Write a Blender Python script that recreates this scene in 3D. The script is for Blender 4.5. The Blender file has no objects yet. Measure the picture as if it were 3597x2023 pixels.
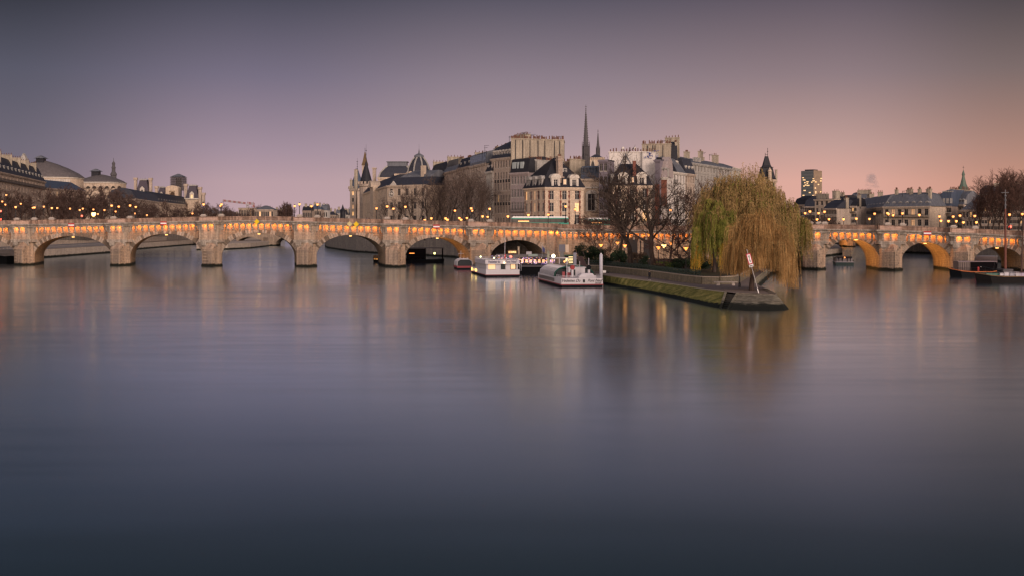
import bpy, math, random
from mathutils import Vector, Matrix
R = math.radians
C = bpy.context.scene.collection
F = 4300.0; CX = 1798.5; HY = 795.0; H = 12.0
# ------------------------------------------------------------------ camera
cam = bpy.data.objects.new('camera', bpy.data.cameras.new('camera')); C.objects.link(cam)
cam.location = (0, 0, H); cam.rotation_euler = (R(90), 0, 0)
cam.data.sensor_fit = 'HORIZONTAL'; cam.data.sensor_width = 36.0
cam.data.lens = 36.0 * F / 3597.0
cam.data.shift_y = -(1011.5 - HY) / 3597.0
cam.data.clip_start = 0.5; cam.data.clip_end = 20000
bpy.context.scene.camera = cam
sc = bpy.context.scene
sc.view_settings.view_transform = 'Standard'; sc.view_settings.look = 'None'
sc.view_settings.exposure = 0.0; sc.view_settings.gamma = 1.0
sc.render.engine = 'CYCLES'
sc.cycles.use_denoising = True
sc.cycles.max_bounces = 4; sc.cycles.diffuse_bounces = 2; sc.cycles.glossy_bounces = 3
sc.cycles.transparent_max_bounces = 6
sc.cycles.sample_clamp_indirect = 3.0
sc.cycles.use_light_tree = True
sc.cycles.filter_width = 1.4

def lin(c):
    return tuple((x/255/12.92) if x/255 <= .04045 else ((x/255+.055)/1.055)**2.4 for x in c)

# ------------------------------------------------------------------ sky
world = bpy.data.worlds.new('World'); sc.world = world; world.use_nodes = True
def build_world():
    nt = world.node_tree; nd = nt.nodes; lk = nt.links
    for n in list(nd): nd.remove(n)
    out = nd.new('ShaderNodeOutputWorld')
    tc = nd.new('ShaderNodeTexCoord'); sp = nd.new('ShaderNodeSeparateXYZ'); lk.new(tc.outputs['Generated'], sp.inputs[0])
    def m(op, a, b=None, clamp=False):
        n = nd.new('ShaderNodeMath'); n.operation = op; n.use_clamp = clamp
        for i, v in enumerate((a, b)):
            if v is None: continue
            if isinstance(v, (int, float)): n.inputs[i].default_value = v
            else: lk.new(v, n.inputs[i])
        return n.outputs[0]
    ymax = m('MAXIMUM', sp.outputs['Y'], 0.05)
    u = m('DIVIDE', sp.outputs['X'], ymax)                    # azimuth
    r = m('SQRT', m('ADD', m('MULTIPLY', sp.outputs['X'], sp.outputs['X']), m('MULTIPLY', sp.outputs['Y'], sp.outputs['Y'])))
    t = m('DIVIDE', m('MAXIMUM', sp.outputs['Z'], 0.0), m('MAXIMUM', r, 0.001))
    rt = m('SQRT', m('MINIMUM', t, 1.0))                      # finer steps near the horizon
    cols = [
        (-.418, [(0,(128,114,128)),(.02,(123,110,125)),(.06,(108,103,119)),(.12,(84,84,102)),(.185,(40,42,56)),(.23,(80,84,106)),(.32,(44,52,68)),(.45,(30,38,52)),(.65,(24,34,44)),(1,(60,66,86))]),
        (-.209, [(0,(198,168,172)),(.035,(184,157,165)),(.06,(162,142,157)),(.12,(116,108,129)),(.185,(68,67,84)),(.23,(88,86,106)),(.32,(62,68,86)),(.45,(36,46,60)),(.65,(26,36,46)),(1,(60,66,86))]),
        (0.0,   [(0,(200,170,168)),(.04,(186,160,163)),(.065,(170,149,157)),(.12,(138,124,137)),(.185,(86,81,97)),(.23,(98,94,112)),(.32,(70,76,94)),(.45,(38,48,62)),(.65,(26,36,46)),(1,(60,66,86))]),
        (.256,  [(0,(228,174,158)),(.035,(220,169,156)),(.065,(190,155,150)),(.12,(140,121,128)),(.185,(90,80,94)),(.23,(96,90,106)),(.32,(66,70,88)),(.45,(36,46,60)),(.65,(26,36,46)),(1,(60,66,86))]),
        (.418,  [(0,(212,156,132)),(.03,(200,147,128)),(.06,(172,133,122)),(.12,(120,103,104)),(.185,(64,58,68)),(.23,(78,72,84)),(.32,(52,56,70)),(.45,(32,40,52)),(.65,(24,34,44)),(1,(60,66,86))]),
    ]
    prev = None; pu = None
    for cu, stops in cols:
        cr = nd.new('ShaderNodeValToRGB'); lk.new(rt, cr.inputs[0]); cr.color_ramp.interpolation = 'LINEAR'
        el = cr.color_ramp.elements
        while len(el) > 1: el.remove(el[-1])
        for i, (p, c) in enumerate(stops):
            e = el[0] if i == 0 else el.new(math.sqrt(p))
            e.position = math.sqrt(p); e.color = lin(c) + (1,)
        if prev is None: prev = cr.outputs[0]
        else:
            mr = nd.new('ShaderNodeMapRange'); mr.interpolation_type = 'SMOOTHSTEP'
            lk.new(u, mr.inputs[0]); mr.inputs[1].default_value = pu; mr.inputs[2].default_value = cu
            mx = nd.new('ShaderNodeMix'); mx.data_type = 'RGBA'
            lk.new(mr.outputs[0], mx.inputs[0]); lk.new(prev, mx.inputs[6]); lk.new(cr.outputs[0], mx.inputs[7])
            prev = mx.outputs[2]
        pu = cu
    # the sunset afterglow stands behind the camera, in the west
    back = nd.new('ShaderNodeValToRGB'); lk.new(rt, back.inputs[0])
    el = back.color_ramp.elements; el[0].position = 0; el[0].color = (2.9, 2.0, 1.5, 1)
    el[1].position = 1; el[1].color = (.14, .14, .2, 1)
    e = el.new(.5); e.color = (2.0, 1.55, 1.35, 1)
    e = el.new(.75); e.color = (.8, .74, .84, 1)
    mr = nd.new('ShaderNodeMapRange'); mr.interpolation_type = 'SMOOTHSTEP'
    lk.new(sp.outputs['Y'], mr.inputs[0]); mr.inputs[1].default_value = .35; mr.inputs[2].default_value = -.45
    mx = nd.new('ShaderNodeMix'); mx.data_type = 'RGBA'
    lk.new(mr.outputs[0], mx.inputs[0]); lk.new(prev, mx.inputs[6]); lk.new(back.outputs[0], mx.inputs[7])
    bg = nd.new('ShaderNodeBackground'); lk.new(mx.outputs[2], bg.inputs[0]); bg.inputs[1].default_value = 1.0
    # low-sun physical sky adds its faint blue dome
    sky = nd.new('ShaderNodeTexSky'); sky.sky_type = 'NISHITA'; sky.sun_disc = False
    sky.sun_elevation = R(1.0); sky.sun_rotation = R(200)
    b2 = nd.new('ShaderNodeBackground'); lk.new(sky.outputs[0], b2.inputs[0]); b2.inputs[1].default_value = .01
    ad = nd.new('ShaderNodeAddShader'); lk.new(bg.outputs[0], ad.inputs[0]); lk.new(b2.outputs[0], ad.inputs[1])
    lk.new(ad.outputs[0], out.inputs[0])
build_world()
# ------------------------------------------------------------------ afterglow sun (soft, behind and right of the camera)
sd = bpy.data.lights.new('sun', 'SUN'); sd.energy = 1.9; sd.angle = R(18); sd.color = (1, .75, .6)
so = bpy.data.objects.new('sun', sd); C.objects.link(so)
so.rotation_euler = Vector((-.6, 1, -.42)).to_track_quat('-Z', 'Y').to_euler()

# ------------------------------------------------------------------ helpers
def W(px, py, D): return Vector(((px-CX)/F*D, D, H-(py-HY)/F*D))
def G(px, py, z=0.0):
    D = F*(H-z)/(py-HY); return Vector(((px-CX)/F*D, D, z))
def X(px, D): return (px-CX)/F*D
def Z(py, D): return H-(py-HY)/F*D

class MB:
    def __init__(s): s.v=[]; s.f=[]; s.m=[]
    def face(s, pts, m=0):
        n=len(s.v); s.v += [tuple(p) for p in pts]; s.f.append(tuple(range(n,n+len(pts)))); s.m.append(m)
    def box(s, x0,x1,y0,y1,z0,z1,m=0):
        n=len(s.v); s.v += [(x0,y0,z0),(x1,y0,z0),(x1,y1,z0),(x0,y1,z0),(x0,y0,z1),(x1,y0,z1),(x1,y1,z1),(x0,y1,z1)]
        for q in ((0,3,2,1),(4,5,6,7),(0,1,5,4),(1,2,6,5),(2,3,7,6),(3,0,4,7)): s.f.append(tuple(n+i for i in q)); s.m.append(m)
    def loft(s, rings, m=0, cap0=True, cap1=True, close=True):
        n=len(s.v); k=len(rings[0])
        for r in rings: s.v += [tuple(p) for p in r]
        for i in range(len(rings)-1):
            for j in range(k if close else k-1):
                a=n+i*k+j; b=n+i*k+(j+1)%k; s.f.append((a,b,b+k,a+k)); s.m.append(m)
        if cap0: s.f.append(tuple(n+j for j in reversed(range(k)))); s.m.append(m)
        if cap1: s.f.append(tuple(n+(len(rings)-1)*k+j for j in range(k))); s.m.append(m)
    def prism(s, poly, z0, z1, m=0):
        s.loft([[(x,y,z0) for x,y in poly],[(x,y,z1) for x,y in poly]], m)
    def frust(s, r0, z0, r1, z1, m=0):   # rects (x0,x1,y0,y1)
        q=lambda r,z:[(r[0],r[2],z),(r[1],r[2],z),(r[1],r[3],z),(r[0],r[3],z)]
        s.loft([q(r0,z0),q(r1,z1)], m)
    def tube(s, pts, rad, n=5, m=0, caps=True):
        rings=[]; pts=[Vector(p) for p in pts]
        if not isinstance(rad,(list,tuple)): rad=[rad]*len(pts)
        for i,p in enumerate(pts):
            d=(pts[min(i+1,len(pts)-1)]-pts[max(i-1,0)])
            if d.length<1e-6: d=Vector((0,0,1))
            d.normalize(); a=d.orthogonal().normalized() if abs(d.z)<.99 else Vector((1,0,0))
            if abs(d.z)<.99: a=d.cross(Vector((0,0,1))).normalized()
            b=d.cross(a)
            rings.append([p+(a*math.cos(2*math.pi*j/n)+b*math.sin(2*math.pi*j/n))*rad[i] for j in range(n)])
        s.loft(rings,m,caps,caps)
    def lathe(s, prof, c=(0,0), n=16, m=0, rot=0, sy=1):
        rings=[[(c[0]+r*math.cos(rot+2*math.pi*j/n), c[1]+sy*r*math.sin(rot+2*math.pi*j/n), z) for j in range(n)] for r,z in prof]
        s.loft(rings,m)
    def ball(s, c, r, n=8, m=0, sz=1):
        s.lathe([(max(r*math.sin(math.pi*i/n),.001), c[2]-sz*r*math.cos(math.pi*i/n)) for i in range(n+1)], (c[0],c[1]), max(6,n), m)
    def mesh(s, name, mats, smooth=False):
        me=bpy.data.meshes.new(name); me.from_pydata(s.v,[],s.f)
        for mt in (mats if isinstance(mats,(list,tuple)) else [mats]): me.materials.append(mt)
        if len(me.materials)>1: me.polygons.foreach_set('material_index', s.m)
        if smooth: me.polygons.foreach_set('use_smooth',[True]*len(me.polygons))
        me.update(); return me
    def build(s, name, mats, parent=None, smooth=False, loc=None, **kw):
        if not isinstance(smooth,bool): loc,smooth=smooth,False
        return link(name, s.mesh(name,mats,smooth), parent, loc, **kw)
def link(name, data, parent=None, loc=None, rz=0, label=None, cat=None, group=None, kind=None, scale=None):
    o=bpy.data.objects.new(name,data); C.objects.link(o)
    if parent is not None: o.parent=parent
    if loc is not None: o.location=loc
    if rz: o.rotation_euler=(0,0,rz)
    if scale: o.scale=scale
    tag(o,label,cat,group,kind); return o
def tag(o,label=None,cat=None,group=None,kind=None):
    if label: o['label']=label
    if cat: o['category']=cat
    if group: o['group']=group
    if kind: o['kind']=kind
    return o
def thing(name,label,cat,loc=(0,0,0),rz=0,group=None):
    return link(name,None,None,loc,rz,label,cat,group)
def dup(o, loc=None, rz=None, label=None, group=None, scale=None, parent=None):
    c=o.copy(); C.objects.link(c)
    if parent is not None: c.parent=parent
    if loc is not None: c.location=loc
    if rz is not None: c.rotation_euler=(0,0,rz)
    if scale is not None: c.scale=scale
    if label: c['label']=label
    if group: c['group']=group
    for ch in o.children: dup(ch,parent=c)
    return c
ORD=['first','second','third','fourth','fifth','sixth','seventh','eighth','ninth','tenth','eleventh','twelfth','thirteenth','fourteenth','fifteenth','sixteenth','seventeenth','eighteenth','nineteenth','twentieth']

# ------------------------------------------------------------------ materials
class NT:
    def __init__(s,name):
        s.mat=bpy.data.materials.new(name); s.mat.use_nodes=True
        s.t=s.mat.node_tree; s.b=s.t.nodes['Principled BSDF']; s.out=s.t.nodes['Material Output']
        s._pos=None
    def n(s,typ,**kw):
        x=s.t.nodes.new(typ)
        for k,v in kw.items(): setattr(x,k,v)
        return x
    def l(s,a,b): s.t.links.new(a,b)
    def tc(s): 
        if not s._pos: s._pos=s.n('ShaderNodeTexCoord').outputs['Object']
        return s._pos
    def noise(s,scale,vec=None,detail=4,rough=.6,stretch=None):
        x=s.n('ShaderNodeTexNoise'); x.inputs['Scale'].default_value=scale; x.inputs['Detail'].default_value=detail; x.inputs['Roughness'].default_value=rough
        v=vec or s.tc()
        if stretch:
            mp=s.n('ShaderNodeMapping'); mp.inputs['Scale'].default_value=stretch; s.l(v,mp.inputs[0]); v=mp.outputs[0]
        s.l(v,x.inputs['Vector']); return x.outputs['Fac']
    def ramp(s,fac,stops):
        r=s.n('ShaderNodeValToRGB'); s.l(fac,r.inputs[0]); el=r.color_ramp.elements
        el[0].position=stops[0][0]; el[0].color=tuple(stops[0][1])+(1,); el[1].position=stops[-1][0]; el[1].color=tuple(stops[-1][1])+(1,)
        for p,c in stops[1:-1]: e=el.new(p); e.color=tuple(c)+(1,)
        return r.outputs[0]
    def mix(s,fac,a,b,mode='MIX'):
        x=s.n('ShaderNodeMix',data_type='RGBA',blend_type=mode)
        for i,v in ((0,fac),(6,a),(7,b)):
            if isinstance(v,(int,float)): x.inputs[i].default_value=v
            elif isinstance(v,(tuple,list)): x.inputs[i].default_value=tuple(v)+(1,)
            else: s.l(v,x.inputs[i])
        return x.outputs[2]
    def col(s,c):
        if isinstance(c,(tuple,list)): s.b.inputs['Base Color'].default_value=tuple(c)+(1,)
        else: s.l(c,s.b.inputs['Base Color'])
    def set(s,rough=.8,spec=.3,metal=0):
        s.b.inputs['Roughness'].default_value=rough; s.b.inputs['Specular IOR Level'].default_value=spec; s.b.inputs['Metallic'].default_value=metal
    def bump(s,h,dist=.05,strength=.5):
        b=s.n('ShaderNodeBump'); b.inputs['Strength'].default_value=strength; b.inputs['Distance'].default_value=dist
        s.l(h,b.inputs['Height']); s.l(b.outputs[0],s.b.inputs['Normal'])
    def math(s,op,a,b=0,clamp=False):
        x=s.n('ShaderNodeMath',operation=op,use_clamp=clamp)
        for i,v in ((0,a),(1,b)):
            if isinstance(v,(int,float)): x.inputs[i].default_value=v
            else: s.l(v,x.inputs[i])
        return x.outputs[0]
def mul(c,k): return tuple(x*k for x in c)
def stone(name,c,var=.25,courses=None,algae=False,streak=0,rough=.85,dirt=.5):
    n=NT(name); sp=n.n('ShaderNodeSeparateXYZ'); n.l(n.tc(),sp.inputs[0])
    a=n.noise(.35,detail=6); b=n.noise(2.3,detail=5,rough=.7)
    col=n.mix(a,mul(c,1-var),mul(c,1+var))
    dark=n.ramp(b,[(.42,mul(c,1-dirt)),(.6,mul(c,1.05))])
    col=n.mix(.4,col,dark)
    if streak:
        st=n.noise(1.1,stretch=(1.0,1.0,.09),detail=5)
        sf=n.ramp(st,[(.45,(1-streak,)*3),(.62,(1,1,1))]); col=n.mix(1.0,col,sf,'MULTIPLY')
    if courses:
        cw,chh=courses
        cb=n.n('ShaderNodeCombineXYZ'); n.l(n.math('ADD',sp.outputs[0],sp.outputs[1]),cb.inputs[0]); n.l(sp.outputs[2],cb.inputs[1])
        br=n.n('ShaderNodeTexBrick'); n.l(cb.outputs[0],br.inputs['Vector']); br.inputs['Scale'].default_value=1
        br.inputs['Brick Width'].default_value=cw; br.inputs['Row Height'].default_value=chh; br.inputs['Mortar Size'].default_value=chh*.07
        br.inputs['Color1'].default_value=(1.08,1.05,1,1); br.inputs['Color2'].default_value=(.8,.8,.84,1); br.inputs['Mortar'].default_value=(.45,.42,.4,1)
        col=n.mix(.75,col,br.outputs['Color'],'MULTIPLY')
    if algae:
        nz=n.noise(.8,detail=4); zz=n.math('ADD',sp.outputs[2],n.math('MULTIPLY',nz,-1.1))
        f=n.ramp(zz,[(0.0,(1,1,1)),(.12,(.9,.9,.9)),(.35,(0,0,0))])
        col=n.mix(f,col,(.012,.014,.01))
    n.col(col); n.set(rough,.2); n.bump(b,.06,.6); return n.mat
def plain(name,c,rough=.6,spec=.4,metal=0,var=.12,scale=1.5):
    n=NT(name); a=n.noise(scale,detail=4); n.col(n.mix(a,mul(c,1-var),mul(c,1+var))); n.set(rough,spec,metal); return n.mat
def emit(name,c,s):
    n=NT(name); n.col((.8,.6,.4)); n.b.inputs['Emission Color'].default_value=tuple(c)+(1,); n.b.inputs['Emission Strength'].default_value=s; return n.mat
def leafmat(name,c1,c2,c3,scale=.6):
    n=NT(name); a=n.noise(scale,detail=3); b=n.noise(9,detail=2)
    col=n.ramp(a,[(.3,c1),(.5,c2),(.68,c3)]); col=n.mix(n.ramp(b,[(.35,(.55,.55,.55)),(.65,(1.3,1.3,1.3))]),(0,0,0),col); n.col(col); n.set(.7,.2); return n.mat
def barkmat(name,c):
    n=NT(name); b=n.noise(3,stretch=(1,1,.3)); n.col(n.ramp(b,[(.35,mul(c,.6)),(.65,mul(c,1.35))])); n.set(.9,.1); return n.mat

S_BR=stone('bridge_stone',(.46,.34,.235),.26,(1.3,.46),algae=True,streak=.32,dirt=.65)
S_PIER=stone('pier_stone',(.50,.39,.295),.26,(1.2,.45),algae=True,streak=.32,dirt=.6)
S_VOUS=stone('voussoir_stone',(.46,.375,.30),.3,None,algae=False,streak=.2)
S_VOUS2=stone('voussoir_stone_dark',(.17,.135,.105),.3,None)
S_SOF=stone('vault_stone',(.36,.28,.2),.25,(1.2,.5),algae=True,streak=.3)
S_PAR=stone('parapet_stone',(.46,.31,.235),.3,(1.6,.5),streak=.5,dirt=.75)
S_PARB=stone('bastion_parapet_stone',(.56,.39,.31),.15,(1.8,.6),streak=.15)
S_COR=stone('cornice_stone',(.43,.37,.31),.2,None,streak=.4)
S_CAP=stone('pale_stone',(.40,.35,.31),.12)
M_FLOOR=plain('paving',(.12,.11,.1),.9)
BRONZE=plain('dark_iron',(.018,.016,.018),.5,.4,.3)
LAMP=emit('lamp_glow',(1,.27,.03),2.3)
LAMP2=emit('lamp_glow_far',(1,.25,.025),2.0)
LAMPW=emit('lamp_glow_bright',(1,.55,.2),4.0)
REDL=emit('red_light',(1,.02,.01),4.0)
GLASS=NT('window_glass'); GLASS.col(GLASS.mix(GLASS.noise(.4),(.010,.010,.014),(.03,.028,.032))); GLASS.set(.3,.2); GLASS=GLASS.mat
GLASSL=emit('lit_window',(1,.5,.14),.75)
GLASSL2=emit('dim_lit_window',(.9,.4,.13),.35)
FRAME=plain('window_frame',(.5,.47,.43),.6)
FRAMED=plain('window_frame_dim',(.22,.19,.17),.6)
# ------------------------------------------------------------------ water
def build_water():
    n=NT('river_water')
    a=n.noise(1.0,stretch=(.10,.30,1),detail=4,rough=.5)
    c=n.noise(1.0,stretch=(.05,.35,1),detail=5,rough=.65)
    b=n.noise(1.0,stretch=(.012,.03,1),detail=3)
    h=n.math('ADD',a,n.math('MULTIPLY',b,2.2))
    bp=n.n('ShaderNodeBump'); bp.inputs['Strength'].default_value=.05; bp.inputs['Distance'].default_value=.05; n.l(h,bp.inputs['Height'])
    # dark teal body under a strongly reflecting, time-smoothed surface
    n.t.nodes.remove(n.b)
    d=n.n('ShaderNodeBsdfDiffuse'); d.inputs[0].default_value=WBODY+(1,)
    g=n.n('ShaderNodeBsdfAnisotropic') if False else n.n('ShaderNodeBsdfGlossy'); g.distribution='MULTI_GGX'; g.inputs['Color'].default_value=WGLOSS+(1,)
    n.l(n.ramp(n.math('ADD',n.math('MULTIPLY',b,.45),n.math('MULTIPLY',c,.55)),[(.38,(WR[0],)*3),(.66,(WR[1],)*3)]),g.inputs['Roughness']); n.l(bp.outputs[0],g.inputs['Normal'])
    lw=n.n('ShaderNodeLayerWeight'); lw.inputs['Blend'].default_value=.5
    f=n.ramp(lw.outputs['Facing'],[(p,(v,)*3) for p,v in WF])
    mx=n.n('ShaderNodeMixShader'); n.l(f,mx.inputs[0]); n.l(d.outputs[0],mx.inputs[1]); n.l(g.outputs[0],mx.inputs[2]); n.l(mx.outputs[0],n.out.inputs[0])
    m=MB(); m.face([(-4000,-60,0),(4000,-60,0),(4000,6000,0),(-4000,6000,0)])
    m.build('river',n.mat,kind='structure')
WBODY=(.018,.036,.045); WGLOSS=(.85,.95,1.0); WR=(.12,.215); WF=[(0,.03),(.6,.06),(.71,.08),(.765,.28),(.81,.66),(.86,.97),(.9,1.0)]
build_water()

# ------------------------------------------------------------------ bridge
class Arm:
    def __init__(s,pA,DA,pB,DB,skew,T):
        s.A=Vector((X(pA,DA),DA)); B=Vector((X(pB,DB),DB)); s.e=(B-s.A).normalized(); s.n=Vector((s.e.y,-s.e.x))
        s.mm=(B.y-s.A.y)/(B.x-s.A.x); s.y0=s.A.y-s.mm*s.A.x; s.d=Vector((skew,1)).normalized()
        s.T=[(s.s(p),Z(y,s.D(p))) for p,y in T]
    def D(s,px): return s.y0/(1-s.mm*(px-CX)/F)
    def s(s,px):
        D=s.D(px); return (Vector((X(px,D),D))-s.A).dot(s.e)
    def px(s,t):
        p=s.A+s.e*t; return p.x/p.y*F+CX
    def top(s,t):
        T=s.T
        if t<=T[0][0]: return T[0][1]
        for (a,za),(b,zb) in zip(T,T[1:]):
            if t<=b: return za+(zb-za)*(t-a)/(b-a)
        return T[-1][1]
    def P(s,t,o,z): # o outward towards camera
        p=s.A+s.e*t+s.n*o; return (p.x,p.y,z)
    def S(s,t,dep,z): # skewed depth
        p=s.A+s.e*t+s.d*dep; return (p.x,p.y,z)
def miter(path):
    out=[]
    for i,(a,b) in enumerate(path):
        ns=[]
        for j in (i-1,i):
            if 0<=j<len(path)-1:
                d=Vector((path[j+1][0]-path[j][0],path[j+1][1]-path[j][1])).normalized(); ns.append(Vector((-d.y,d.x)))
        m=sum(ns,Vector((0,0))).normalized(); k=1/max(.5,m.dot(ns[0])); out.append(m*k)
    return out
def subdiv(path,step=6):
    o=[]
    for (a,b),(c,d) in zip(path,path[1:]):
        n=max(1,int(abs(c-a)/step)); o+= [(a+(c-a)*i/n,b+(d-b)*i/n) for i in range(n)]
    return o+[path[-1]]
def sweep(arm,path,prof,mb,m=0):
    path=subdiv(path); mi=miter(path)
    mb.loft([[arm.P(t+v.x*o,u+v.y*o,arm.top(t)+dz) for o,dz in prof] for (t,u),v in zip(path,mi)],m)
CORBEL=None
def corbel_mesh():
    m=MB(); pr=[(-.1,0),(.85,0),(.85,-.32),(.7,-.5),(.66,-.95),(.5,-1.15),(.46,-1.5),(.3,-1.72),(-.1,-1.72)]
    m.loft([[(-.27,-o,z) for o,z in pr],[(.27,-o,z) for o,z in pr]]); m.box(-.33,.33,-.95,.1,.0,.12)
    return m.mesh('corbel',S_COR)
LIGHT_DATA={}
def niche_light(arm,t,u,rz,parent,e=58,key='n'):
    if key not in LIGHT_DATA:
        l=bpy.data.lights.new('niche_light','AREA'); l.shape='RECTANGLE'; l.size=.9; l.size_y=.18; l.energy=e; l.color=(1,.27,.03); LIGHT_DATA[key]=l
    o=bpy.data.objects.new('niche_light',LIGHT_DATA[key]); C.objects.link(o); o.parent=parent
    o.location=arm.P(t,u,arm.top(t)-2.5); o.rotation_euler=Matrix.Rotation(rz,3,'Z').to_quaternion().to_euler()
    o.rotation_euler=(Matrix.Rotation(rz,4,'Z')@Matrix.Rotation(R(50),4,'X')).to_euler()
def arm_top(arm,path,parent,spacing,skip=()):
    global CORBEL
    if CORBEL is None: CORBEL=corbel_mesh()
    c=MB(); sweep(arm,path,[(-.2,-2.38),(.35,-2.38),(.55,-2.1),(.6,-1.85),(.95,-1.6),(1.0,-1.32),(.9,-1.22),(-.2,-1.22)],c); c.build('cornice',S_COR,parent)
    c=MB()
    sweep(arm,path,[(-.25,-1.24),(.28,-1.24),(.28,-.22),(.38,-.2),(.38,0),(-.35,0),(-.35,-.2),(-.25,-.22)],c); c.build('parapet',S_PAR,parent)
    base=math.atan2(arm.e.y,arm.e.x)
    for (a,b),(c2,d) in zip(path,path[1:]):
        L=math.hypot(c2-a,d-b); dx,dy=(c2-a)/L,(d-b)/L; ang=base-math.atan2(dy,dx)
        n=max(1,round(L/spacing)); 
        if L<4: n=1
        front=abs(dy)<.01
        st=L/n
        for i in range(n):
            q=(i+.5)*st
            if L<8 and front and L>4: q=(i+.5)*st
            t,u=a+dx*q,b+dy*q
            if any(x0<arm.px(t)<x1 for x0,x1 in skip): continue
            if front or True:
                o=link('corbel',CORBEL,parent,arm.P(t,u,arm.top(t)-2.38),ang)
            if n>1 and i<n-1:
                q2=q+st/2; t2,u2=a+dx*q2,b+dy*q2
                niche_light(arm,t2-dy*.72,u2+dx*.72,ang,parent)
        if front:
            for q2 in (0.12,L-.12):
                if L>8: niche_light(arm,a+dx*(q2 if q2>1 else .5)-dy*.72,b+.72,ang,parent)
def build_arm(arm,root,piers,arches,s0,s1,spacing,depth=20,zs=2.5,lamps=()):
    # piers: centre s ; arches: (sa,sb,crown z)
    def arch(t):
        for a,b,zc,_ in arches:
            if a<t<b:
                k=(t-(a+b)/2)/((b-a)/2); return zs+(zc-zs)*math.sqrt(max(0,1-k*k))
        return None
    ss=set([s0,s1])
    for a,b,zc,_ in arches:
        for i in range(41):
            k=math.cos(math.pi*i/40); ss.add((a+b)/2+k*(b-a)/2)
    ss=sorted(t for t in ss if s0<=t<=s1)
    fr=MB(); fb=MB()
    for a,b in zip(ss,ss[1:]):
        mid=arch((a+b)/2)
        if mid is None: z0=z1=-2
        else:
            z0=arch(a+1e-6 if arch(a) is None else a) or zs; z1=arch(b-1e-6 if arch(b) is None else b) or zs
        ta,tb=arm.top(a)-2.3,arm.top(b)-2.3
        fr.face([arm.S(a,0,z0),arm.S(b,0,z1),arm.S(b,0,tb),arm.S(a,0,ta)])
        fb.face([arm.S(b,depth,z1),arm.S(a,depth,z0),arm.S(a,depth,ta+1),arm.S(b,depth,tb+1)])
    fr.build('spandrel_wall',S_BR,root); fb.build('rear_wall',S_BR,root)
    for a,b,zc,_ in arches:
        v=MB(); rings=[]
        prof=[(a,-2),(a,zs)]+[((a+b)/2-math.cos(math.pi*i/36)*(b-a)/2, zs+(zc-zs)*math.sin(math.pi*i/36)) for i in range(1,36)]+[(b,zs),(b,-2)]
        for k in range(5): rings.append([arm.S(t,depth*k/4,z) for t,z in prof])
        v.loft(rings,0,False,False,close=False); v.build('vault',S_SOF,root)
        # voussoirs
        rg=MB(); rnd=random.Random(int(a*10)); cx=(a+b)/2; ra=(b-a)/2; rb=zc-zs; N=44
        for i in range(N):
            th0=math.pi*(i+.1)/N; th1=math.pi*(i+.9)/N; t=1.25+.45*rnd.random()
            if i%2: t*=.86
            q=[]
            for th,tt in ((th0,0),(th1,0),(th1,t),(th0,t)):
                x,z=-math.cos(th)*ra,math.sin(th)*rb; nx,nz=-math.cos(th)/ra,math.sin(th)/rb; l=math.hypot(nx,nz)
                q.append((cx+x+nx/l*tt, zs+z+nz/l*tt))
            if max(z for _,z in q)>arm.top(cx)-4.15: q=[(x,min(z,arm.top(cx)-4.15)) for x,z in q]
            pr=.12+.12*rnd.random()
            rg.loft([[arm.P(x,-.25,z) for x,z in q],[arm.P(x,pr,z) for x,z in q]],1 if rnd.random()<.38 else 0)
        rg.build('arch_ring',[S_VOUS,S_VOUS2],root)
    # deck
    d=MB(); pts=[s0+(s1-s0)*i/30 for i in range(31)]
    for a,b in zip(pts,pts[1:]): d.face([arm.S(a,0,arm.top(a)-1.3),arm.S(b,0,arm.top(b)-1.3),arm.S(b,depth,arm.top(b)-1.3),arm.S(a,depth,arm.top(a)-1.3)])
    d.build('road_deck',M_FLOOR,root)
    d=MB()
    for a,b in zip(pts,pts[1:]):
        d.loft([[arm.S(t,depth-.5,arm.top(t)-1.4),arm.S(t,depth,arm.top(t)-1.4),arm.S(t,depth,arm.top(t)-.2),arm.S(t,depth-.5,arm.top(t)-.2)] for t in (a,b)])
    d.build('far_parapet',S_PAR,root)
    path=[(s0,0)]
    hw=3.0; bo=2.6; co=5.6
    for c in piers:
        path+=[(c-hw-.9,0),(c-hw,bo),(c+hw,bo),(c+hw+.9,0)]
        # bastion
        zt=lambda t:arm.top(t)-2.3
        zb=7.6
        b=MB(); pl=[(c-hw-.9,-.3),(c-hw-.9,0.0),(c-hw,bo),(c+hw,bo),(c+hw+.9,0.0),(c+hw+.9,-.3)]
        b.loft([[arm.P(t,u,zb) for t,u in pl],[arm.P(t,u,zt(t)) for t,u in pl]])
        g=lambda k:[(c-hw-.9-k,-.3),(c-hw-.9-k,0.0),(c-hw-k*.7,bo+k),(c+hw+k*.7,bo+k),(c+hw+.9+k,0.0),(c+hw+.9+k,-.3)]
        o=b.build('bastion',S_PIER,root)
        mo=MB()
        for k,z0,z1 in ((.28,zb-.05,zb+.35),(.14,zb-.5,zb-.05)):
            mo.loft([[arm.P(t,u,z0) for t,u in g(k)],[arm.P(t,u,z1) for t,u in g(k)]])
        mo.build('moulding',S_COR,root)
        # cutwater (tip aligned with the river, so it leans with the skew)
        def TP(o): p=arm.A+arm.e*c-arm.d*o; return p
        cw=MB(); w=3.0
        def ring(z,o,w=w,flat=.0):
            L=arm.P(c-w,-.3,z); Rr=arm.P(c+w,-.3,z); L1=arm.P(c-w,.5,z); R1=arm.P(c+w,.5,z)
            p=TP(o); q=(p.x,p.y,z); 
            l2=arm.P(c-w*.78,min(2.1,o*.5),z); r2=arm.P(c+w*.78,min(2.1,o*.5),z)
            return [L,L1,l2,q,r2,R1,Rr]
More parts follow.
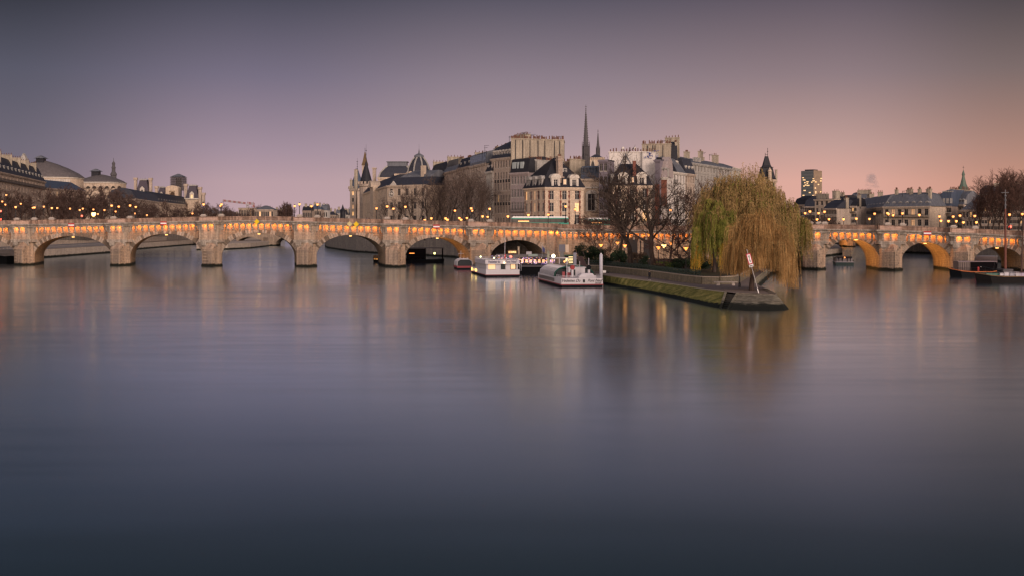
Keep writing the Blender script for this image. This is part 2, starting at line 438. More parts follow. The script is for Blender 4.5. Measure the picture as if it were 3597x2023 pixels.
        cw.loft([ring(-2,co+.35,w+.25),ring(.55,co+.3,w+.2)]); cw.loft([ring(.55,co,w),ring(5.0,co-.1,w),ring(7.1,3.1,w)])
        cw.build('cutwater',S_PIER,root)
        for sgn in (-1,1):
            ca=MB()
            ca.loft([[arm.P(c+sgn*1.7-.9,bo-.5,z),arm.P(c+sgn*1.7+.9,bo-.5,z),arm.P(c+sgn*1.7+.9-k,bo+.1-k,z),arm.P(c+sgn*1.7-.9+k,bo+.1-k,z)] for z,k in ((5.9,.5),(6.3,.15),(7.1,0))])
            ca.build('console',S_COR,root)
        for (dx,z) in ((-.2,5.6),(.9,4.2),(-.6,2.0),(.7,1.6)):
            for sgn in (1,):
                f=.5+.25*dx; p=Vector(arm.P(c+w*.78,2.1,z)); q=TP(co); pp=p.lerp(Vector((q.x,q.y,z)),max(.15,min(.8,f)))
                rr=MB(); rr.tube([pp+Vector((.16*math.cos(a)*1,-.12,.16*math.sin(a))) for a in [i*math.pi/4 for i in range(9)]],.035,4)
                rr.build('mooring_ring',BRONZE,root)
        # parapet facing on bastion
        pb=MB(); sweep(arm,[(c-hw+.2,bo),(c+hw-.2,bo)],[(.26,-1.2),(.34,-1.2),(.34,-.25),(.26,-.25)],pb); pb.build('parapet_panel',S_PARB,root)
    path.append((s1,0))
    arm_top(arm,path,root,spacing)
    # vault lamps
    for i,(a,b,zc,lp) in enumerate(arches):
        if not lp: continue
        side,en,dx=lp
        t=(a+b)/2+dx; 
        m=MB(); p=arm.S(t,1.0,zc-.35); m.box(-.35,.35,-.2,.2,-.12,.12); m.build('arch_lamp',emit('arch_lamp_glow',(1,.45,.1),3),root,loc=p)
        l=bpy.data.lights.new('arch_light','SPOT'); l.energy=en; l.color=(1,.41,.10); l.spot_size=R(150); l.spot_blend=.8; l.shadow_soft_size=.25
        for dep in (3.0,11.0):
            o=bpy.data.objects.new('arch_light',l); C.objects.link(o); o.parent=root; o.location=arm.S(t-side*1.5,dep,zc-1.2)
            o.rotation_euler=Vector((side*1.0,.25,-.55)).to_track_quat('-Z','Y').to_euler()

TL=[(-600,795),(0,776),(200,773),(400,770),(640,764),(780,761.5),(900,760.5),(1000,762),(1100,765),(1250,769),(1450,774),(1650,779.5),(1850,784),(1960,786)]
LA=Arm(0,376,1960,352,-.2206,TL)
def build_long():
    root=thing('stone_bridge','long pale stone arch bridge with lit corbels spanning the river left of the island','bridge',(LA.P(LA.s(900),0,0)))
    root.location=(0,0,0)
    pc=[-243,88,425,745,1077,1389,1688]
    w=2.85; s=[LA.s(p) for p in pc]
    crown=[834,830,822,819,826,834]
    lamp=[None,(-1,1300,0),(-1,900,0),(1,60,0),(1,60,0),(1,2600,0)]
    arches=[]
    for i in range(6):
        a,b=s[i]+w,s[i+1]-w; pm=LA.px((a+b)/2); arches.append((a,b,Z(crown[i],LA.D(pm)),lamp[i]))
    a,b=s[6]+w,LA.s(1918); arches.append((a,b,Z(844,LA.D(1820)),None))
    build_arm(LA,root,s[1:],arches,s[0]+w-.01,LA.s(1962),2.02)
    # closing pilaster at island end
    m=MB(); a,b=LA.s(1920),LA.s(1962)
    m.loft([[LA.P(a,-.3,z),LA.P(b,-.3,z),LA.P(b,.45,z),LA.P(a,.45,z)] for z in (-1,Z(815,352))]); m.build('pilaster',S_PIER,root)
    return root
LONG=build_long()
TS=[(2700,786),(2850,789),(3050,791.5),(3139,793),(3300,800),(3450,805.5),(3597,813),(3900,823)]
SA=Arm(2700,341,3650,322,.086,TS)
def build_short():
    root=thing('stone_bridge','shorter stone arch bridge at right with orange lit vaults and pointed piers','bridge')
    pc=[2605,2860,3128,3380,3635]; s=[SA.s(p) for p in pc]; w=2.7
    crown=[838,839,852,868]; lamp=[(1,3600,0),(1,3600,1.2),(1,3600,0),(1,300,0)]
    arches=[]
    for i in range(4):
        a,b=s[i]+w,s[i+1]-w; pm=SA.px((a+b)/2); arches.append((a,b,Z(crown[i],SA.D(pm)),lamp[i]))
    build_arm(SA,root,s[1:],arches,s[0]+w,SA.s(3800),1.85,depth=19,zs=1.8)
    return root
SHORT=build_short()
TT=[(1960,788),(2100,792),(2400,795),(2860,789)]
TA=Arm(1960,350,2860,339,0,TT)
def build_terrace():
    root=thing('retaining_wall','tall stone terrace wall with lit corbels standing behind the island garden','wall')
    m=MB(); a,b=TA.s(1960),TA.s(2765)
    m.loft([[TA.P(a,-20,z),TA.P(b,-20,z),TA.P(b,0,z),TA.P(a,0,z)] for z in (-1,TA.top(TA.s(2400))-2.3)]); m.build('wall',S_BR,root)
    m=MB()
    for px in (2228,2272):
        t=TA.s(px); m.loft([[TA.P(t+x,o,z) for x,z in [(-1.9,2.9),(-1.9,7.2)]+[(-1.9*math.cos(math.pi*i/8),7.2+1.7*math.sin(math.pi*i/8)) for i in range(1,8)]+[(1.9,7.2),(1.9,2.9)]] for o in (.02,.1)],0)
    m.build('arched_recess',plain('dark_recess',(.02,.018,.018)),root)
    m=MB()
    for px in (2228,2272):
        t=TA.s(px)
        for i in range(11):
            th=math.pi*i/11; th1=math.pi*(i+.85)/11
            m.loft([[TA.P(t-2.6*math.cos(q)*k,o,7.2+2.4*math.sin(q)*k) for q,k in ((th,.78),(th1,.78),(th1,1),(th,1))] for o in (-.1,.22)])
        for sx in (-2.25,2.25): m.loft([[TA.P(t+sx+x,o,z) for x,o in ((-.35,-.1),(.35,-.1),(.35,.2),(-.35,.2))] for z in (2.9,7.2)])
    m.build('recess_surround',S_PIER,root)
    arm_top(TA,[(a,0),(b,0)],root,1.72)
    return root
build_terrace()
# ------------------------------------------------------------------ land
S_QUAY=stone('quay_stone',(.34,.30,.26),.25,(1.4,.5),algae=True,streak=.3)
S_QUAYL=stone('low_quay_stone',(.62,.52,.43),.2,(1.4,.4),algae=True,streak=.2)
EARTH=plain('earth_ground',(.09,.075,.06),.95,scale=.3)
def land(name,poly,z,mat,z0=-2):
    m=MB(); m.prism([(p[0],p[1]) for p in poly],z0,z,0); return m.build(name,mat,kind='structure')
nb=[G(-300,945),G(-50,922),G(183,905.5),G(388,889.5),G(490,877),G(640,864),G(700,860)]
land('quay_ground',nb+[Vector((-190,1600,0)),Vector((-4000,1600,0)),Vector((-4000,260,0))],3.2,S_QUAYL)
def back(p,k): return Vector((p.x-k,p.y+2,0))
land('street_ground',[back(p,14) for p in nb]+[Vector((-210,1600,0)),Vector((-4000,1590,0)),Vector((-4000,275,0))],9.0,S_QUAY)
land('low_quay',[G(690,880),G(800,878),G(880,874),G(945,866),G(935,856),G(690,856)],3.0,S_QUAYL)
isl_n=[G(1141,866),G(1150,872),G(1180,877),G(1250,887),G(1330,892),G(1460,897),G(1600,906),Vector((X(1700,372),376,0))]
land('island_ground',isl_n+[Vector((X(1840,372),372,0)),Vector((X(1935,371),371,0)),Vector((X(2835,362),362,0)),G(2880,905),Vector((X(2800,640),640,0)),Vector((X(2500,1000),1000,0)),Vector((X(1350,1000),1000,0))],9.6,S_QUAY)
land('quay_wedge',[G(2870,906),G(2959,895),G(2938,877),G(2860,872)],2.6,S_QUAYL)
land('south_street_ground',[G(3130,888),G(3390,897),G(3430,912),Vector((X(3700,338),338,0)),Vector((3000,320,0)),Vector((3000,1800,0)),Vector((X(3080,900),1800,0)),Vector((X(3080,700),700,0))],8.6,S_QUAY)
land('far_ground',[Vector((-4000,1500,0)),Vector((4000,1500,0)),Vector((4000,5800,0)),Vector((-4000,5800,0))],6.0,EARTH)
# quay railings / dark balustrade under the left arches
def quay_details():
    root=thing('quay_balustrade','grey ribbed balustrade along the lower left bank path seen under the bridge','balustrade')
    m=MB(); pts=[back(p,3.0) for p in nb[1:5]]
    for a,b in zip(pts,pts[1:]):
        L=(b-a).length; n=int(L/1.2); d=(b-a)/n
        for i in range(n):
            p=a+d*i; m.box(p.x-.12,p.x+.12,p.y-.12,p.y+.12,3.2,4.5)
        m.tube([(a.x,a.y,4.6),(b.x,b.y,4.6)],.16,4); m.tube([(a.x,a.y,3.7),(b.x,b.y,3.7)],.1,4)
    m.build('railing',plain('grey_metal',(.16,.16,.18)),root)
    m=MB()
    pts=[back(p,10) for p in nb[1:6]]
    for i,(a,b) in enumerate(zip(pts,pts[1:])):
        m.loft([[(p.x,p.y,z0),(p.x-.6,p.y,z0),(p.x-.6,p.y,z1),(p.x,p.y,z1)] for p,z0,z1 in ((a,3.2,5.4+(i%2)*1.5),(b,3.2,6.9-(i%2)*1.5))])
    m.build('ramp_wall',S_QUAYL,root)
quay_details()

# ------------------------------------------------------------------ buildings
ST_A=stone('facade_stone_warm',(.67,.545,.42),.15,(.9,.42),streak=.15)
ST_B=stone('facade_stone_grey',(.56,.465,.385),.18,(.9,.42),streak=.2)
ST_C=stone('facade_stone_pale',(.62,.57,.5),.1,None,streak=.15)
ST_D=stone('facade_stone_dim',(.45,.36,.295),.2,(.9,.42),streak=.2)
ST_W=stone('white_render',(.66,.62,.58),.08,None,streak=.2)
ST_G=stone('grey_render',(.43,.41,.38),.1,None,streak=.3)
ST_P=stone('party_wall_render',(.43,.37,.29),.16,None,streak=.3)
ST_L=stone('lilac_render',(.40,.34,.33),.1,None,streak=.15)
ST_V=plain('violet_render',(.16,.14,.165),.8)
BRICK=stone('red_brick',(.2,.08,.06),.2,(.22,.075))
SLATE=stone('slate_roof',(.045,.05,.068),.2,(.5,.3),rough=.55,dirt=.3)
SLATED=stone('dark_slate_roof',(.025,.026,.034),.2,(.5,.3),rough=.5,dirt=.3)
ZINC=stone('zinc_roof',(.15,.16,.185),.15,None,streak=.25,rough=.5,dirt=.3)
ZINCB=stone('blue_zinc_roof',(.075,.10,.15),.15,None,streak=.25,rough=.45,dirt=.3)
THEA=stone('lead_roof',(.15,.135,.135),.15,None,streak=.2,rough=.5,dirt=.3)
POT=plain('terracotta_pot',(.13,.06,.04),.8,var=.5,scale=.6)
GOLD=plain('gilded_metal',(.11,.07,.03),.6,.4,.2,.7)
REDP=stone('dull_brick_wall',(.24,.10,.07),.25,(.22,.075))
_W={}
def win_mesh(w,h,style,lit):
    k=(round(w,2),round(h,2),style,lit)
    if k in _W: return _W[k]
    m=MB(); f=.07 if style!='big' else .14
    m.face([(-w/2,.06,0),(w/2,.06,0),(w/2,.06,h),(-w/2,.06,h)],1)
    for x0,x1,z0,z1 in ((-w/2,-w/2+f,0,h),(w/2-f,w/2,0,h),(-w/2+f,w/2-f,0,f),(-w/2+f,w/2-f,h-f,h),(-.04,.04,f,h-f)): m.box(x0,x1,-.03,.05,z0,z1,0)
    if style!='slim': m.box(-w/2+f,w/2-f,-.025,.04,h*.68,h*.68+.06,0)
    m.box(-w/2-.1,w/2+.1,-.34,-.02,-.12,0,2)
    g={0:GLASS,1:GLASSL,2:GLASSL2}[lit]
    _W[k]=m.mesh('window',[FRAME if style in('plain','big') else FRAMED,g,ST_C]); return _W[k]
def panel(mb,P0,U,N,width,z0,z1,ops,rec=.28,m=0):
    # wall with real openings; ops=(u0,u1,za,zb)
    us=sorted({0,width}|{o[0] for o in ops}|{o[1] for o in ops}); zs=sorted({z0,z1}|{o[2] for o in ops}|{o[3] for o in ops})
    cells=set()
    iu={u:i for i,u in enumerate(us)}; iz={z:i for i,z in enumerate(zs)}
    for o in ops:
        for i in range(iu[o[0]],iu[o[1]]):
            for j in range(iz[o[2]],iz[o[3]]): cells.add((i,j))
    pt=lambda u,d,z:(P0[0]+U[0]*u-N[0]*d,P0[1]+U[1]*u-N[1]*d,z)
    for j in range(len(zs)-1):
        i=0
        while i<len(us)-1:
            if (i,j) in cells: i+=1; continue
            k=i
            while k<len(us)-1 and (k,j) not in cells: k+=1
            mb.face([pt(us[i],0,zs[j]),pt(us[k],0,zs[j]),pt(us[k],0,zs[j+1]),pt(us[i],0,zs[j+1])],m); i=k
    for a,b,c,d in ops:
        mb.face([pt(a,0,c),pt(a,rec,c),pt(a,rec,d),pt(a,0,d)],m); mb.face([pt(b,rec,c),pt(b,0,c),pt(b,0,d),pt(b,rec,d)],m)
        mb.face([pt(a,0,d),pt(a,rec,d),pt(b,rec,d),pt(b,0,d)],m); mb.face([pt(a,rec,c),pt(a,0,c),pt(b,0,c),pt(b,rec,c)],m)
BR=random.Random(5)
def house(name,label,px0,D0,px1,D1,ye,depth=14,floors=6,bays=6,wall=None,roof='mansard',rm=None,h1=4,run1=1.6,h2=1.5,
          left=0,right=0,dorm=0,chim=(),zb=8.0,ww=1.1,fh=None,wh=.58,balc=(),lit=.04,style='plain',cat='building',group=None,sidein=0,top=None,pil=0,rowh=None,cornice=True,sill=True,dstyle='sq',dh=1.5,refp='l',bal2=None,dlit=0):
    wall=wall or ST_B; rm=rm or SLATE
    A=Vector((X(px0,D0),D0,0)); B=Vector((X(px1,D1),D1,0)); L=(B-A).length; ang=math.atan2(B.y-A.y,B.x-A.x)
    ze=Z(ye,D0 if refp=='l' else D1)
    root=thing(name,label,cat,(A.x,A.y,zb),ang,group)
    he=ze-zb; fh=fh or he/max(floors,1)
    def mkops(width,nb):
        ops=[]
        if nb<=0: return ops
        for f in range(floors):
            z1=he-f*fh-fh*.22; z0=z1-fh*wh
            if z0<.3: break
            for b in range(nb):
                uc=(b+.5)*width/nb; ops.append((round(uc-ww/2,4),round(uc+ww/2,4),round(z0,4),round(z1,4),f))
        return ops
    w=MB(); sides=[((0,0),(1,0),(0,-1),L,bays),((L,0),(0,1),(1,0),depth,right),((0,depth),(0,-1),(-1,0),depth,left),((L,depth),(-1,0),(0,1),L,0)]
    for P0,U,N,wd,nb in sides:
        ops=mkops(wd,nb); panel(w,P0,U,N,wd,0,he,[o[:4] for o in ops])
        for a,b,c,d,f in ops:
            r=BR.random(); lt=1 if r<lit else 2 if r<lit*2 else 0
            u=(a+b)/2; rz=math.atan2(U[1],U[0])
            link('window',win_mesh(b-a,d-c,style,lt),root,(P0[0]+U[0]*u-N[0]*.24,P0[1]+U[1]*u-N[1]*.24,c),rz)
    if pil:
        for i in range(pil+1):
            u=L*i/pil; w.box(max(0,u-.25),min(L,u+.25),-.18,.0,0,he-.6)
    w.build('wall',wall,root)
    if cornice:
        c=MB(); c.box(-.35,L+.35,-.55,.0,he-.25,he+.2); c.box(-.2,L+.2,-.35,.0,he-.6,he-.25)
        for f in (rowh or range(1,floors)): c.box(0,L,-.12,0,he-f*fh-.1,he-f*fh+.12)
        if left: c.box(-.5,0,0,depth,he-.3,he+.2); c.box(-.12,0,0,depth,he-fh-.1,he-fh+.1)
        if right: c.box(L,L+.5,0,depth,he-.3,he+.2)
        c.build('cornice',ST_C if wall in (ST_W,ST_C) else wall,root)
    for f in balc:
        b=MB(); z=he-f*fh+.12
        b.box(.3,L-.3,-.75,-.05,z-.14,z); 
        n=int(L/.35)
        for i in range(n+1): b.box(.3+i*(L-.6)/n-.02,.3+i*(L-.6)/n+.02,-.75,-.71,z,z+.95)
        b.box(.3,L-.3,-.77,-.7,z+.92,z+1.0); b.build('balcony',BRONZE,root)
    r=MB(); sl=sidein
    if roof=='flat':
        r.box(-.1,L+.1,-.1,depth+.1,he,he+.35)
    elif roof=='mansard':
        q=lambda i,j,z:[(i,j,z),(L-i,j,z),(L-i,depth-j,z),(i,depth-j,z)]
        r.loft([q(-.15 if sl else 0,-.3,he+.2),q(sl*run1,run1,he+h1),q(sl*run1+sl*1.5,depth*.45,he+h1+h2)])
    elif roof=='hip':
        i=min(L,depth)*.45
        r.loft([[(-.4,-.4,he+.1),(L+.4,-.4,he+.1),(L+.4,depth+.4,he+.1),(-.4,depth+.4,he+.1)],[(i,i,he+h1),(L-i,i,he+h1),(L-i,depth-i+.01,he+h1),(i,depth-i+.01,he+h1)]])
    elif roof=='gable':
        r.loft([[(0,-.3,he),(0,depth+.3,he),(0,depth/2,he+h1)],[(L,-.3,he),(L,depth+.3,he),(L,depth/2,he+h1)]])
    if r.v: r.build('roof',rm,root)
    for i in range(dorm):
        u=(i+.5)*L/dorm; y=run1*.18 if roof=='mansard' else .4; z=he+.45
        d=MB(); dw=.75; top=z+dh
        d.box(u-dw,u-.5,y,y+1.6,z,top); d.box(u+.5,u+dw,y,y+1.6,z,top); d.box(u-.5,u+.5,y,y+1.6,z-.1,z+.15); d.box(u-.5,u+.5,y,y+1.6,top-.15,top)
        if dstyle=='arch': d.loft([[(u+(dw+.15)*math.cos(a),yy,top+.55*math.sin(a)) for a in [math.pi*k/6 for k in range(7)]] for yy in (y-.15,y+1.6)])
        else: d.loft([[(u-dw-.1,yy,top),(u+dw+.1,yy,top),(u,yy,top+.5)] for yy in (y-.1,y+1.7)])
        do=d.build('dormer',ST_C if dstyle=='arch' else ST_G,root)
        link('window',win_mesh(1.0,dh-.2,style,1 if BR.random()<dlit else 0),do,(u,y+.15,z+.1))
    for (u,v,cw,cd,ch,np_) in chim:
        c=MB(); z=he+h1*.3; u0=u*L
        zt=he+ch; c.box(u0-cw/2,u0+cw/2,v-cd/2,v+cd/2,min(he,z),zt); c.box(u0-cw/2-.12,u0+cw/2+.12,v-cd/2-.12,v+cd/2+.12,zt,zt+.25)
        for i in range(np_):
            x,y=(u0-cw/2+.3+i*(cw-.6)/max(1,np_-1),v) if cw>=cd else (u0,v-cd/2+.3+i*(cd-.6)/max(1,np_-1))
            if np_==1: x=u0
            c.lathe([(.16,zt+.25),(.13,zt+.8+.35*BR.random())],(x,y),6,1)
        c.build('chimney',[ST_P if wall not in (ST_W,) else ST_G,POT],root)
    return root,L,he
def antenna(px,D,y0,y1,label):
    o=W(px,y0,D); h=(y0-y1)*D/F; m=MB(); m.tube([(0,0,-.5),(0,0,h)],.06,4)
    for i,z in enumerate((h*.95,h*.75)):
        m.tube([(-.2,0,z),(1.5-i*.5,.2,z+.2)],.045,4)
        for k in range(4): m.box(.1+k*.33-.02,.1+k*.33+.02,-.3,.3,z,z+.04)
    m.build('antenna',BRONZE,None,o,label=label,cat='antenna',group='rooftop antennas')

# --- island: row along the north quay, right to left
def rowD(px): 
    k=(px-1505)/(1730-1505); return 1/((1-k)/545+k/416)
rows=[(1505,1556,636,'dark mansard apartment house with slanting attic windows next to the domed courthouse',dict(floors=6,bays=6,wall=ST_D,h1=7,run1=2.5,h2=1,dorm=4,chim=((.02,5,.8,6,8.2,5),(.98,5,.8,6,8.5,5)),rm=SLATED)),
 (1556,1608,611,'brown apartment house topped by a long pale chimney wall behind bare trees',dict(floors=7,bays=7,wall=ST_D,h1=2.5,h2=.8,rm=ZINC,chim=((.3,6,9,1,5.6,12),(.8,6,7,1,5.2,10)))),
 (1608,1652,596,'narrow brown house with a dark square attic beside the pale chimney wall',dict(floors=7,bays=5,wall=ST_D,h1=4,h2=.5,rm=SLATED,dorm=3,chim=((.95,5,1,6,5,5),))),
 (1652,1707,588,'apartment house with a wide glazed attic and antennas on its roof',dict(floors=8,bays=6,wall=ST_B,h1=4.2,run1=.5,h2=1.5,rm=ZINC,chim=((.3,8,4,1,6.3,6),(.85,8,3,1,6.5,5)))),
 (1707,1729,608,'narrow pale house with two arched dormers squeezed against the tall block',dict(floors=8,bays=3,wall=ST_C,h1=5,run1=2,h2=.8,rm=SLATED,dorm=2,dstyle='arch',chim=((.6,5,2.4,5,8.5,4),)))]
for a,b,ye,lab,kw in rows:
    rt,L,he=house('apartment_building',lab,a,rowD(a),b,rowD(b),ye,style='dim',lit=.02,**kw)
    if b==1707:
        g=MB()
        for i in range(8): g.box(.4+i*(L-.8)/8,.4+(i+1)*(L-.8)/8-.15,-.1,.1,he+.8,he+3.6)
        g.build('attic_glazing',plain('blue_glass',(.12,.15,.2),.2,.6),rt)
rt,L,he=house('apartment_building','tall narrow seven storey block with a stepped cornice standing left of the blank party wall',1727,418,1794,405,562,depth=16,floors=7,bays=7,wall=ST_B,h1=3.9,run1=1.5,h2=2.6,rm=SLATE,dorm=6,dstyle='arch',dh=2,
      ww=.85,wh=.6,lit=.03,style='dim',chim=((.35,9,9,2,8.2,9),),rowh=(1,2,3,4,5,6))
m=MB()
for f in (2,4,6):
    for b in range(7):
        u=(b+.5)*L/7; z=he-f*he/7-.15; m.box(u-.5,u+.5,-.14,-.02,z-.35,z+.65)
m.build('railing_panel',BRONZE,rt)
# blank party wall
def party(label,px0,D0,px1,D1,y0,y1,yb,depth,mat,flues,pots,name='party_wall_building',zb=8.0):
    A=Vector((X(px0,D0),D0,0)); B=Vector((X(px1,D1),D1,0)); L=(B-A).length; ang=math.atan2(B.y-A.y,B.x-A.x)
    z0,z1=Z(y0,D0)-zb,Z(y1,D1)-zb
    root=thing(name,label,'building',(A.x,A.y,zb),ang)
    m=MB(); m.loft([[(0,0,0),(L,0,0),(L,depth,0),(0,depth,0)],[(0,0,z0),(L,0,z1),(L,depth,z1),(0,depth,z0)]]); m.build('wall',mat,root)
    m=MB()
    for u in flues:
        x=u*L; zt=z0+(z1-z0)*u; m.tube([(x,-.12,zt-.3),(x,-.12,zt-11),(x-.9,-.12,zt-13.5),(x-.9,-.12,2)],.13,5)
    if flues: m.build('downpipe',plain('old_lead_pipe',(.05,.045,.045),.7),root)
    m=MB(); m.loft([[(-.15,-.2,z0),(L+.15,-.2,z1),(L+.15,depth,z1),(-.15,depth,z0)],[(-.15,-.2,z0+.3),(L+.15,-.2,z1+.3),(L+.15,depth,z1+.3),(-.15,depth,z0+.3)]]); m.build('coping',mat,root)
    m=MB()
    for i in range(pots):
        u=(i+.3+.4*BR.random())/pots; x=u*L; z=z0+(z1-z0)*u; 
        if BR.random()<.2: continue
        m.lathe([(.2,z+.25),(.15,z+.95+.7*BR.random())],(x,.5),6)
    if pots: m.build('chimney_pots',POT,root)
    return root,L,z0
rt,L,z0=party('huge blank ochre party wall with dark flues and a row of chimney pots on top',1795,402,1981,401,489,495,600,13,ST_P,(.085,.22,.36,.51,.64,.82,.92),46)
m=MB()
for i,(a,b) in enumerate(((.0,.085),(.22,.36),(.51,.64),(.82,.87))):
    m.box(a*L+.25,b*L-.25,-.07,.0,z0-14,z0-1.2+.2*i)
m.build('chimney_breast',ST_P,rt)
rt,L,z0=party('pale grey rendered gable wall below the big ochre party wall',1857,396,1977,395,563,571,700,11,ST_G,(.22,),26)
m=MB(); m.box(-.05,.35,-.1,0,z0-6,z0-1); 
party('square ochre chimney wall rising right of the steep dark corner roof',2001,402,2041,401,561,564,700,6,ST_P,(),10)
party('long pale rendered wall with chimney pots behind the corner house',1972,408,2004,407,570,571,700,5,ST_D,(),9)
rt,L,he=house('apartment_building','house with a dark attic storey and arcade of white windows under the party wall',1794,401,1856,394,611,depth=12,floors=5,bays=6,wall=ST_L,h1=4.6,run1=.7,h2=.8,rm=SLATED,ww=1.0,wh=.62,lit=.02,balc=(3,),chim=())
m=MB()
for i in (0,1,2.3,3.9,4.7): m.box(.8+i*1.05,1.6+i*1.05,.0,.35,he+1.2,he+3.6)
m.build('attic_window',plain('pale_blinds',(.35,.4,.4),.5),rt)
# --- corner house of the square (brick and stone)
def square_house(name,label,px0,D0,px1,D1,ye,depth,left,peak,h1,cut,lamp):
    rt,L,he=house(name,label,px0,D0,px1,D1,ye,depth=depth,floors=3,fh=3.75,bays=3,wall=ST_A,roof='none',left=left,ww=1.55,wh=.74,lit=lamp,style='plain',zb=8.6,cat='house',rowh=(1,2))
    w=MB(); i=.36*L
    w.loft([[(-.5,-.5,he+.15),(L+.5,-.5,he+.15),(L+.5,depth+.4,he+.15),(-.5,depth+.4,he+.15)],[(.8,1.5,he+3.5),(L-.8,1.5,he+3.5),(L-.8,depth-1,he+3.5),(.8,depth-1,he+3.5)],[(L*peak-cut,i,he+h1),(L*peak+cut,i,he+h1),(L*peak+cut,depth-i*.8,he+h1*.8),(L*peak-cut,depth-i*.8,he+h1*.8)]])
    w.build('roof',SLATED,rt)
    for k,u in enumerate((.27,.75)):
        d=MB(); x=u*L; z=he+.2; d.box(x-1.45,x-.75,-.2,1.9,z,z+2.9); d.box(x+.75,x+1.45,-.2,1.9,z,z+2.9); d.box(x-.75,x+.75,-.2,1.9,z+2.5,z+2.9)
        d.loft([[(x+1.75*math.cos(a),y,z+2.9+1.35*math.sin(a)) for a in [math.pi*q/8 for q in range(9)]] for y in (-.45,1.9)])
        do=d.build('dormer',ST_C,rt); link('window',win_mesh(1.5,2.5,'big',0),do,(x,.05,z))
    d=MB(); x=L*.51; z=he+.2; d.box(x-.9,x-.55,-.1,1.7,z,z+2.6); d.box(x+.55,x+.9,-.1,1.7,z,z+2.6); d.box(x-.9,x+.9,-.15,1.8,z+2.6,z+2.95); do=d.build('dormer',SLATED,rt); link('window',win_mesh(1.1,2.6,'big',2),do,(x,.05,z))
    for k in range(3):
        d=MB(); y=depth*(.2+.3*k); z=he+.2; d.box(-.2,1.6,y-1.3,y-.7,z,z+2.6); d.box(-.2,1.6,y+.7,y+1.3,z,z+2.6)
        d.loft([[(xx,y+1.6*math.cos(a),z+2.6+1.2*math.sin(a)) for a in [math.pi*q/8 for q in range(9)]] for xx in (-.4,1.7)])
        do=d.build('dormer',ST_G,rt); link('window',win_mesh(1.3,2.4,'big',0),do,(.0,y,z),-math.pi/2)
    q=MB(); rq=random.Random(3)
    for u in (.10,.40,.62,.90):
        for i in range(int((he-1)/.42)):
            wd=.62 if i%4<2 else .34
            q.box(u*L-wd/2,u*L+wd/2,-.045,-.0,.5+i*.42,.5+i*.42+.4)
    for u in (.02,.32,.62,.95):
        for i in range(int((he-1)/.42)):
            wd=.62 if i%4<2 else .34
            q.box(-.045,0,u*depth+.2-wd/2,u*depth+.2+wd/2,.5+i*.42,.5+i*.42+.4)
    q.build('brick_quoins',BRICK,rt)
    return rt,L,he
rt,L,he=square_house('corner_house','brick and stone corner house with steep dark slate roof and arched dormers',1915,379,2050,384,661,16.5,5,.42,9.6,.6,.1)
c=MB(); c.box(L*.355,L*.355+1.5,.4,2.2,he,he+9.6); c.box(L*.355-.2,L*.355+1.7,.2,2.4,he+8.6,he+9.0); c.box(L*.355-.15,L*.355+1.65,.25,2.35,he+9.6,he+10.0); c.box(L*.355+1.5,L*.355+2.1,.5,1.8,he,he+3.6)
for i in range(3): c.lathe([(.2,he+10),(.15,he+10.6)],(L*.355+.4+i*.4,1.3),6,1)
c.build('chimney',[ST_D,POT],rt)
d=MB(); d.box(L*.44,L*.66,2.4,3.2,he+3.6,he+6.6); do=d.build('attic_dormer',SLATED,rt); 
for u in (.50,.60): link('window',win_mesh(1.2,2.4,'big',2),do,(L*u,2.36,he+3.9))
rt,L,he=square_house('corner_house','twin brick and stone house with dark roof standing behind the tall bare trees',2152,385,2288,385,655,15,4,.45,7.2,2.5,.05)
c=MB(); c.box(L*.53,L*.53+1.0,.6,1.8,he+2,he+8.0); c.build('chimney',BRICK,rt)
# --- between the twin houses
rt,L,he=house('pavilion','stone pavilion with ribbed blue metal roof and one tall arched window',2041,398,2104,396,632,depth=14,floors=0,bays=0,wall=ST_A,h1=4.3,run1=.9,h2=.4,rm=ZINCB,cornice=True,fh=6)
o=link('window',win_mesh(2.6,5.6,'big',0),rt,(L*.58,-.12,he-10.2)); 
m=MB(); m.loft([[(L*.58+1.75*math.cos(a),y,he-4.6+1.1*math.sin(a)) for a in [math.pi*q/8 for q in range(9)]] for y in (-.3,0)]); m.box(L*.58-1.8,L*.58-1.35,-.25,0,he-10.4,he-4.6); m.box(L*.58+1.35,L*.58+1.8,-.25,0,he-10.4,he-4.6); m.box(-.1,L+.1,-.4,0,he-2.9,he-2.4); m.build('window_surround',ST_C,rt)
m=MB()
for i in range(13): m.box(i*L/12-.06,i*L/12+.06,.0,.9,he+.5,he+4.0)
m.build('roof_seam',ZINC,rt)
house('apartment_building','narrow slate coloured slab house between the pavilion and the white gables',2104,392,2135,391,566,depth=8,floors=6,bays=2,wall=ST_V,roof='flat',style='dim',lit=0)
rt,L,z0=party('broad white rendered gable wall with aerials behind the twin house',2139,404,2256,403,537,536,700,10,ST_W,(.5,),12)
m=MB(); m.loft([[(L*.08,-.25,z0-9.5),(L*.08,.1,z0-9.5),(L*.5,.1,z0-1),(L*.5,-.25,z0-1)],[(L*.08,-.25,z0-9),(L*.08,.1,z0-9),(L*.5,.1,z0-.5),(L*.5,-.25,z0-.5)]]); m.loft([[(L*.5,-.25,z0-1),(L*.5,.1,z0-1),(L*.96,.1,z0-9.5),(L*.96,-.25,z0-9.5)],[(L*.5,-.25,z0-.5),(L*.5,.1,z0-.5),(L*.96,.1,z0-9),(L*.96,-.25,z0-9)]]); m.build('gable_coping',ZINC,rt)
m=MB(); 
for u,r_ in ((.42,.55),(.78,.5)): m.lathe([(.05,z0+.3),(.05,z0+.9)],(u*L,1),5); m.ball((u*L,.8,z0+1.4),r_,6)
m.build('satellite_dish',ST_W,rt)
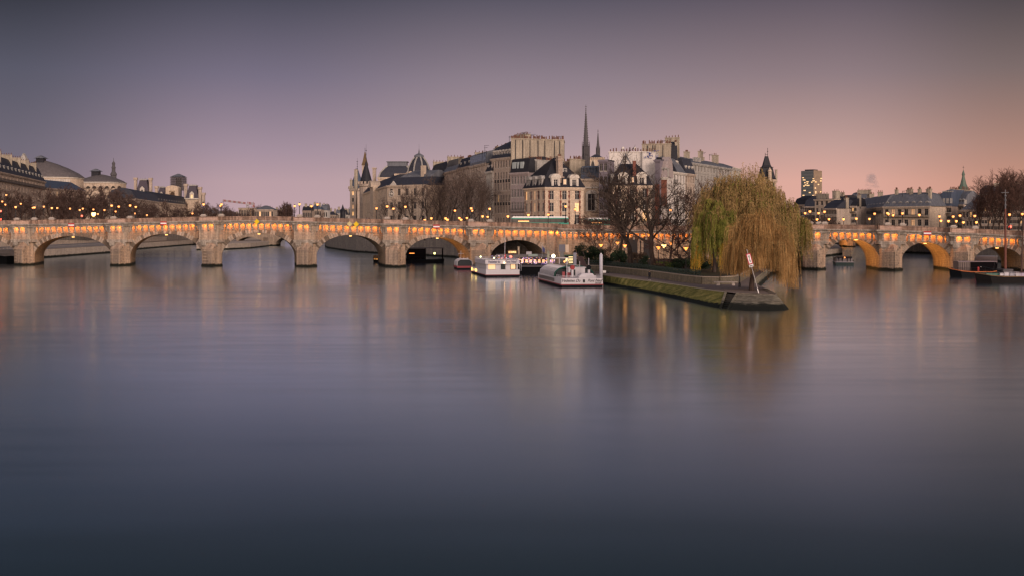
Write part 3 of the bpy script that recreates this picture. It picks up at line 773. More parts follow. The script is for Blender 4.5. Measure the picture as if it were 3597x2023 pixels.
party('white rendered annex wall with scrawled graffiti under the grey chimney block',2256,402,2302,401,536,538,700,9,ST_W,(),5)
def graffiti(px,D,y,w_,h_,seed,label,col):
    rr=random.Random(seed); m=MB(); o=W(px,y,D)
    for k in range(7):
        p=[(rr.uniform(0,w_),0,rr.uniform(0,h_))]
        for j in range(4): p.append((p[-1][0]+rr.uniform(-.6,.6),0,min(h_,max(0,p[-1][2]+rr.uniform(-.8,.8)))))
        m.tube(p,.08,4)
    m.build('graffiti',plain('spray_paint',col),None,o,label=label,cat='graffiti')
graffiti(2268,401.2,558,1.6,2.0,2,'blue spray painted scrawl at left on the white annex wall',(.05,.07,.25))
graffiti(2290,401.2,568,1.2,3.6,3,'tall blue spray painted tag on the white annex wall',(.06,.08,.28))
rt,L,z0=party('tall grey stone chimney block, highest wall right of the spire',2255,420,2356,418,510,507,700,12,ST_P,(.2,.38,.46,.73),22)
graffiti(2282,419.2,536,4,1.5,5,'dark graffiti across the tall grey stone block',(.05,.04,.08))
house('apartment_building','slender mansard house with stacked arched dormers leaning on the grey chimney block',2357,418,2382,418,600,depth=8,floors=5,bays=3,wall=ST_A,h1=9,run1=2.6,h2=1,dorm=2,dstyle='arch',dh=2.4,rm=SLATED,chim=((.9,5,1,5,9.6,5),),balc=(1,))
house('apartment_building','narrow violet and brick red house behind the second bare tree',2301,398,2318,397,565,depth=7,floors=0,bays=0,wall=ST_V,roof='flat')
m=MB(); m.box(0,1.6,-.06,0,0,17.5); m.build('painted_brick_strip',BRICK,bpy.data.objects[sorted(o.name for o in bpy.data.objects if o.name.startswith('apartment_building'))[-1]],(0,0,0))
rt,L,he=house('apartment_building','narrow white topped house with two pointed dormers and an orange red lower wall',2318,398,2344,397,627,depth=7,floors=0,bays=0,wall=ST_W,h1=5.5,run1=1.2,rm=ST_L,dorm=2,dh=2.6)
m=MB(); m.box(.25,L-.15,-.08,-.01,he-9.0,he-.6); m.build('brick_panel',REDP,rt); m=MB(); m.box(.1,L-.05,-.12,-.01,he-9.4,he-9.0); m.box(.1,L-.05,-.12,-.01,he-.6,he-.3); m.build('panel_border',ST_W,rt)
house('apartment_building','white rendered apartment house with black shutters and a dark mansard',2343,402,2376,410,604,depth=10,floors=6,bays=3,wall=ST_W,h1=4.5,run1=2,h2=.5,rm=SLATED,dorm=1,dh=2.2,dstyle='arch',ww=1.2,wh=.68,balc=(1,2,3),refp='l',style='dim',lit=0)
house('apartment_building','lower white apartment house with tall black windows behind the bare trees',2376,410,2407,420,608,depth=10,floors=6,bays=3,wall=ST_W,h1=5,run1=3,h2=.5,rm=ZINC,ww=1.1,wh=.66,style='dim',lit=0,chim=((.97,6,1.2,5,8,4),))
house('apartment_building','grey house with two rows of dormers beyond the white apartment houses',2407,422,2440,432,612,depth=12,floors=6,bays=4,wall=ST_B,h1=5.6,run1=1.5,h2=.4,rm=SLATE,dorm=3,dh=2,dstyle='arch',chim=((.1,5,1,5,12.5,5),),style='dim')
rt,L,he=house('apartment_building','long grey roofed apartment range cluttered with vents, partly hidden by treetops',2414,440,2600,505,572,depth=16,floors=8,bays=18,wall=ST_G,roof='mansard',h1=.8,run1=.5,h2=2.2,rm=ZINC,style='dim',lit=.01,chim=((.13,7,2.4,1.5,5.5,4),(.3,7,3,1.5,5,4),(.5,6,1.6,1.6,6,2),(.78,6,3,2,5.5,2),(.6,8,3,2,4,2)))
m=MB()
for i in range(9): m.box(L*(.83+.018*i),L*(.83+.018*i)+.15,-.5,2,he-2.5,he+.6)
m.box(L*.82,L*.985,-.6,-.3,he+.5,he+.8); m.build('roof_terrace_frame',ST_C,rt)
m=MB()
for u in (.19,.235,.26): m.box(L*u,L*u+1.6,1,2.2,he+1,he+2.6)
m.build('air_conditioner',ST_G,rt)
# dark pointed roof tower
rt,L,he=house('roof_tower','square tower with steep flared dark slate roof and white stone turret in front of it',2671,505,2725,505,634,depth=6.5,floors=4,bays=3,wall=ST_A,roof='none',ww=.9,style='dim',lit=0)
r=MB(); cx,cy=L/2,3.25; sq=lambda s,z:[(cx-s,cy-s,z),(cx+s,cy-s,z),(cx+s,cy+s,z),(cx-s,cy+s,z)]
r.loft([sq(3.6,he),sq(3.0,he+1.0),sq(2.2,he+5.0),sq(1.9,he+5.4),sq(1.5,he+6.2),sq(.75,he+9.3),sq(.62,he+10.0)]); r.box(cx-2.45,cx+2.45,cy-2.4,cy+2.4,he+5.25,he+5.45); r.build('roof',SLATED,rt)
r=MB(); r.tube([(cx+.5,cy,he+10),(cx+.5,cy,he+13.5)],.09,4); r.tube([(cx-.5,cy,he+10),(cx-.5,cy,he+11.4)],.09,4); r.tube([(cx-.5,cy,he+10.7),(cx+.5,cy,he+10.7)],.07,4); r.box(cx+.2,cx+.8,cy-.05,cy+.05,he+11.9,he+12.1); r.build('finial',BRONZE,rt)
r=MB(); r.lathe([(.6,he-4),(.75,he-2.5),(.75,he+3.4),(.9,he+3.5),(.9,he+3.7),(.65,he+4.2),(.25,he+4.7),(.06,he+5.3)],(cx+.6,-.6),10); r.build('turret',ST_A,rt)
r=MB(); r.box(L+.1,L+.9,1,2,he-1,he+4.1); r.box(L,L+1,.9,2.1,he+4.1,he+4.4); r.build('chimney',ST_B,rt)
# ------------------------------------------------------------------ spires
def spire(name,label,px,D,yt,yb,w,mat,n=8):
    o=W(px,yb,D); h=(yb-yt)*D/F; root=thing(name,label,'spire',o)
    m=MB(); s=w/2
    m.lathe([(s,-3),(s,h*.12),(s*1.1,h*.125),(s*.92,h*.13),(s*.92,h*.27),(s*1.05,h*.275),(s*.8,h*.285)],(0,0),n); m.build('lantern_stage',mat,root)
    m=MB(); m.lathe([(s*.8,h*.28),(s*.62,h*.42),(s*.12,h*.88),(s*.1,h*.9)],(0,0),n); 
    for i in range(n):
        for k in range(14):
            f=.30+k*.04; r_=s*(.62+(.12-.62)*(f-.42)/.46) if f>.42 else s*.72; a=2*math.pi*i/n; z=h*f
            m.box(math.cos(a)*r_*1.1-.12,math.cos(a)*r_*1.1+.12,math.sin(a)*r_*1.1-.12,math.sin(a)*r_*1.1+.12,z,z+.25)
    m.build('needle',mat,root)
    for i in range(n):
        a=2*math.pi*(i+.5)/n; x,y=math.cos(a)*s*1.15,math.sin(a)*s*1.15; m=MB(); m.tube([(x,y,-2),(x,y,h*.3),(x,y,h*.37)],[.16,.14,.02],5); m.build('pinnacle',mat,root)
    m=MB(); m.tube([(0,0,h*.88),(0,0,h)],[.12,.05],5)
    for f,k in ((.9,.45),(.925,.3),(.96,.5)): m.ball((0,0,h*f),.22,5); m.box(-k,k,-.05,.05,h*f-.05,h*f+.08)
    m.build('finial',mat,root); return root
DS=plain('weathered_lead',(.075,.07,.075),.7)
spire('church_spire','tallest dark openwork church spire rising over the island roofs',2058,540,368,572,3.0,DS)
spire('church_spire','slim distant cathedral spire just right of the tallest spire',2100.5,830,455,548,2.4,DS)
def towers():
    D=820; root=thing('cathedral','pale cathedral tower top with pointed arches behind the slim spire','cathedral',W(2072,600,D))
    m=MB(); w=(2123-2072)*D/F; h=60*D/F/1.05; m.box(0,w,0,12,-10,h*.72); m.build('tower',ST_A,root)
    m=MB(); m.box(-.3,w+.3,-.5,12,h*.72,h*.80); 
    for i in range(9): m.box(i*w/8-.1,i*w/8+.25,-.5,0,h*.66,h*.80)
    m.build('gallery',ST_A,root)
    m=MB(); m.loft([[(0,-.3,h*.8),(w*.9,-.3,h*.8),(w*.9,12,h*.8),(0,12,h*.8)],[(w*.35,3,h),(w*.5,3,h),(w*.5,8,h),(w*.35,8,h)]]); m.build('roof',SLATE,root)
    m=MB()
    for u in (.2,.7):
        m.loft([[(w*u+1.1*x,y,z) for x,z in [(-1,0),(1,0),(1,h*.35),(.6,h*.5),(0,h*.6),(-.6,h*.5),(-1,h*.35)]] for y in (-.15,-.02)])
    m.build('belfry_opening',plain('dark_opening',(.03,.025,.025)),root)
    m=MB()
    for u in (.2,.7):
        pts=[(w*u-1.35,-.2,0),(w*u-1.35,-.2,h*.38),(w*u-.75,-.2,h*.56),(w*u,-.2,h*.66),(w*u+.75,-.2,h*.56),(w*u+1.35,-.2,h*.38),(w*u+1.35,-.2,0)]; m.tube(pts,.22,5)
    m.build('arch_moulding',ST_C,root)
towers()
# ------------------------------------------------------------------ law courts and medieval towers
def courts():
    # front block: left (river) face and right face
    DL,DC,DR=600,515,505
    rt,L,he=house('courthouse','long pale courthouse block with carved medallion and slate roofs facing the river','',0,0,0,0,0) if False else (None,0,0)
    rt,L,he=house('courthouse','pale stone courthouse end block with round medallion and low slate roof',1361,512,1500,498,655,depth=15,floors=3,bays=5,fh=5.6,ww=1.6,wh=.5,wall=ST_A,roof='none',lit=0,style='dim',zb=9)
    r=MB(); r.loft([[(-.5,-.5,he+.1),(L+.5,-.5,he+.1),(L+.5,15,he+.1),(-.5,15,he+.1)],[(3.5,3,he+3.6),(L,3,he+3.6),(L,12,he+3.6),(3.5,12,he+3.6)]]); r.build('roof',SLATE,rt)
    r=MB(); r.loft([[(4,3.1,he+3.6),(L,3.1,he+3.6),(L,12,he+3.6),(4,12,he+3.6)],[(6,3.3,he+4.4),(L,3.3,he+4.4),(L,12,he+4.4),(6,12,he+4.4)],[(9,7,he+6.4),(L,7,he+6.4),(L,9,he+6.4),(9,9,he+6.4)]]); r.build('upper_roof',ZINC,rt)
    md=MB(); md.tube([(2.6+1.25*math.cos(a),-.2,he-3.3+1.25*math.sin(a)) for a in [i*math.pi/8 for i in range(17)]],.22,5); md.lathe([(.01,0)],(0,0),3) if False else None
    md.ball((2.6,-.15,he-3.3),.6,6); md.build('medallion',ST_C,rt)
    c=MB(); c.loft([[(1.6,y,he+.2),(5.6,y,he+.2),(4.4,y,he+1.2),(3.6,y,he+2),(2.8,y,he+1.2)] for y in (-.4,.2)]); c.build('carved_crest',ST_C,rt)
    c=MB(); c.box(L*.72,L*.72+1.6,3,4.6,he+3,he+8.2); c.build('chimney',ST_A,rt)
    # river wing, receding to the left
    rt,L,he=house('courthouse_wing','colonnaded courthouse wing with columned porch running back to the pointed towers',1276,640,1361,513,655,depth=14,floors=3,bays=17,fh=5.6,ww=.9,wh=.7,wall=ST_A,roof='none',lit=0,style='dim',zb=9,refp='r',pil=17)
    r=MB(); r.loft([[(0,-.5,he+.1),(L+.5,-.5,he+.1),(L+.5,14,he+.1),(0,14,he+.1)],[(0,4,he+5),(L+2,5,he+5),(L+2,11,he+5),(0,10,he+5)]]); r.build('roof',SLATE,rt)
    r=MB(); r.box(L*.47,L*.60,-1.6,5,0,he+1.2)
    r.build('porch',ST_A,rt)
    r=MB(); u0,u1=L*.47,L*.60
    r.loft([[((u0+u1)/2+(u1-u0)*.42*math.cos(a),y,he+1.2+3.2*math.sin(a)) for a in [math.pi*i/10 for i in range(11)]] for y in (-2.4,2)]); r.build('carved_pediment',ST_A,rt)
    # pavilion with high mansard behind
    root=thing('courthouse_pavilion','high grey domed pavilion roof with flat crest above the courthouse','building',W(1372,640,600))
    k=600/F; w=84*k
    m=MB(); m.box(-6.2,w+.5,0,14,-25,2.2); m.box(-6.6,w+.9,-.5,14.4,1.4,2.2); m.build('wall',ST_A,root)
    ringq=lambda x0,x1,y0,y1,z:[(x0,y0,z),(x1,y0,z),(x1,y1,z),(x0,y1,z)]
    m=MB(); m.loft([ringq(-6,w-.2,.3,13,2.2),ringq(-5.1,w-1.3,1,12.3,4.6),ringq(-3.2,w-3.0,2.2,11,6.8),ringq(-1.9,w-4.0,3,10,7.8)]); m.build('roof',SLATE,root)
    m=MB(); m.box(-2.3,w-3.6,2.8,10.2,7.8,8.2); m.box(-1.9,w-4.1,3.1,10,8.2,9.8); m.box(-2.4,w-3.5,2.7,10.4,9.8,10.2); m.build('crest',ZINC,root)
    m=MB()
    for sx,s2 in ((-1,1),(1,1)):
        pts=[(-6,.2,2.2),(-5.1,.9,4.6),(-3.2,2.1,6.8),(-1.9,2.9,7.8)] if sx<0 else [(w-.2,.2,2.2),(w-1.3,.9,4.6),(w-3,2.1,6.8),(w-4,2.9,7.8)]
        m.tube(pts,.42,5)
    m.build('roof_rib',ST_G,root)
    m=MB(); m.box(2.2,14,-1.5,2,-6,3.6); m.box(1.9,14.3,-1.8,2.2,3.0,3.9); m.build('attic_block',ST_A,root)
    for x,h in ((-8.4,6.5),(12.8,8.2)):
        m=MB(); m.box(x-.8,x+.8,3,5,0,h); m.box(x-1.1,x+1.1,2.7,5.3,h,h+.6); m.build('chimney',ST_B,root)
    # great dome
    root=thing('courthouse_dome','ribbed dark slate dome with spike above the courthouse roofs','dome',W(1472,615,545)); m=MB()
    hh=(615-548)*545/F; R0=41*545/F
    prof=[(1.0,0),(.99,.12),(.93,.32),(.80,.55),(.62,.74),(.42,.88),(.36,.92)]
    m.lathe([(R0*a,hh*b) for a,b in prof],(0,0),8,rot=math.pi/8); m.build('dome',SLATE,root)
    m=MB()
    for i in range(8):
        a=math.pi/8+i*math.pi/4; m.tube([(R0*x*math.cos(a)*1.01,R0*x*math.sin(a)*1.01,hh*z) for x,z in prof],.36,5)
    m.build('dome_rib',ST_G,root)
    m=MB(); m.lathe([(R0*.40,hh*.9),(R0*.44,hh*.93),(R0*.44,hh*1.0),(R0*.28,hh*1.06),(R0*.08,hh*1.12),(R0*.06,hh*1.2),(.06,hh*1.35),(.03,hh*1.62)],(0,0),8,rot=math.pi/8); m.build('lantern',ZINC,root)
    m=MB(); m.lathe([(R0*1.05,-8),(R0*1.05,0),(R0*.98,.1)],(0,0),8,rot=math.pi/8); m.build('drum',ST_A,root)
    for i in range(8):
        a=i*math.pi/4; m=MB(); c=Vector((R0*.95*math.cos(a),R0*.95*math.sin(a),.4)); m.ball(c,1.1,7); m.build('oculus',ST_A,root)
    # medieval towers
    def cone_tower(label,px,D,yt,ye,ys,w,rm,finial=60,base=8):
        o=W(px,ye,D); h=(ye-yt)*D/F; r=w/2; root=thing('round_tower',label,'tower',o)
        m=MB(); m.lathe([(r*.96,base-o.z),(r*.96,-1.6),(r*1.1,-1.2),(r*1.1,0)],(0,0),16); m.build('wall',ST_B,root)
        m=MB()
        for i in range(12):
            a=2*math.pi*i/12; x,y=r*1.05*math.cos(a),r*1.05*math.sin(a); m.box(x-.55,x+.55,y-.4,y+.4,-.2,1.3)
        m.build('battlement',ST_B,root)
        m=MB(); m.lathe([(r*1.0,.2),(r*.9,h*.1),(.14,h)],(0,0),16); m.build('roof',rm,root)
        m=MB(); fz=(yt-ys)*D/F; m.tube([(0,0,h-.3),(0,0,h+fz)],[.13,.04],5)
        for f,k in ((.15,.4),(.4,.3),(.62,.55)): m.ball((0,0,h+fz*f),.25,5); m.box(-k,k,-.04,.04,h+fz*f,h+fz*f+.1)
        m.build('finial',BRONZE,root); return root
    cone_tower('round medieval tower with the larger dark cone roof and tall finial',1286,655,566,648,508,7.3,SLATED)
    cone_tower('round medieval tower whose smaller blue cone roof is partly behind the larger one',1255,690,592,664,556,8.6,ZINCB)
    rt,L,he=house('gatehouse','flat grey stone wall of the medieval palace at the left edge of the island',1230,640,1250,640,668,depth=6,floors=6,bays=1,wall=ST_B,roof='flat',ww=1,lit=.15,chim=((.12,1.2,1.2,1.6,5,1),(.93,2.4,1.7,1.6,10.5,1)),style='dim',zb=9.6)
    root=thing('clock_tower','slim gilded clock tower spire between the two cone roofs','tower',W(1282,600,730)); k=730/F
    m=MB(); m.box(-1.6,1.6,-1.6,1.6,-20,3); m.build('tower',ST_B,root)
    m=MB(); m.loft([ringq(-1.9,1.9,-1.9,1.9,3),ringq(-1.2,1.2,-1.2,1.2,5.5),ringq(-.2,.2,-.2,.2,11)]); m.build('roof',GOLD,root)
    m=MB(); m.tube([(0,0,10.8),(0,0,13.5)],.1,4); m.build('finial',BRONZE,root)
courts()
# ------------------------------------------------------------------ left bank of the picture
def far_left():
    rt,L,he=house('apartment_building','long mansard apartment block with pale chimney walls at the far left bank',-120,400,158,560,580,depth=16,floors=7,bays=22,wall=ST_D,h1=6.5,run1=3.0,h2=1.5,rm=SLATED,dorm=20,dh=2.2,style='dim',lit=.03,
        chim=((.42,4.2,.8,5,8.3,6),(.56,4.2,.8,5,8.2,6),(.68,4.2,.8,5,8.1,6),(.8,4.2,.8,5,8.0,6),(.92,4.2,.8,5,7.8,6)),balc=(1,),zb=9,ww=1.2)
    # theatre with great curved roof
    def theatre(label,px,D,yt,ye,hw_l,hw_r,pxl,ylt,colr,name):
        k=D/F; o=W(px,ye,D); root=thing(name,label,'theatre',o); h=(ye-yt)*k
        m=MB(); rings=[]
        for f,s in ((0,1.0),(.25,.86),(.55,.62),(.8,.36),(.95,.16),(1,.06)):
            z=h*f; rings.append([((hw_l if math.cos(a)<0 else hw_r)*k*s*math.copysign(abs(math.cos(a))**.7,math.cos(a)),14+14*s*math.copysign(abs(math.sin(a))**.7,math.sin(a)),z) for a in [2*math.pi*i/28 for i in range(28)]])
        m.loft(rings); m.build('roof',colr,root)
        m=MB(); sc_=.96
        base=[((hw_l if math.cos(a)<0 else hw_r)*k*sc_*math.copysign(abs(math.cos(a))**.7,math.cos(a)),14+14*sc_*math.copysign(abs(math.sin(a))**.7,math.sin(a))) for a in [2*math.pi*i/28 for i in range(28)]]
        m.prism(base,-25,.1); m.build('wall',ST_A,root)
        m=MB(); b2=[(x*1.02,14+(y-14)*1.03) for x,y in base]; m.prism(b2,-.6,.25); m.build('cornice',ST_C,root)
        m=MB(); lx=(pxl-px)*k; lz=(ye-ylt)*k; lw=13*k
        m.box(lx-lw,lx+lw,10,14,h*.7,lz-1.6); m.build('lantern',SLATED,root)
        m=MB(); m.loft([ [(lx-lw*1.5,9,lz-1.6),(lx+lw*1.5,9,lz-1.6),(lx+lw*1.5,15,lz-1.6),(lx-lw*1.5,15,lz-1.6)],[(lx-.2,11,lz),(lx+.2,11,lz),(lx+.2,13,lz),(lx-.2,13,lz)]]); m.build('lantern_roof',ZINC,root)
        return root,k,h
    rt,k,h=theatre('vast curved grey theatre roof with a square lantern and carved crest',110,640,560,622,125,148,113,543,THEA,'theatre')
    m=MB()
    for i in range(26):
        x=(-10+i*5.8)*k; m.box(x-.35,x+.35,-.35,.2,-8,-1.2)
    m.build('pilaster',ST_C,rt)
    m=MB(); m.loft([[(x*k,1.5,z) for x,z in ((-44,h*.62),(-22,h*.62),(-22,h*1.0),(-29,h*1.22),(-33,h*1.34),(-38,h*1.2),(-44,h*1.0))],[(x*k,4,z) for x,z in ((-44,h*.62),(-22,h*.62),(-22,h*1.0),(-29,h*1.22),(-33,h*1.34),(-38,h*1.2),(-44,h*1.0))]]); m.build('carved_crest',ST_G,rt)
    rt,k,h=theatre('second smaller theatre with low round grey roof and small lantern',328,720,611,641,80,84,313,591,THEA,'theatre')
    m=MB()
    for i in range(7):
        x=(-40+i*22)*k; m.loft([[(x+1.1*math.cos(a),yy,-3.6+1.3*math.sin(a)) for a in [math.pi*q/6 for q in range(7)]] for yy in (-.6,.0)])
    m.build('round_window',plain('dark_oculus',(.03,.025,.02)),rt)
    house('apartment_building','low blue roofed building with a lit window in front of the round theatre',150,585,300,640,662,depth=12,floors=4,bays=14,wall=ST_D,roof='hip',h1=4.5,rm=ZINCB,style='dim',lit=.04,zb=9)
    # many-storeyed stone bell tower
    D=900;k=D/F;root=thing('bell_tower','slim many tiered stone bell tower beside the round theatre roof','tower',W(399,650,D)); H0=84*k
    m=MB(); m.lathe([(2.6,-10),(2.6,H0*.12),(2.0,H0*.15),(2.0,H0*.38),(2.4,H0*.40),(2.2,H0*.46),(1.3,H0*.55),(1.25,H0*.68),(1.6,H0*.70),(1.2,H0*.76),(1.0,H0*.78),(1.0,H0*.85),(1.3,H0*.86),(.9,H0*.93),(.2,H0*.98),(.08,H0*1.12)],(0,0),8,rot=math.pi/8); m.build('shaft',DS,root)
    # town hall group
    def pav(label,pxc,D,yt,ye,yb,wb,wt,chs,dormer=True,lit=0):
        k=D/F; root=thing('town_hall_pavilion',label,'building',W(pxc,ye,D)); h=(ye-yt)*k; a,b=wb*k/2,wt*k/2
        q=lambda s,z:[(-s,5-s,z),(s,5-s,z),(s,5+s,z),(-s,5+s,z)]
        m=MB(); m.loft([q(a*.97,-(yb-ye)*k),q(a*.97,0)]); m.build('wall',ST_A,root)
        m=MB(); m.loft([q(a,0),q(a*.86+b*.14,h*.12),q(b,h*.92)]); m.build('roof',plain('purple_slate',(.055,.045,.06),.6),root)
        m=MB(); m.loft([q(b*1.15,h*.92),q(b*1.15,h*.97)]); 
        for i in range(7): m.box(-b+i*b/3-.12,-b+i*b/3+.12,5-b-.1,5-b+.1,h*.97,h*1.06)
        m.build('roof_crest',ST_G,root)
        m=MB(); dw=a*.32; y=5-a-.3; m.box(-dw,-dw*.55,y,y+3,0,h*.3); m.box(dw*.55,dw,y,y+3,0,h*.3); m.box(-dw,dw,y,y+3,h*.3,h*.36); m.loft([[(-dw*1.1,yy,h*.36),(dw*1.1,yy,h*.36),(0,yy,h*.52)] for yy in (y,y+3)]); do=m.build('dormer',ST_C,root)
        link('window',win_mesh(round(dw*1.05,1),round(h*.28,1),'big',lit),do,(0,y+.3,.1))
        for x,yy0,yy1 in chs:
            m=MB(); X0=x*k; m.box(X0-.95,X0+.95,2,4,-4,(ye-yy1)*k-1.6); m.box(X0-1.3,X0+1.3,1.6,4.4,(ye-yy1)*k-1.6,(ye-yy1)*k); m.build('chimney',ST_B,root)
        m=MB(); m.box(-a-.3,a+.3,5-a-.8,5-a,-.5,.3); m.build('cornice',ST_C,root)
        return root
    pav('town hall pavilion with steep roof between two very tall chimneys',499,880,630,684,740,48,24,((-27,0,625),(26,0,626)))
    pav('smallest town hall pavilion roof beside the lit stone arch',564,870,657,694,740,32,16,((-18,0,655),))
    pav('rightmost town hall pavilion with ornate dormer and steep slate roof',673,850,650,699,770,46,24,((26,0,658),(38,0,678),(-24,0,647)),lit=1)
    k=870/F; root=thing('town_hall_arch','warm lit stone pediment with a deep arch in the middle of the town hall','building',W(604,695,860)); k=.2
    m=MB(); w_=22*k*1.02; hh=32*k
    m.box(-w_,w_,1.2,6,-8,hh); m.loft([[(w_*1.05*math.cos(a),y,hh+w_*.45*math.sin(a)) for a in [math.pi*i/10 for i in range(11)]] for y in (0,6)])
    m.box(-w_,-w_*.45,0,1.2,-8,hh); m.box(w_*.45,w_,0,1.2,-8,hh); m.box(-w_*.45,w_*.45,0,1.2,hh*.72,hh); m.build('wall',ST_A,root)
    m=MB(); m.loft([[(x,y,z) for x,z in [(-1.5,0),(1.5,0)]+[(1.5*math.cos(a),hh*.38+1.5*math.sin(a)) for a in [math.pi*i/8 for i in range(9)]]] for y in (1.05,1.18)]); m.build('archway',plain('arch_dark',(.05,.025,.01)),root)
    l=bpy.data.lights.new('arch_glow','POINT'); l.energy=70; l.color=(1,.6,.25); l.shadow_soft_size=.5; o=bpy.data.objects.new('arch_glow',l); C.objects.link(o); o.parent=root; o.location=(1,-4,hh*.6)
    # scaffolded tower
    D=930;k=D/F; root=thing('scaffolded_tower','square tower wrapped in scaffolding under a pointed cap above the town hall','tower',W(621,670,D)); a=23*k; hh=48*k
    m=MB(); m.box(-a*.35,a*.35,3,8,-10,hh*.9); m.build('tower',DS,root)
    m=MB()
    for i in range(8):
        for y in (0,10):
            x=-a+i*2*a/7; m.box(x-.09,x+.09,y-.09,y+.09,-8,hh)
    for j in range(8):
        z=hh*(j+.5)/8; m.box(-a,a,-.3,.5,z-.12,z+.12); m.box(-a,a,9.7,10.3,z-.1,z+.1)
        m.box(-a-.1,-a+.1,0,10,z-.1,z+.1); m.box(a-.1,a+.1,0,10,z-.1,z+.1)
    m.build('scaffolding',plain('scaffold_steel',(.09,.08,.08),.6),root)
    n=NT('scaffold_net'); n.col((.1,.085,.09)); n.b.inputs['Alpha'].default_value=.55; n.set(.8,.2)
    m=MB(); m.box(-a+.2,a-.2,.6,9.4,0,hh-.3); m.build('netting',n.mat,root)
    m=MB(); m.loft([[(-a*1.02,-.3,hh),(a*1.02,-.3,hh),(a*1.02,10,hh),(-a*1.02,10,hh)],[(-.6,4.5,hh+11*k),(.6,4.5,hh+11*k),(.6,5.5,hh+11*k),(-.6,5.5,hh+11*k)]]); m.build('cap',ZINC,root)
    house('apartment_building','long low grey roofed row in front of the town hall',475,640,560,735,700,depth=14,floors=5,bays=16,wall=ST_B,h1=4.4,run1=2,rm=SLATE,style='dim',zb=9)
    house('apartment_building','slate roofed row with small pale windows beneath the lit town hall arch',556,735,672,870,711,depth=14,floors=4,bays=20,wall=ST_A,h1=5,run1=2.4,rm=SLATED,dorm=14,dh=1.2,style='dim',zb=9)
    # tower crane
    D=1250;k=D/F; root=thing('tower_crane','red and white tower crane with long jib on the skyline','crane',W(866,780,D))
    RW=[plain('crane_red',(.30,.13,.12)),plain('crane_white',(.36,.33,.34))]
    def truss(a,b,w,seg,mat,name):
        m=MB(); a=Vector(a); b=Vector(b); d=(b-a)/seg; up=Vector((0,0,1)) if abs(d.normalized().z)<.9 else Vector((1,0,0)); 
        for i in range(seg):
            p=a+d*i; q=p+d; mt=(i//3)%2 if len(mat)>1 else 0
            for s in (0,w): m.tube([p+up*s,q+up*s],.24,4,mt)
            m.tube([p,q+up*w],.24,4,mt); m.tube([p+up*w,q],.24,4,mt)
        m.build(name,mat,root)
    truss((0,0,0),(0,0,60*k),2.2,10,[RW[1]],'mast'); truss((-1,0,62*k),(-84*k,0,72*k),1.5,28,RW,'jib'); truss((2,0,62*k),(28*k,0,58*k),2,7,RW,'counter_jib')
    m=MB(); m.box(22*k,28*k,-1,1,50*k,58*k); m.build('counterweight',RW[0],root); m=MB(); m.box(-.6,2.6,-1.2,1.2,58*k,63*k); m.build('cab',RW[1],root)
    m=MB(); m.tube([(1,0,60*k),(1,0,70*k)],.3,4); m.tube([(27*k,0,59*k),(24*k,0,69*k)],.2,4); m.build('tie',RW[0],root)
    # mid distance pale blocks
    house('apartment_building','dark topped concrete block with ribbed pale upper floor near the crane',838,900,900,900,733,depth=15,floors=3,bays=11,wall=ST_A,roof='flat',ww=.9,wh=.7,style='dim',zb=6)
    bx=MB()
    house('apartment_building','flat pale block half hidden by trees left of the poplars',895,850,960,850,738,depth=15,floors=3,bays=9,wall=ST_B,roof='hip',h1=3,rm=ZINC,style='dim',zb=6)
    specs=[(1062,1092,742,'brown roofed house right of the four lamps on the bridge',ST_D,SLATED),(1092,1128,737,'blue grey domed block between the two lamp pairs',ST_B,ZINCB),(1128,1150,741,'white topped block beyond the right hand lamp pair',ST_W,ZINC),
           (1150,1180,757,'grey distant roofs beside a small white gable',ST_B,SLATE),(1180,1206,752,'cluster of low distant houses with pale walls',ST_C,ZINC),(1206,1222,757,'small distant house with a turret roof',ST_C,SLATED),(1222,1240,754,'pale distant blocks next to the medieval palace wall',ST_W,ZINC),(960,990,752,'low ochre distant block left of the poplars',ST_A,SLATE),(690,760,752,'pale distant roofline right of the town hall',ST_B,ZINC),(740,850,764,'low far roofs below the crane jib',ST_D,SLATE)]
    for i,(a,b,y,lab,wl,rm) in enumerate(specs):
        house('distant_house',lab,a,1000+i*18,b,1000+i*18,y,depth=16,floors=3,bays=max(3,int((b-a)/6)),wall=wl,roof='hip' if i%2 else 'mansard',h1=2.5+(i*7%4)*.8,rm=rm,style='dim',lit=0,zb=5,chim=((.3,5,2,1,5.5,3),(.8,5,1.6,1,5,2)))
    m=MB(); k=1050/F; m.lathe([(2.2,-6),(2.2,2),(2.8,2.2),(1.2,4.4),(.1,8)],(0,0),8); m.build('turret',SLATED,None,W(1204,752,1050),label='small pointed turret on the distant skyline left of the palace',cat='turret')
far_left()
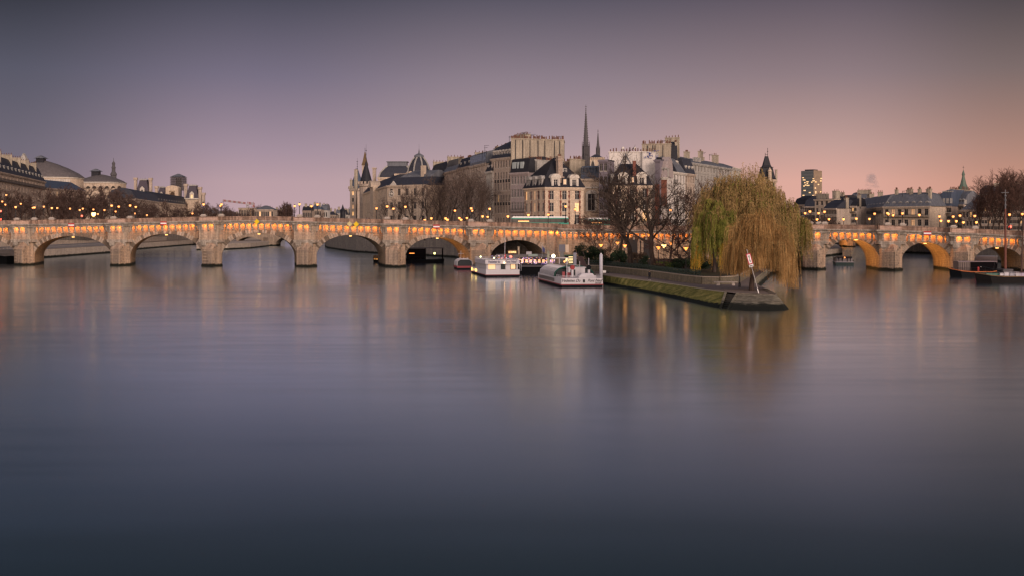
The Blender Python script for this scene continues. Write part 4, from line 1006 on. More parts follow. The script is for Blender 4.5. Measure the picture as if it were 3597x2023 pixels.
# far bridges seen through the arches
def far_bridge(label,pts,top,piers,spans,depth,mat):
    root=thing('far_bridge',label,'bridge'); D=pts; 
    m=MB(); y0=D
    for a,b,zc in spans:
        xa,xb=X(a,D),X(b,D); prof=[(xa,-1)]+[((xa+xb)/2-math.cos(math.pi*i/16)*(xb-xa)/2,.8+(zc-.8)*math.sin(math.pi*i/16)) for i in range(17)]+[(xb,-1)]
        for (x0,z0),(x1,z1) in zip(prof,prof[1:]): m.face([(x0,D,z0),(x1,D,z1),(x1,D+depth,z1),(x0,D+depth,z0)]) if True else None
        for (x0,z0),(x1,z1) in zip(prof,prof[1:]):
            if x1>x0+1e-6: m.face([(x0,D,z0),(x1,D,z1),(x1,D,top),(x0,D,top)])
        m.box(xa,xb,D+.01,D+depth,top-.6,top)
    for a,b in piers:
        xa,xb=X(a,D),X(b,D); m.box(xa,xb,D,D+depth,-1,top); 
    m.build('bridge_wall',mat,root)
    m=MB()
    for a,b in piers:
        xa,xb=X(a,D),X(b,D); c=(xa+xb)/2; m.loft([[(xa-.3,D+.1,z),(c,D-3.5,z),(xb+.3,D+.1,z)] for z in (-1,5.2)])
    m.build('cutwater',S_PIER,root)
    allx=[p for s in spans for p in s[:2]]+[p for s in piers for p in s]; m=MB(); m.box(X(min(allx),D),X(max(allx),D),D-.5,D,top-.4,top+.9); m.build('parapet',S_COR,root); return root
far_bridge('pale far bridge whose arches show through the third arch from the left',740,8.2,[(925,968),(1066,1090)],[(968,1066,5.6),(830,925,5.4)],16,S_PIER)
b2=far_bridge('far bridge with ochre vaults seen through the right hand arches above the small boat',700,8.6,[(2978,3004),(2880,2895),(3092,3120)],[(2895,2978,7),(3004,3092,6.8)],18,S_PIER)
l=bpy.data.lights.new('far_arch_light','SPOT'); l.energy=9000; l.color=(1,.4,.1); l.spot_size=R(140)
for px in (2915,3030):
    o=bpy.data.objects.new('far_arch_light',l); C.objects.link(o); o.parent=b2; o.location=(X(px,700),703,6); o.rotation_euler=Vector((1,.3,-.2)).to_track_quat('-Z','Y').to_euler()
# ------------------------------------------------------------------ right bank
def far_right():
    D=1500;k=D/F; root=thing('office_tower','tall dark glass office tower with scattered lit windows','tower',W(2814,705,D)); w1=38*k; w2=35*k; h=103*k
    m=MB(); Lf=[(0,0),(w1,-9),(w1+w2,2),(w1+w2,26),(9,26)]; m.prism(Lf,-25,h); m.build('glass_wall',NTglass(),root)
    m=MB(); m.prism([(5,2),(w1,-5),(w1+w2-4,4),(w1+w2-4,24),(12,24)],h,h+5*k); m.build('roof_plant',SLATED,root)
    rr=random.Random(8); m=MB(); ml=MB(); md=MB()
    U=(Vector((w1,-9))).normalized(); V=Vector((w2,11)).normalized(); nU=Vector((U.y,-U.x)); nV=Vector((V.y,-V.x)); LU=math.hypot(w1,9); LV=math.hypot(w2,11)
    nf=24
    fr=MB()
    for f in range(nf+1):
        z=f*h/nf
        a=Vector((w1,-9))
        p,q=a+nV*.25,a+V*LV+nV*.25; fr.loft([[(p.x,p.y,z-.35),(p.x+nV.x*.2,p.y+nV.y*.2,z-.35),(p.x+nV.x*.2,p.y+nV.y*.2,z+.35),(p.x,p.y,z+.35)],[(q.x,q.y,z-.35),(q.x+nV.x*.2,q.y+nV.y*.2,z-.35),(q.x+nV.x*.2,q.y+nV.y*.2,z+.35),(q.x,q.y,z+.35)]])
    for i in range(15):
        p=Vector((w1,-9))+V*(LV*i/14); q=p+nV*.5; fr.loft([[(p.x-.2,p.y,z),(p.x+.2,p.y,z),(q.x+.2,q.y,z),(q.x-.2,q.y,z)] for z in (0,h)])
    fr.build('metal_fins',plain('bronze_fins',(.30,.22,.15),.5),root)
    lights=[(.1,18),(.14,16.2),(.25,13.9),(.42,14.6),(.45,13.2),(.3,12),(.45,11.6),(.18,11.2),(.2,7.6),(.62,5.8),(.12,3.6),(.88,3.4),(.92,17),(.9,15.3),(.8,14.2)]
    for u,f in lights:
        z=f*h/nf; L=LU*(.1+.12*rr.random()); p=U*(u*LU)+nU*.3; q=p+U*L; m.face([(p.x,p.y,z),(q.x,q.y,z),(q.x,q.y,z+1.2),(p.x,p.y,z+1.2)])
    for i in range(10):
        f=rr.randrange(2,18); u=rr.choice([.05,.12,.3,.45,.5,.55,.7,.75,.8]); z=f*h/nf+.6; p=Vector((w1,-9))+V*(u*LV)+nV*.75; q=p+V*(1.6+2.0*rr.random()); m.face([(p.x,p.y,z),(q.x,q.y,z),(q.x,q.y,z+1.3),(p.x,p.y,z+1.3)])
    m.build('lit_windows',emit('office_light',(1,.6,.2),.7),root)
    kw=dict(style='dim',zb=8)
    S=[(2790,2832,620,612,722,'low dark mansard house emerging right of the willow',dict(floors=5,bays=6,wall=ST_D,h1=3.2,rm=SLATED)),
       (2826,2866,600,596,728,'house with blue slate mansard directly below the office tower',dict(floors=4,bays=6,wall=ST_B,h1=3.2,rm=SLATE,chim=((.9,5,1,1.6,4.6,2),))),
       (2862,2930,575,565,703,'cream corner house with stepped flat roofs in front of the office tower',dict(floors=5,bays=4,wall=ST_A,roof='flat',right=3,ww=1.3,chim=((.1,4,6,2,2.6,4),(.8,4,2,3,3.8,3)))),
       (2926,2962,585,580,716,'dark roofed house left of the pale upper terrace blocks',dict(floors=4,bays=5,wall=ST_D,h1=2.5,rm=SLATED,chim=((.3,5,1.2,1.2,4.2,2),))),
       (2938,2990,680,675,697,'cream upper block with flat terraces on the far skyline',dict(floors=5,bays=7,wall=ST_C,roof='flat',chim=((.1,4,4,2,3,4),))),
       (2986,3042,670,665,700,'pale grey far block with zinc roof left of the great mansard block',dict(floors=5,bays=8,wall=ST_B,roof='mansard',h1=2,rm=ZINC,chim=((.7,5,7,2,4.5,9),))),
       (2893,2938,500,494,735,'low house with slanted skylights behind the bridge lamps',dict(floors=4,bays=8,wall=ST_B,h1=2.3,run1=2.6,rm=SLATE,chim=((.95,6,1.2,1.5,4.2,3),))),
       (2938,2962,500,498,726,'tall narrow grey house between two lower roofs',dict(floors=5,bays=3,wall=ST_D,h1=2.2,rm=SLATED)),
       (2960,3008,500,497,727,'pale house with dark blue mansard beside the great mansard block',dict(floors=5,bays=6,wall=ST_B,h1=3.1,run1=1.8,h2=.6,rm=SLATED,balc=(1,),chim=((.95,5,1,2,4.6,3),)))]
    for a,b,da,db,y,lab,kk in S: house('apartment_building',lab,a,da,b,db,y,depth=14,**{**kw,**kk})
    # great mansard block with two visible fronts
    house('apartment_building','left wing of the great blue grey mansard block behind the right hand bridge',3004,560,3103,486,729,depth=15,floors=5,bays=11,wall=ST_B,h1=4.7,run1=2.8,h2=.9,rm=ZINC,dorm=10,dh=1.0,balc=(1,),chim=((.2,5,1,2,6.6,3),(.5,5,1,2,6.8,3),(.06,6,5,2,6.6,7)),refp='r',lit=.06,**kw)
    house('apartment_building','great mansard block with curved roof, many chimneys and two dormer rows',3103,486,3266,470,729,depth=15,floors=4,bays=7,fh=4.1,ww=1.6,wall=ST_A,h1=4.9,run1=2.8,h2=.8,sidein=1,rm=ZINC,dorm=7,dh=1.3,balc=(1,),rowh=(1,2,3),chim=((.18,3.5,.8,1.5,6.7,3),(.36,6,1.6,.8,6.6,4),(.5,3.5,.8,1.5,6.8,3),(.68,3.5,.8,1.6,6.7,3),(.8,6,2.2,.8,6.6,5),(.9,3.5,.8,1.4,6.7,3)),lit=.12,dlit=.12,**kw)
    house('apartment_building','dark narrow houses in the gap right of the great mansard block',3262,520,3296,515,708,depth=12,floors=5,bays=6,wall=ST_D,roof='mansard',h1=1.6,rm=SLATE,chim=((.5,4,3,1.4,2.6,5),),**kw)
    rt,L,he=house('domed_house','building with a big rounded dark blue roof and skylights near the steeple',3286,480,3341,476,727,depth=14,floors=4,bays=6,wall=ST_D,roof='none',balc=(1,),style='dim',zb=8)
    m=MB(); m.loft([[(x,y,z) for x,z in [(0,he)]+[(L*1.0-(L*1.0)*math.cos(a),he+6.6*math.sin(a)) for a in [math.pi/2*i/8 for i in range(1,9)]]+[(L*1.02,he)]] for y in (0,14)]); m.build('roof',ZINCB,rt)
    m=MB()
    for i in range(6): m.box(L*.45+i*.75,L*.45+i*.75+.5,-.15,.05,he+5.6,he+6.1)
    for i in range(4): m.box(L*.25+i*1.4,L*.25+i*1.4+.9,-.2,.1,he+1.2,he+3.2)
    m.build('skylight',ST_G,rt)
    house('apartment_building','house with pale blank gable wall under the green steeple',3330,486,3385,480,722,depth=12,floors=5,bays=8,wall=ST_B,h1=4,run1=2.4,rm=ZINC,dorm=5,chim=((.05,5,1,2,6,3),),**kw)
    party('stained pale party wall block with chimneys left of the steeple',3336,500,3408,496,666,672,800,10,ST_P,(.3,.6),14)
    party('bright pale blank wall below the stained block near the steeple',3330,492,3395,489,700,697,800,6,ST_W,(),0)
    house('apartment_building','plain house with grey blue roof at the foot of the right hand trees',3380,470,3440,462,740,depth=12,floors=3,bays=5,wall=ST_B,roof='hip',h1=5.5,rm=ZINC,**kw)
    house('apartment_building','large grey apartment house behind the bare trees at the right edge',3436,440,3660,425,705,depth=15,floors=6,bays=20,wall=ST_B,h1=4,run1=2.0,rm=SLATE,dorm=12,chim=((.2,6,1.2,2,6,3),(.5,6,1.2,2,6,3)),lit=.02,**kw)
    # steeple
    D=620;k=D/F; root=thing('steeple','green copper church steeple with small open lantern','steeple',W(3384,668,D)); H0=78*k
    q=lambda s,z:[(s*math.cos(a),s*math.sin(a),z) for a in [math.pi/4*i+math.pi/8 for i in range(8)]]
    m=MB(); m.loft([q(2.6,-14),q(2.6,0)]); m.build('tower',ST_B,root)
    cop=plain('green_copper',(.09,.13,.10),.6)
    m=MB(); m.loft([q(2.8,0),q(1.5,H0*.25),q(.62,H0*.58),q(.62,H0*.66),q(.85,H0*.67),q(.5,H0*.78),q(.05,H0*.9)]); m.build('needle',cop,root)
    m=MB(); m.tube([(0,0,H0*.88),(0,0,H0*1.08)],.06,4); m.box(-.4,.4,-.05,.05,H0*1.0,H0*1.02); m.build('cross',BRONZE,root)
def NTglass():
    n=NT('dark_glass'); sp=n.n('ShaderNodeSeparateXYZ'); n.l(n.tc(),sp.inputs[0]); a=n.math('FRACT',n.math('MULTIPLY',sp.outputs[2],.25)); f=n.ramp(a,[(.0,(.03,.045,.055)),(.5,(.02,.04,.05)),(.52,(.05,.06,.07))]); n.col(f); n.set(.25,.35); return n.mat
far_right()
for px,D,y0,y1,lb in ((1834,403,490,466,'leftmost aerial on the ochre party wall'),(1849,403,492,469,'second aerial on the ochre party wall'),(1866,403,492,474,'third aerial on the ochre party wall'),(1887,403,493,480,'shortest aerial on the ochre party wall'),(1964,402,496,480,'rightmost aerial on the ochre party wall'),(1789,404,496,480,'aerial on the stepped roof left of the party wall'),(1703,420,548,512,'tall double aerial above the glazed attic'),(1694,424,556,532,'short aerial above the glazed attic'),(2325,419,508,496,'aerial on the grey stone chimney block'),(2466,450,560,537,'thin mast aerial on the cluttered zinc roof'),(2492,455,560,543,'broad aerial on the cluttered zinc roof'),(3006,660,685,676,'aerial above the far grey block'),(3170,470,690,672,'aerial above the great mansard block'),(3052,500,690,668,'pair topped aerial above the left mansard wing')):
    antenna(px,D,y0,y1,lb)
# steam
def steam():
    n=NT('steam'); n.t.nodes.remove(n.b); v=n.n('ShaderNodeVolumePrincipled'); v.inputs['Color'].default_value=(.62,.62,.7,1); v.inputs['Density'].default_value=.022
    nz=n.noise(.05,detail=3); n.l(n.ramp(nz,[(.42,(0,0,0)),(.62,(.03,.03,.03))]),v.inputs['Density']) if False else None
    n.l(v.outputs[0],n.out.inputs['Volume'])
    D=2000;k=D/F; m=MB()
    root=None
    rr=random.Random(2)
    for i in range(26):
        f=i/25; px=3088-40*f+rr.gauss(0,7) if f<.5 else 3068-30*(f-.5)+rr.gauss(0,11); y=690-75*f+rr.gauss(0,5); r=5+11*f*rr.uniform(.6,1.1)
        m.ball(W(px,y,D+rr.uniform(0,120)),r*k,8,0,.75)
    m.build('steam',n.mat,None,True,label='thin pale steam cloud over the mansard roofs',cat='steam',kind='stuff')
steam()
# ------------------------------------------------------------------ trees
BARK=barkmat('dark_bark',(.06,.045,.038)); BARKB=barkmat('brown_bark',(.085,.05,.04)); BARKP=barkmat('purple_brown_twigs',(.105,.07,.06))
BARKG=barkmat('grey_bark',(.10,.08,.07))
def tree_meshes(seed,h=16,spread=1.0,r0=.32,levels=5,up=.35,fork=.28,twig=.035,mats=(BARK,BARKB),kids=(6,5,5,4),limb=.42,droop=0.0,lean=0):
    rr=random.Random(seed); T=MB(); K=MB()
    def branch(p,d,L,r,lv,maxlv):
        n=4 if lv<2 else 3; pts=[p]; rad=[r]; q=p.copy(); dd=d.copy()
        for i in range(n):
            dd=(dd+Vector((rr.gauss(0,.16),rr.gauss(0,.16),rr.gauss(0,.1)+(up*.25 if lv<3 else up*.1)-droop*lv*.08))).normalized()
            q=q+dd*(L/n); pts.append(q.copy()); rad.append(r*(1-.55*(i+1)/n))
        mb=T if lv<2 else K
        mb.tube(pts,[max(x,twig) for x in rad],6 if lv==0 else 4 if lv<2 else 3,caps=False)
        if lv>=maxlv: return
        k=kids[min(lv,len(kids)-1)]
        for i in range(k):
            f=(fork+(1-fork)*(i+.6*rr.random())/k) if lv==0 else (.25+.75*(i+rr.random())/k)
            j=min(n-1,int(f*n)); t=f*n-j; s=pts[j].lerp(pts[j+1],t)
            ax=(pts[j+1]-pts[j]).normalized(); az=rr.uniform(0,2*math.pi) if lv else i*2.4+rr.uniform(-.4,.4)
            o=ax.orthogonal().normalized(); o=Matrix.Rotation(az,3,ax)@o
            sp=(.75*spread if lv==0 else .65)*(1.0 if lv else 1.1-.45*f)
            nd=(ax+o*sp*rr.uniform(.8,1.5)).normalized()
            rl=rad[j]*(.62 if lv==0 else .6)
            branch(s,nd,L*(limb if lv==0 else .55)*rr.uniform(.75,1.2)*(1.15-.35*f if lv==0 else 1),rl,lv+1,maxlv)
    branch(Vector((0,0,-.3)),Vector((lean,0,1)).normalized(),h*.82,r0,0,levels-1)
    k=h/max(v[2] for v in K.v)
    for q in (T,K): q.v=[(x*k,y*k,z*k) for x,y,z in q.v]
    return T.mesh('trunk',mats[0],True),K.mesh('crown',mats[1])
TM={}
def tree_kind(key,**kw):
    if key not in TM: TM[key]=tree_meshes(**kw)
    return TM[key]
def tree(key,name,label,loc,scale=1,rz=0,group=None,sz=None,**kw):
    a,b=tree_kind(key,**kw); root=thing(name,label,'tree',loc,rz,group); root.scale=(scale,scale,sz or scale)
    link('trunk',a,root); link('crown',b,root); return root
RT=random.Random(21)
# left bank rows: bare brown plane trees
def rows_of_trees():
    V=[('p%d'%i,dict(seed=40+i,h=15,spread=1.15,r0=.3,levels=5,twig=.042,kids=(9,6,5,5),mats=(BARKB,BARKP),fork=.2,limb=.5)) for i in range(4)]
    spots=[]
    # px, D, top y
    for px,D,yt in ((-60,430,640),(-5,445,650),(40,455,652),(88,470,655),(135,480,668),(178,490,665),(222,500,662),(268,510,660),(310,520,662),(352,530,664),(395,540,668),(432,550,672),(-30,520,650),(60,560,664),(120,600,672),(205,590,670),(245,620,672),(290,600,668),(330,640,668),(372,620,668),(415,660,676),(455,620,690)):
        spots.append((px,D,yt))
    i=0
    for px,D,yt in spots:
        key,kw=V[i%4]; zt=Z(yt+(12 if px<170 else -8),D); zb=9.0; s=(zt-zb)/14.2
        tree(key,'plane_tree','%s from the left among bare brown trees on the left bank'%(ORD[i] if i<20 else ORD[i-20]+' last'),(X(px,D),D,zb),s*1.02,RT.uniform(0,6),'bare brown trees along the left bank street',sz=s,**kw); i+=1
    mid=[(478,620,700),(505,640,704),(532,660,702),(560,660,712),(590,680,706),(612,700,716),(640,700,712),(668,720,714),(697,740,708),(716,760,722),(745,790,716),(764,760,712),(790,800,730),(812,820,722),(840,860,738),(892,860,728),(912,880,724),(930,900,722),(950,880,728),(1150,1000,745)]
    for j,(px,D,yt) in enumerate(mid):
        key,kw=V[(j+1)%4]; zt=Z(yt,D); zb=7.5; s=(zt-zb)/14.2
        tree(key,'quay_tree','%s from the left of the smaller bare trees below the town hall and crane'%ORD[j],(X(px,D),D,zb),s*1.15,RT.uniform(0,6),'bare trees below the town hall',sz=s,**kw)
    kw=dict(seed=77,h=16,spread=.35,r0=.22,levels=5,twig=.05,kids=(12,6,5,3),mats=(BARKB,BARKP),fork=.12,limb=.4,up=1.4)
    for j,(px,yt) in enumerate(((994,716),(1006,722),(1018,724),(1028,730),(985,738))):
        D=800; s=(Z(yt,D)-7)/14.5; tree('poplar','poplar_tree','%s from the left of the narrow upright poplars beyond the bridge'%['second','third','fourth','rightmost','first'][j],(X(px,D),D,7),s*1.0,j*1.3,'upright poplars beyond the bridge',sz=s,**kw)
    # island quay trees in front of the long facades
    V2=[('q%d'%i,dict(seed=60+i,h=17,spread=1.05,r0=.27,levels=5,twig=.03,kids=(8,5,4,4),mats=(barkmat('plane_bark',(.08,.06,.05)),barkmat('grey_brown_twigs',(.11,.082,.07))),fork=.2,limb=.5,up=.6)) for i in range(3)]
    sp=[(1392,480,690),(1432,470,668),(1462,462,655),(1495,452,640),(1528,445,628),(1560,436,622),(1592,428,600),(1625,420,590),(1655,413,600),(1690,406,620),(1720,402,640),(1360,492,700)]
    for j,(px,D,yt) in enumerate(sp):
        key,kw=V2[j%3]; s=(Z(yt,D)-9.6)/16; tree(key,'street_tree','%s bare tree before the receding facades between courthouse and tall block'%ORD[j],(X(px,D),D,9.6),s*1.0,RT.uniform(0,6),'bare trees before the island facades',sz=s,**kw)
    # right bank
    V3=[('r%d'%i,dict(seed=90+i,h=19,spread=.9,r0=.33,levels=5,twig=.035,kids=(9,6,5,5),mats=(BARK,BARKB),fork=.22,limb=.48,up=.7)) for i in range(3)]
    sp=[(3420,420,690),(3450,400,628),(3482,392,606),(3512,400,598),(3540,388,600),(3575,392,606),(3600,380,600),(3632,400,606),(3466,430,655),(3530,420,640)]
    for j,(px,D,yt) in enumerate(sp):
        key,kw=V3[j%3]; s=(Z(yt,D)-8.6)/18; tree(key,'tall_bare_tree','%s in the clump of tall bare trees at the right edge'%ORD[j],(X(px,D),D,8.6),s*.95,RT.uniform(0,6),'tall bare trees at the right edge',sz=s,**kw)
    for j,(px,D,yt) in enumerate(((2905,470,755),(2890,480,758),(2925,470,760),(2868,480,752))):
        key,kw=V[j%4]; s=(Z(yt,D)-8)/14.2; tree(key,'small_bare_tree','%s of the low bushy bare trees behind the lamps right of the willow'%ORD[j],(X(px,D),D,8),s*1.4,j,'low bushy trees behind the right bridge',sz=s,**kw)
rows_of_trees()
# garden trees before the terrace wall
ZG=2.9
def gpt(px,y,z=ZG): return G(px,y,z)
def gtree(key,name,label,px,yb,yt,wide=1,rz=0,**kw):
    p=gpt(px,yb); h=(yb-yt)*p.y/F; hh=kw['h']
    return tree(key,name,label,(p.x,p.y,ZG),h/(hh*.97)*wide,rz,None,sz=h/(hh*.97),**kw)
bk=dict(mats=(BARK,BARK),twig=.03)
gtree('g1','large_bare_tree','tallest bare garden tree with thick straight trunk before the twin house',2216,932,530,1.25,.4,seed=5,h=26,spread=1.05,r0=.62,levels=5,kids=(11,6,5,4),fork=.3,limb=.42,up=.8,**bk)
gtree('g2','large_bare_tree','bare garden tree with dark curving limbs right of the tallest one',2297,937,590,1.25,2.0,seed=16,h=20,spread=1.2,r0=.5,levels=5,kids=(9,6,5,4),fork=.3,limb=.5,up=.3,lean=.12,**bk)
gtree('g3','large_bare_tree','slimmer bare garden tree immediately left of the tallest one',2184,926,605,1.15,4.0,seed=27,h=20,spread=1.1,r0=.42,levels=5,kids=(8,5,5,3),fork=.3,limb=.45,up=.5,**bk)
gtree('g4','garden_tree','thin bare tree over the white signal boards at the garden edge',2088,915,745,1.4,1.0,seed=31,h=14,spread=1.1,r0=.16,levels=5,kids=(9,6,5,3),fork=.15,limb=.5,up=.6,mats=(BARKB,BARKB),twig=.03)
gtree('g5','garden_tree','small bare tree between the signal boards and the large trunks',2132,918,770,1.3,2.5,seed=33,h=14,spread=1.1,r0=.15,levels=5,kids=(9,6,5,3),fork=.15,limb=.5,up=.6,mats=(BARKB,BARKB),twig=.03)
gtree('g6','garden_tree','twisted low tree with reddish twigs left of the green willow',2405,947,800,1.6,.5,seed=35,h=11,spread=1.4,r0=.26,levels=5,kids=(8,6,5,4),fork=.15,limb=.55,up=.1,mats=(BARK,barkmat('reddish_twigs',(.06,.03,.028))),twig=.03)
gtree('g7','garden_tree','tangled bare tree filling the gap before the green willow',2420,925,650,1.35,3.5,seed=37,h=16,spread=1.2,r0=.3,levels=5,kids=(8,5,5,3),fork=.15,limb=.5,up=.5,mats=(BARK,BARKB),twig=.035)
gtree('g8','garden_tree','bare tree rising in front of the white houses and orange lamp',2352,922,630,1.25,5.5,seed=39,h=17,spread=1.2,r0=.3,levels=5,kids=(9,6,5,4),fork=.2,limb=.5,up=.4,**bk)
gtree('g9','garden_tree','brown bare tree behind the crown of the willows under the cluttered roofs',2478,920,596,1.1,1.5,seed=41,h=22,spread=1.0,r0=.35,levels=5,kids=(11,6,5,4),fork=.3,limb=.45,up=.6,mats=(BARK,BARKB),twig=.035)
# leafy shrubs
EVER=leafmat('evergreen_leaf',(.008,.018,.01),(.015,.03,.014),(.03,.05,.02)); DRY=leafmat('dry_leaf',(.05,.03,.02),(.08,.05,.03),(.06,.055,.03))
def leaf(mb,p,s,rr,m=0):
    a=Vector((rr.gauss(0,1),rr.gauss(0,1),rr.gauss(0,1))).normalized(); b=a.orthogonal().normalized()*s*.5; a=a*s
    mb.face([p-a*.5,p+b,p+a*.5,p-b],m)
def shrub(label,px,y,w,h,mat,n=900,s=.22,seed=1,z=ZG,name='shrub'):
    rr=random.Random(seed); p0=gpt(px,y,z); root=thing(name,label,'shrub',p0); m=MB(); w/=2
    lobes=[(rr.uniform(-.6,.6)*w,rr.uniform(-.6,.6)*w,rr.uniform(.25,.8)*h,rr.uniform(.35,.6)) for _ in range(7)]
    for i in range(n):
        lx,ly,lz,lr=rr.choice(lobes); d=Vector((rr.gauss(0,1),rr.gauss(0,1),rr.gauss(0,1))).normalized()*(rr.random()**.4)
        leaf(m,Vector((lx+d.x*lr*w,ly+d.y*lr*w,max(.05,lz+d.z*lr*h*.5))),s*rr.uniform(.6,1.4),rr)
    m.build('foliage',mat,root)
    m=MB()
    for i in range(5): m.tube([(0,0,-.1),(rr.uniform(-.2,.2)*w,rr.uniform(-.2,.2)*w,h*.35),(rr.uniform(-.6,.6)*w,rr.uniform(-.6,.6)*w,h*.75)],[.06,.04,.02],4)
    m.build('stem',BARK,root); return root
shrub('tall dark evergreen shrub left of the two large trunks',2172,940,4.2,4.6,EVER,2600,.24,2)
shrub('dark round evergreen shrub behind the white mooring post',2092,925,5.5,4.2,EVER,2400,.24,3)
shrub('low dark evergreen bush hanging over the quay wall by the mooring post',2136,938,2.2,2.4,EVER,900,.2,4)
shrub('dark pointed bush standing between the trunks of the large trees',2262,940,2.4,2.8,EVER,1000,.2,5)
shrub('reddish brown bush under the pair of trunks',2240,925,6,3,DRY,1600,.2,6)
shrub('brown twiggy bush at the foot of the terrace wall',2122,915,5,4,DRY,1500,.2,7)
shrub('dark bush just left of the green willow',2470,935,4.5,3,EVER,1500,.22,8)
shrub('small light bush on the garden edge below the willow',2440,948,1.8,1.4,DRY,400,.15,9)
shrub('dark bush beside the floating landing stage',2062,925,4,3.2,EVER,1400,.22,10)
shrub('dark mass of evergreen leaves left of the glowing kiosk',2045,912,5,4.6,EVER,1800,.24,11)
shrub('broad dark evergreen bush right of the lit lawn by the wall',2398,948,6,2.6,EVER,1800,.22,13)
shrub('low tangled brown bush spilling over the wall beneath the garden lamps',2330,952,5,1.7,DRY,1300,.2,14)
shrub('dark clipped bush near the willow trunk at the garden end',2452,952,5,1.9,EVER,1300,.2,15)
# clipped hedge on the terrace
def hedge():
    rr=random.Random(4); m=MB(); a,b=TA.s(2030),TA.s(2440)
    for i in range(5200):
        t=rr.uniform(a,b); m2=Vector(TA.P(t,-2-rr.random()*1.6,TA.top(t)-1.0+rr.random()*2.9)); leaf(m,m2,.3,rr)
    o=m.build('hedge',leafmat('winter_hedge',(.02,.016,.012),(.035,.024,.018),(.05,.035,.025)),None,label='long dark clipped hedge on the terrace above the lit corbels',cat='hedge')
hedge()
# ------------------------------------------------------------------ willows
def willow(label,px,yb,z,h,w,seed,strands,cols,tr=.45,leafs=.11,wood=BARK,name='willow_tree',cy=.62,shape=.5,lump=.12,long=(.1,.3),bot=None,offx=0,sel=None,lden=11,trunk_h=.5,inner=.45,wstr=.018,lw=.22,boughs=26):
    rr=random.Random(seed); p0=gpt(px,yb,z); root=thing(name,label,'tree',p0)
    T=MB(); K=MB(); Lf=MB()
    top=Vector((offx*.25,0,h*trunk_h)); T.tube([(0,0,-.2),(tr*.3,0,h*.15),top*.8,top],[tr*1.3,tr,tr*.75,tr*.6],8,caps=False)
    # boughs: each carries its own lobe of hanging strands
    lobes=[]
    for i in range(boughs):
        a=i*2.399+rr.uniform(-.3,.3); u=math.sqrt((i+.7)/boughs)*rr.uniform(.82,1.0)
        zt=h*(cy+(1-cy)*max(0,1-u**(2.2 if shape>.4 else 1.3))**shape)*rr.uniform(.80,1.05); R_=w*.5*u*.9
        c=Vector((offx+R_*math.cos(a),R_*math.sin(a),zt)); lobes.append((c,w*rr.uniform(.085,.15),u))
        mid=top.lerp(c,.5)+Vector((0,0,h*.06)); s0=top-Vector((0,0,rr.uniform(0,h*.1)))
        T.tube([s0,mid,c],[tr*.4,tr*.2,.05],5,caps=False)
        for j in range(5):
            b=mid.lerp(c,rr.random()); q=b+Vector((rr.gauss(0,w*.07),rr.gauss(0,w*.07),rr.uniform(0,h*.06))); T.tube([b,b.lerp(q,.5)+Vector((0,0,.3)),q],[.08,.045,.02],3,caps=False)
    for i in range(strands):
        c,r,u=rr.choice(lobes)
        d=Vector((rr.gauss(0,1),rr.gauss(0,1),rr.gauss(0,.6)+.25)).normalized()*r*(.55+.6*rr.random())
        p=c+d
        if rr.random()<inner: # fill the layers below each bough
            p.z-=rr.random()*h*.42*(.4+u*.6)
        L=h*rr.uniform(*long)*(.6+.6*u)
        if bot:
            zb=bot(p.x-offx,rr)
            L=min(p.z-zb,L) if p.z-L<zb or rr.random()>.35 else L
        L=min(L,p.z-.4)
        if L<.35: continue
        out=Vector((c.x-offx,c.y,0)); out=out.normalized() if out.length>.1 else Vector((1,0,0)); out=(out+Vector((d.x,d.y,0)).normalized()*.8).normalized()
        n=5; ph=rr.uniform(0,6); pts=[p]
        for k in range(n):
            f=(k+1)/n; pts.append(p+out*(L*.16*f**.6)+Vector((.05*L*math.sin(ph+f*2),.05*L*math.cos(ph+f*2),-L*f**1.35+.12*L*math.sin(math.pi*min(1,f*1.5)))))
        mi=0 if sel is None else sel(p.x-offx,p.y,p.z,rr)
        K.tube(pts,[wstr]*len(pts),3,mi,caps=False)
        nl=max(3,int(L*lden))
        for k in range(nl):
            f=(k+rr.random())/nl*n; j=min(n-1,int(f)); q=pts[j].lerp(pts[j+1],f-j)+Vector((rr.gauss(0,.07),rr.gauss(0,.07),0))
            dd=Vector((rr.gauss(0,.6),rr.gauss(0,.6),-1)).normalized()*leafs*rr.uniform(.7,1.7); s=Vector((rr.gauss(0,1),rr.gauss(0,1),0)).normalized()*leafs*lw
            Lf.face([q,q+dd*.5+s,q+dd,q+dd*.5-s],mi)
    T.build('trunk',wood,root,True); K.build('strands',cols,root); Lf.build('crown',cols,root); return root
WG=leafmat('golden_willow',(.20,.11,.038),(.36,.20,.07),(.50,.29,.11),.35)
WO=leafmat('olive_brown_willow',(.17,.115,.045),(.31,.205,.08),(.46,.305,.13),.3)
WGR=leafmat('green_willow',(.075,.09,.018),(.17,.18,.032),(.29,.275,.055),.4)
WLG=leafmat('sunny_willow_leaf',(.30,.20,.03),(.42,.25,.03),(.5,.27,.03),.5)  # brighter yellow leaves, mostly in the lower part of the green willow
willow('wide old olive brown willow at the centre of the island tip with the highest crown',2618,945,ZG,19.6,22.5,3,7600,[WO,WGR],tr=.75,leafs=.24,cy=.36,shape=.62,long=(.07,.2),sel=lambda x,y,z,rr:1 if rr.random()<.12 else 0,lden=6,inner=.5,lw=.3,boughs=34)
willow('green leaved willow on the left side of the large willow',2508,958,ZG,14.2,8.2,7,2600,[WGR,WLG,WO],tr=.35,leafs=.2,cy=.42,shape=.55,long=(.12,.3),sel=lambda x,y,z,rr:(1 if (z<6.0 and rr.random()<.75) else 2 if rr.random()<.12+.08*max(0,z-10) else 0),lden=8,inner=.6,lw=.3,boughs=13)
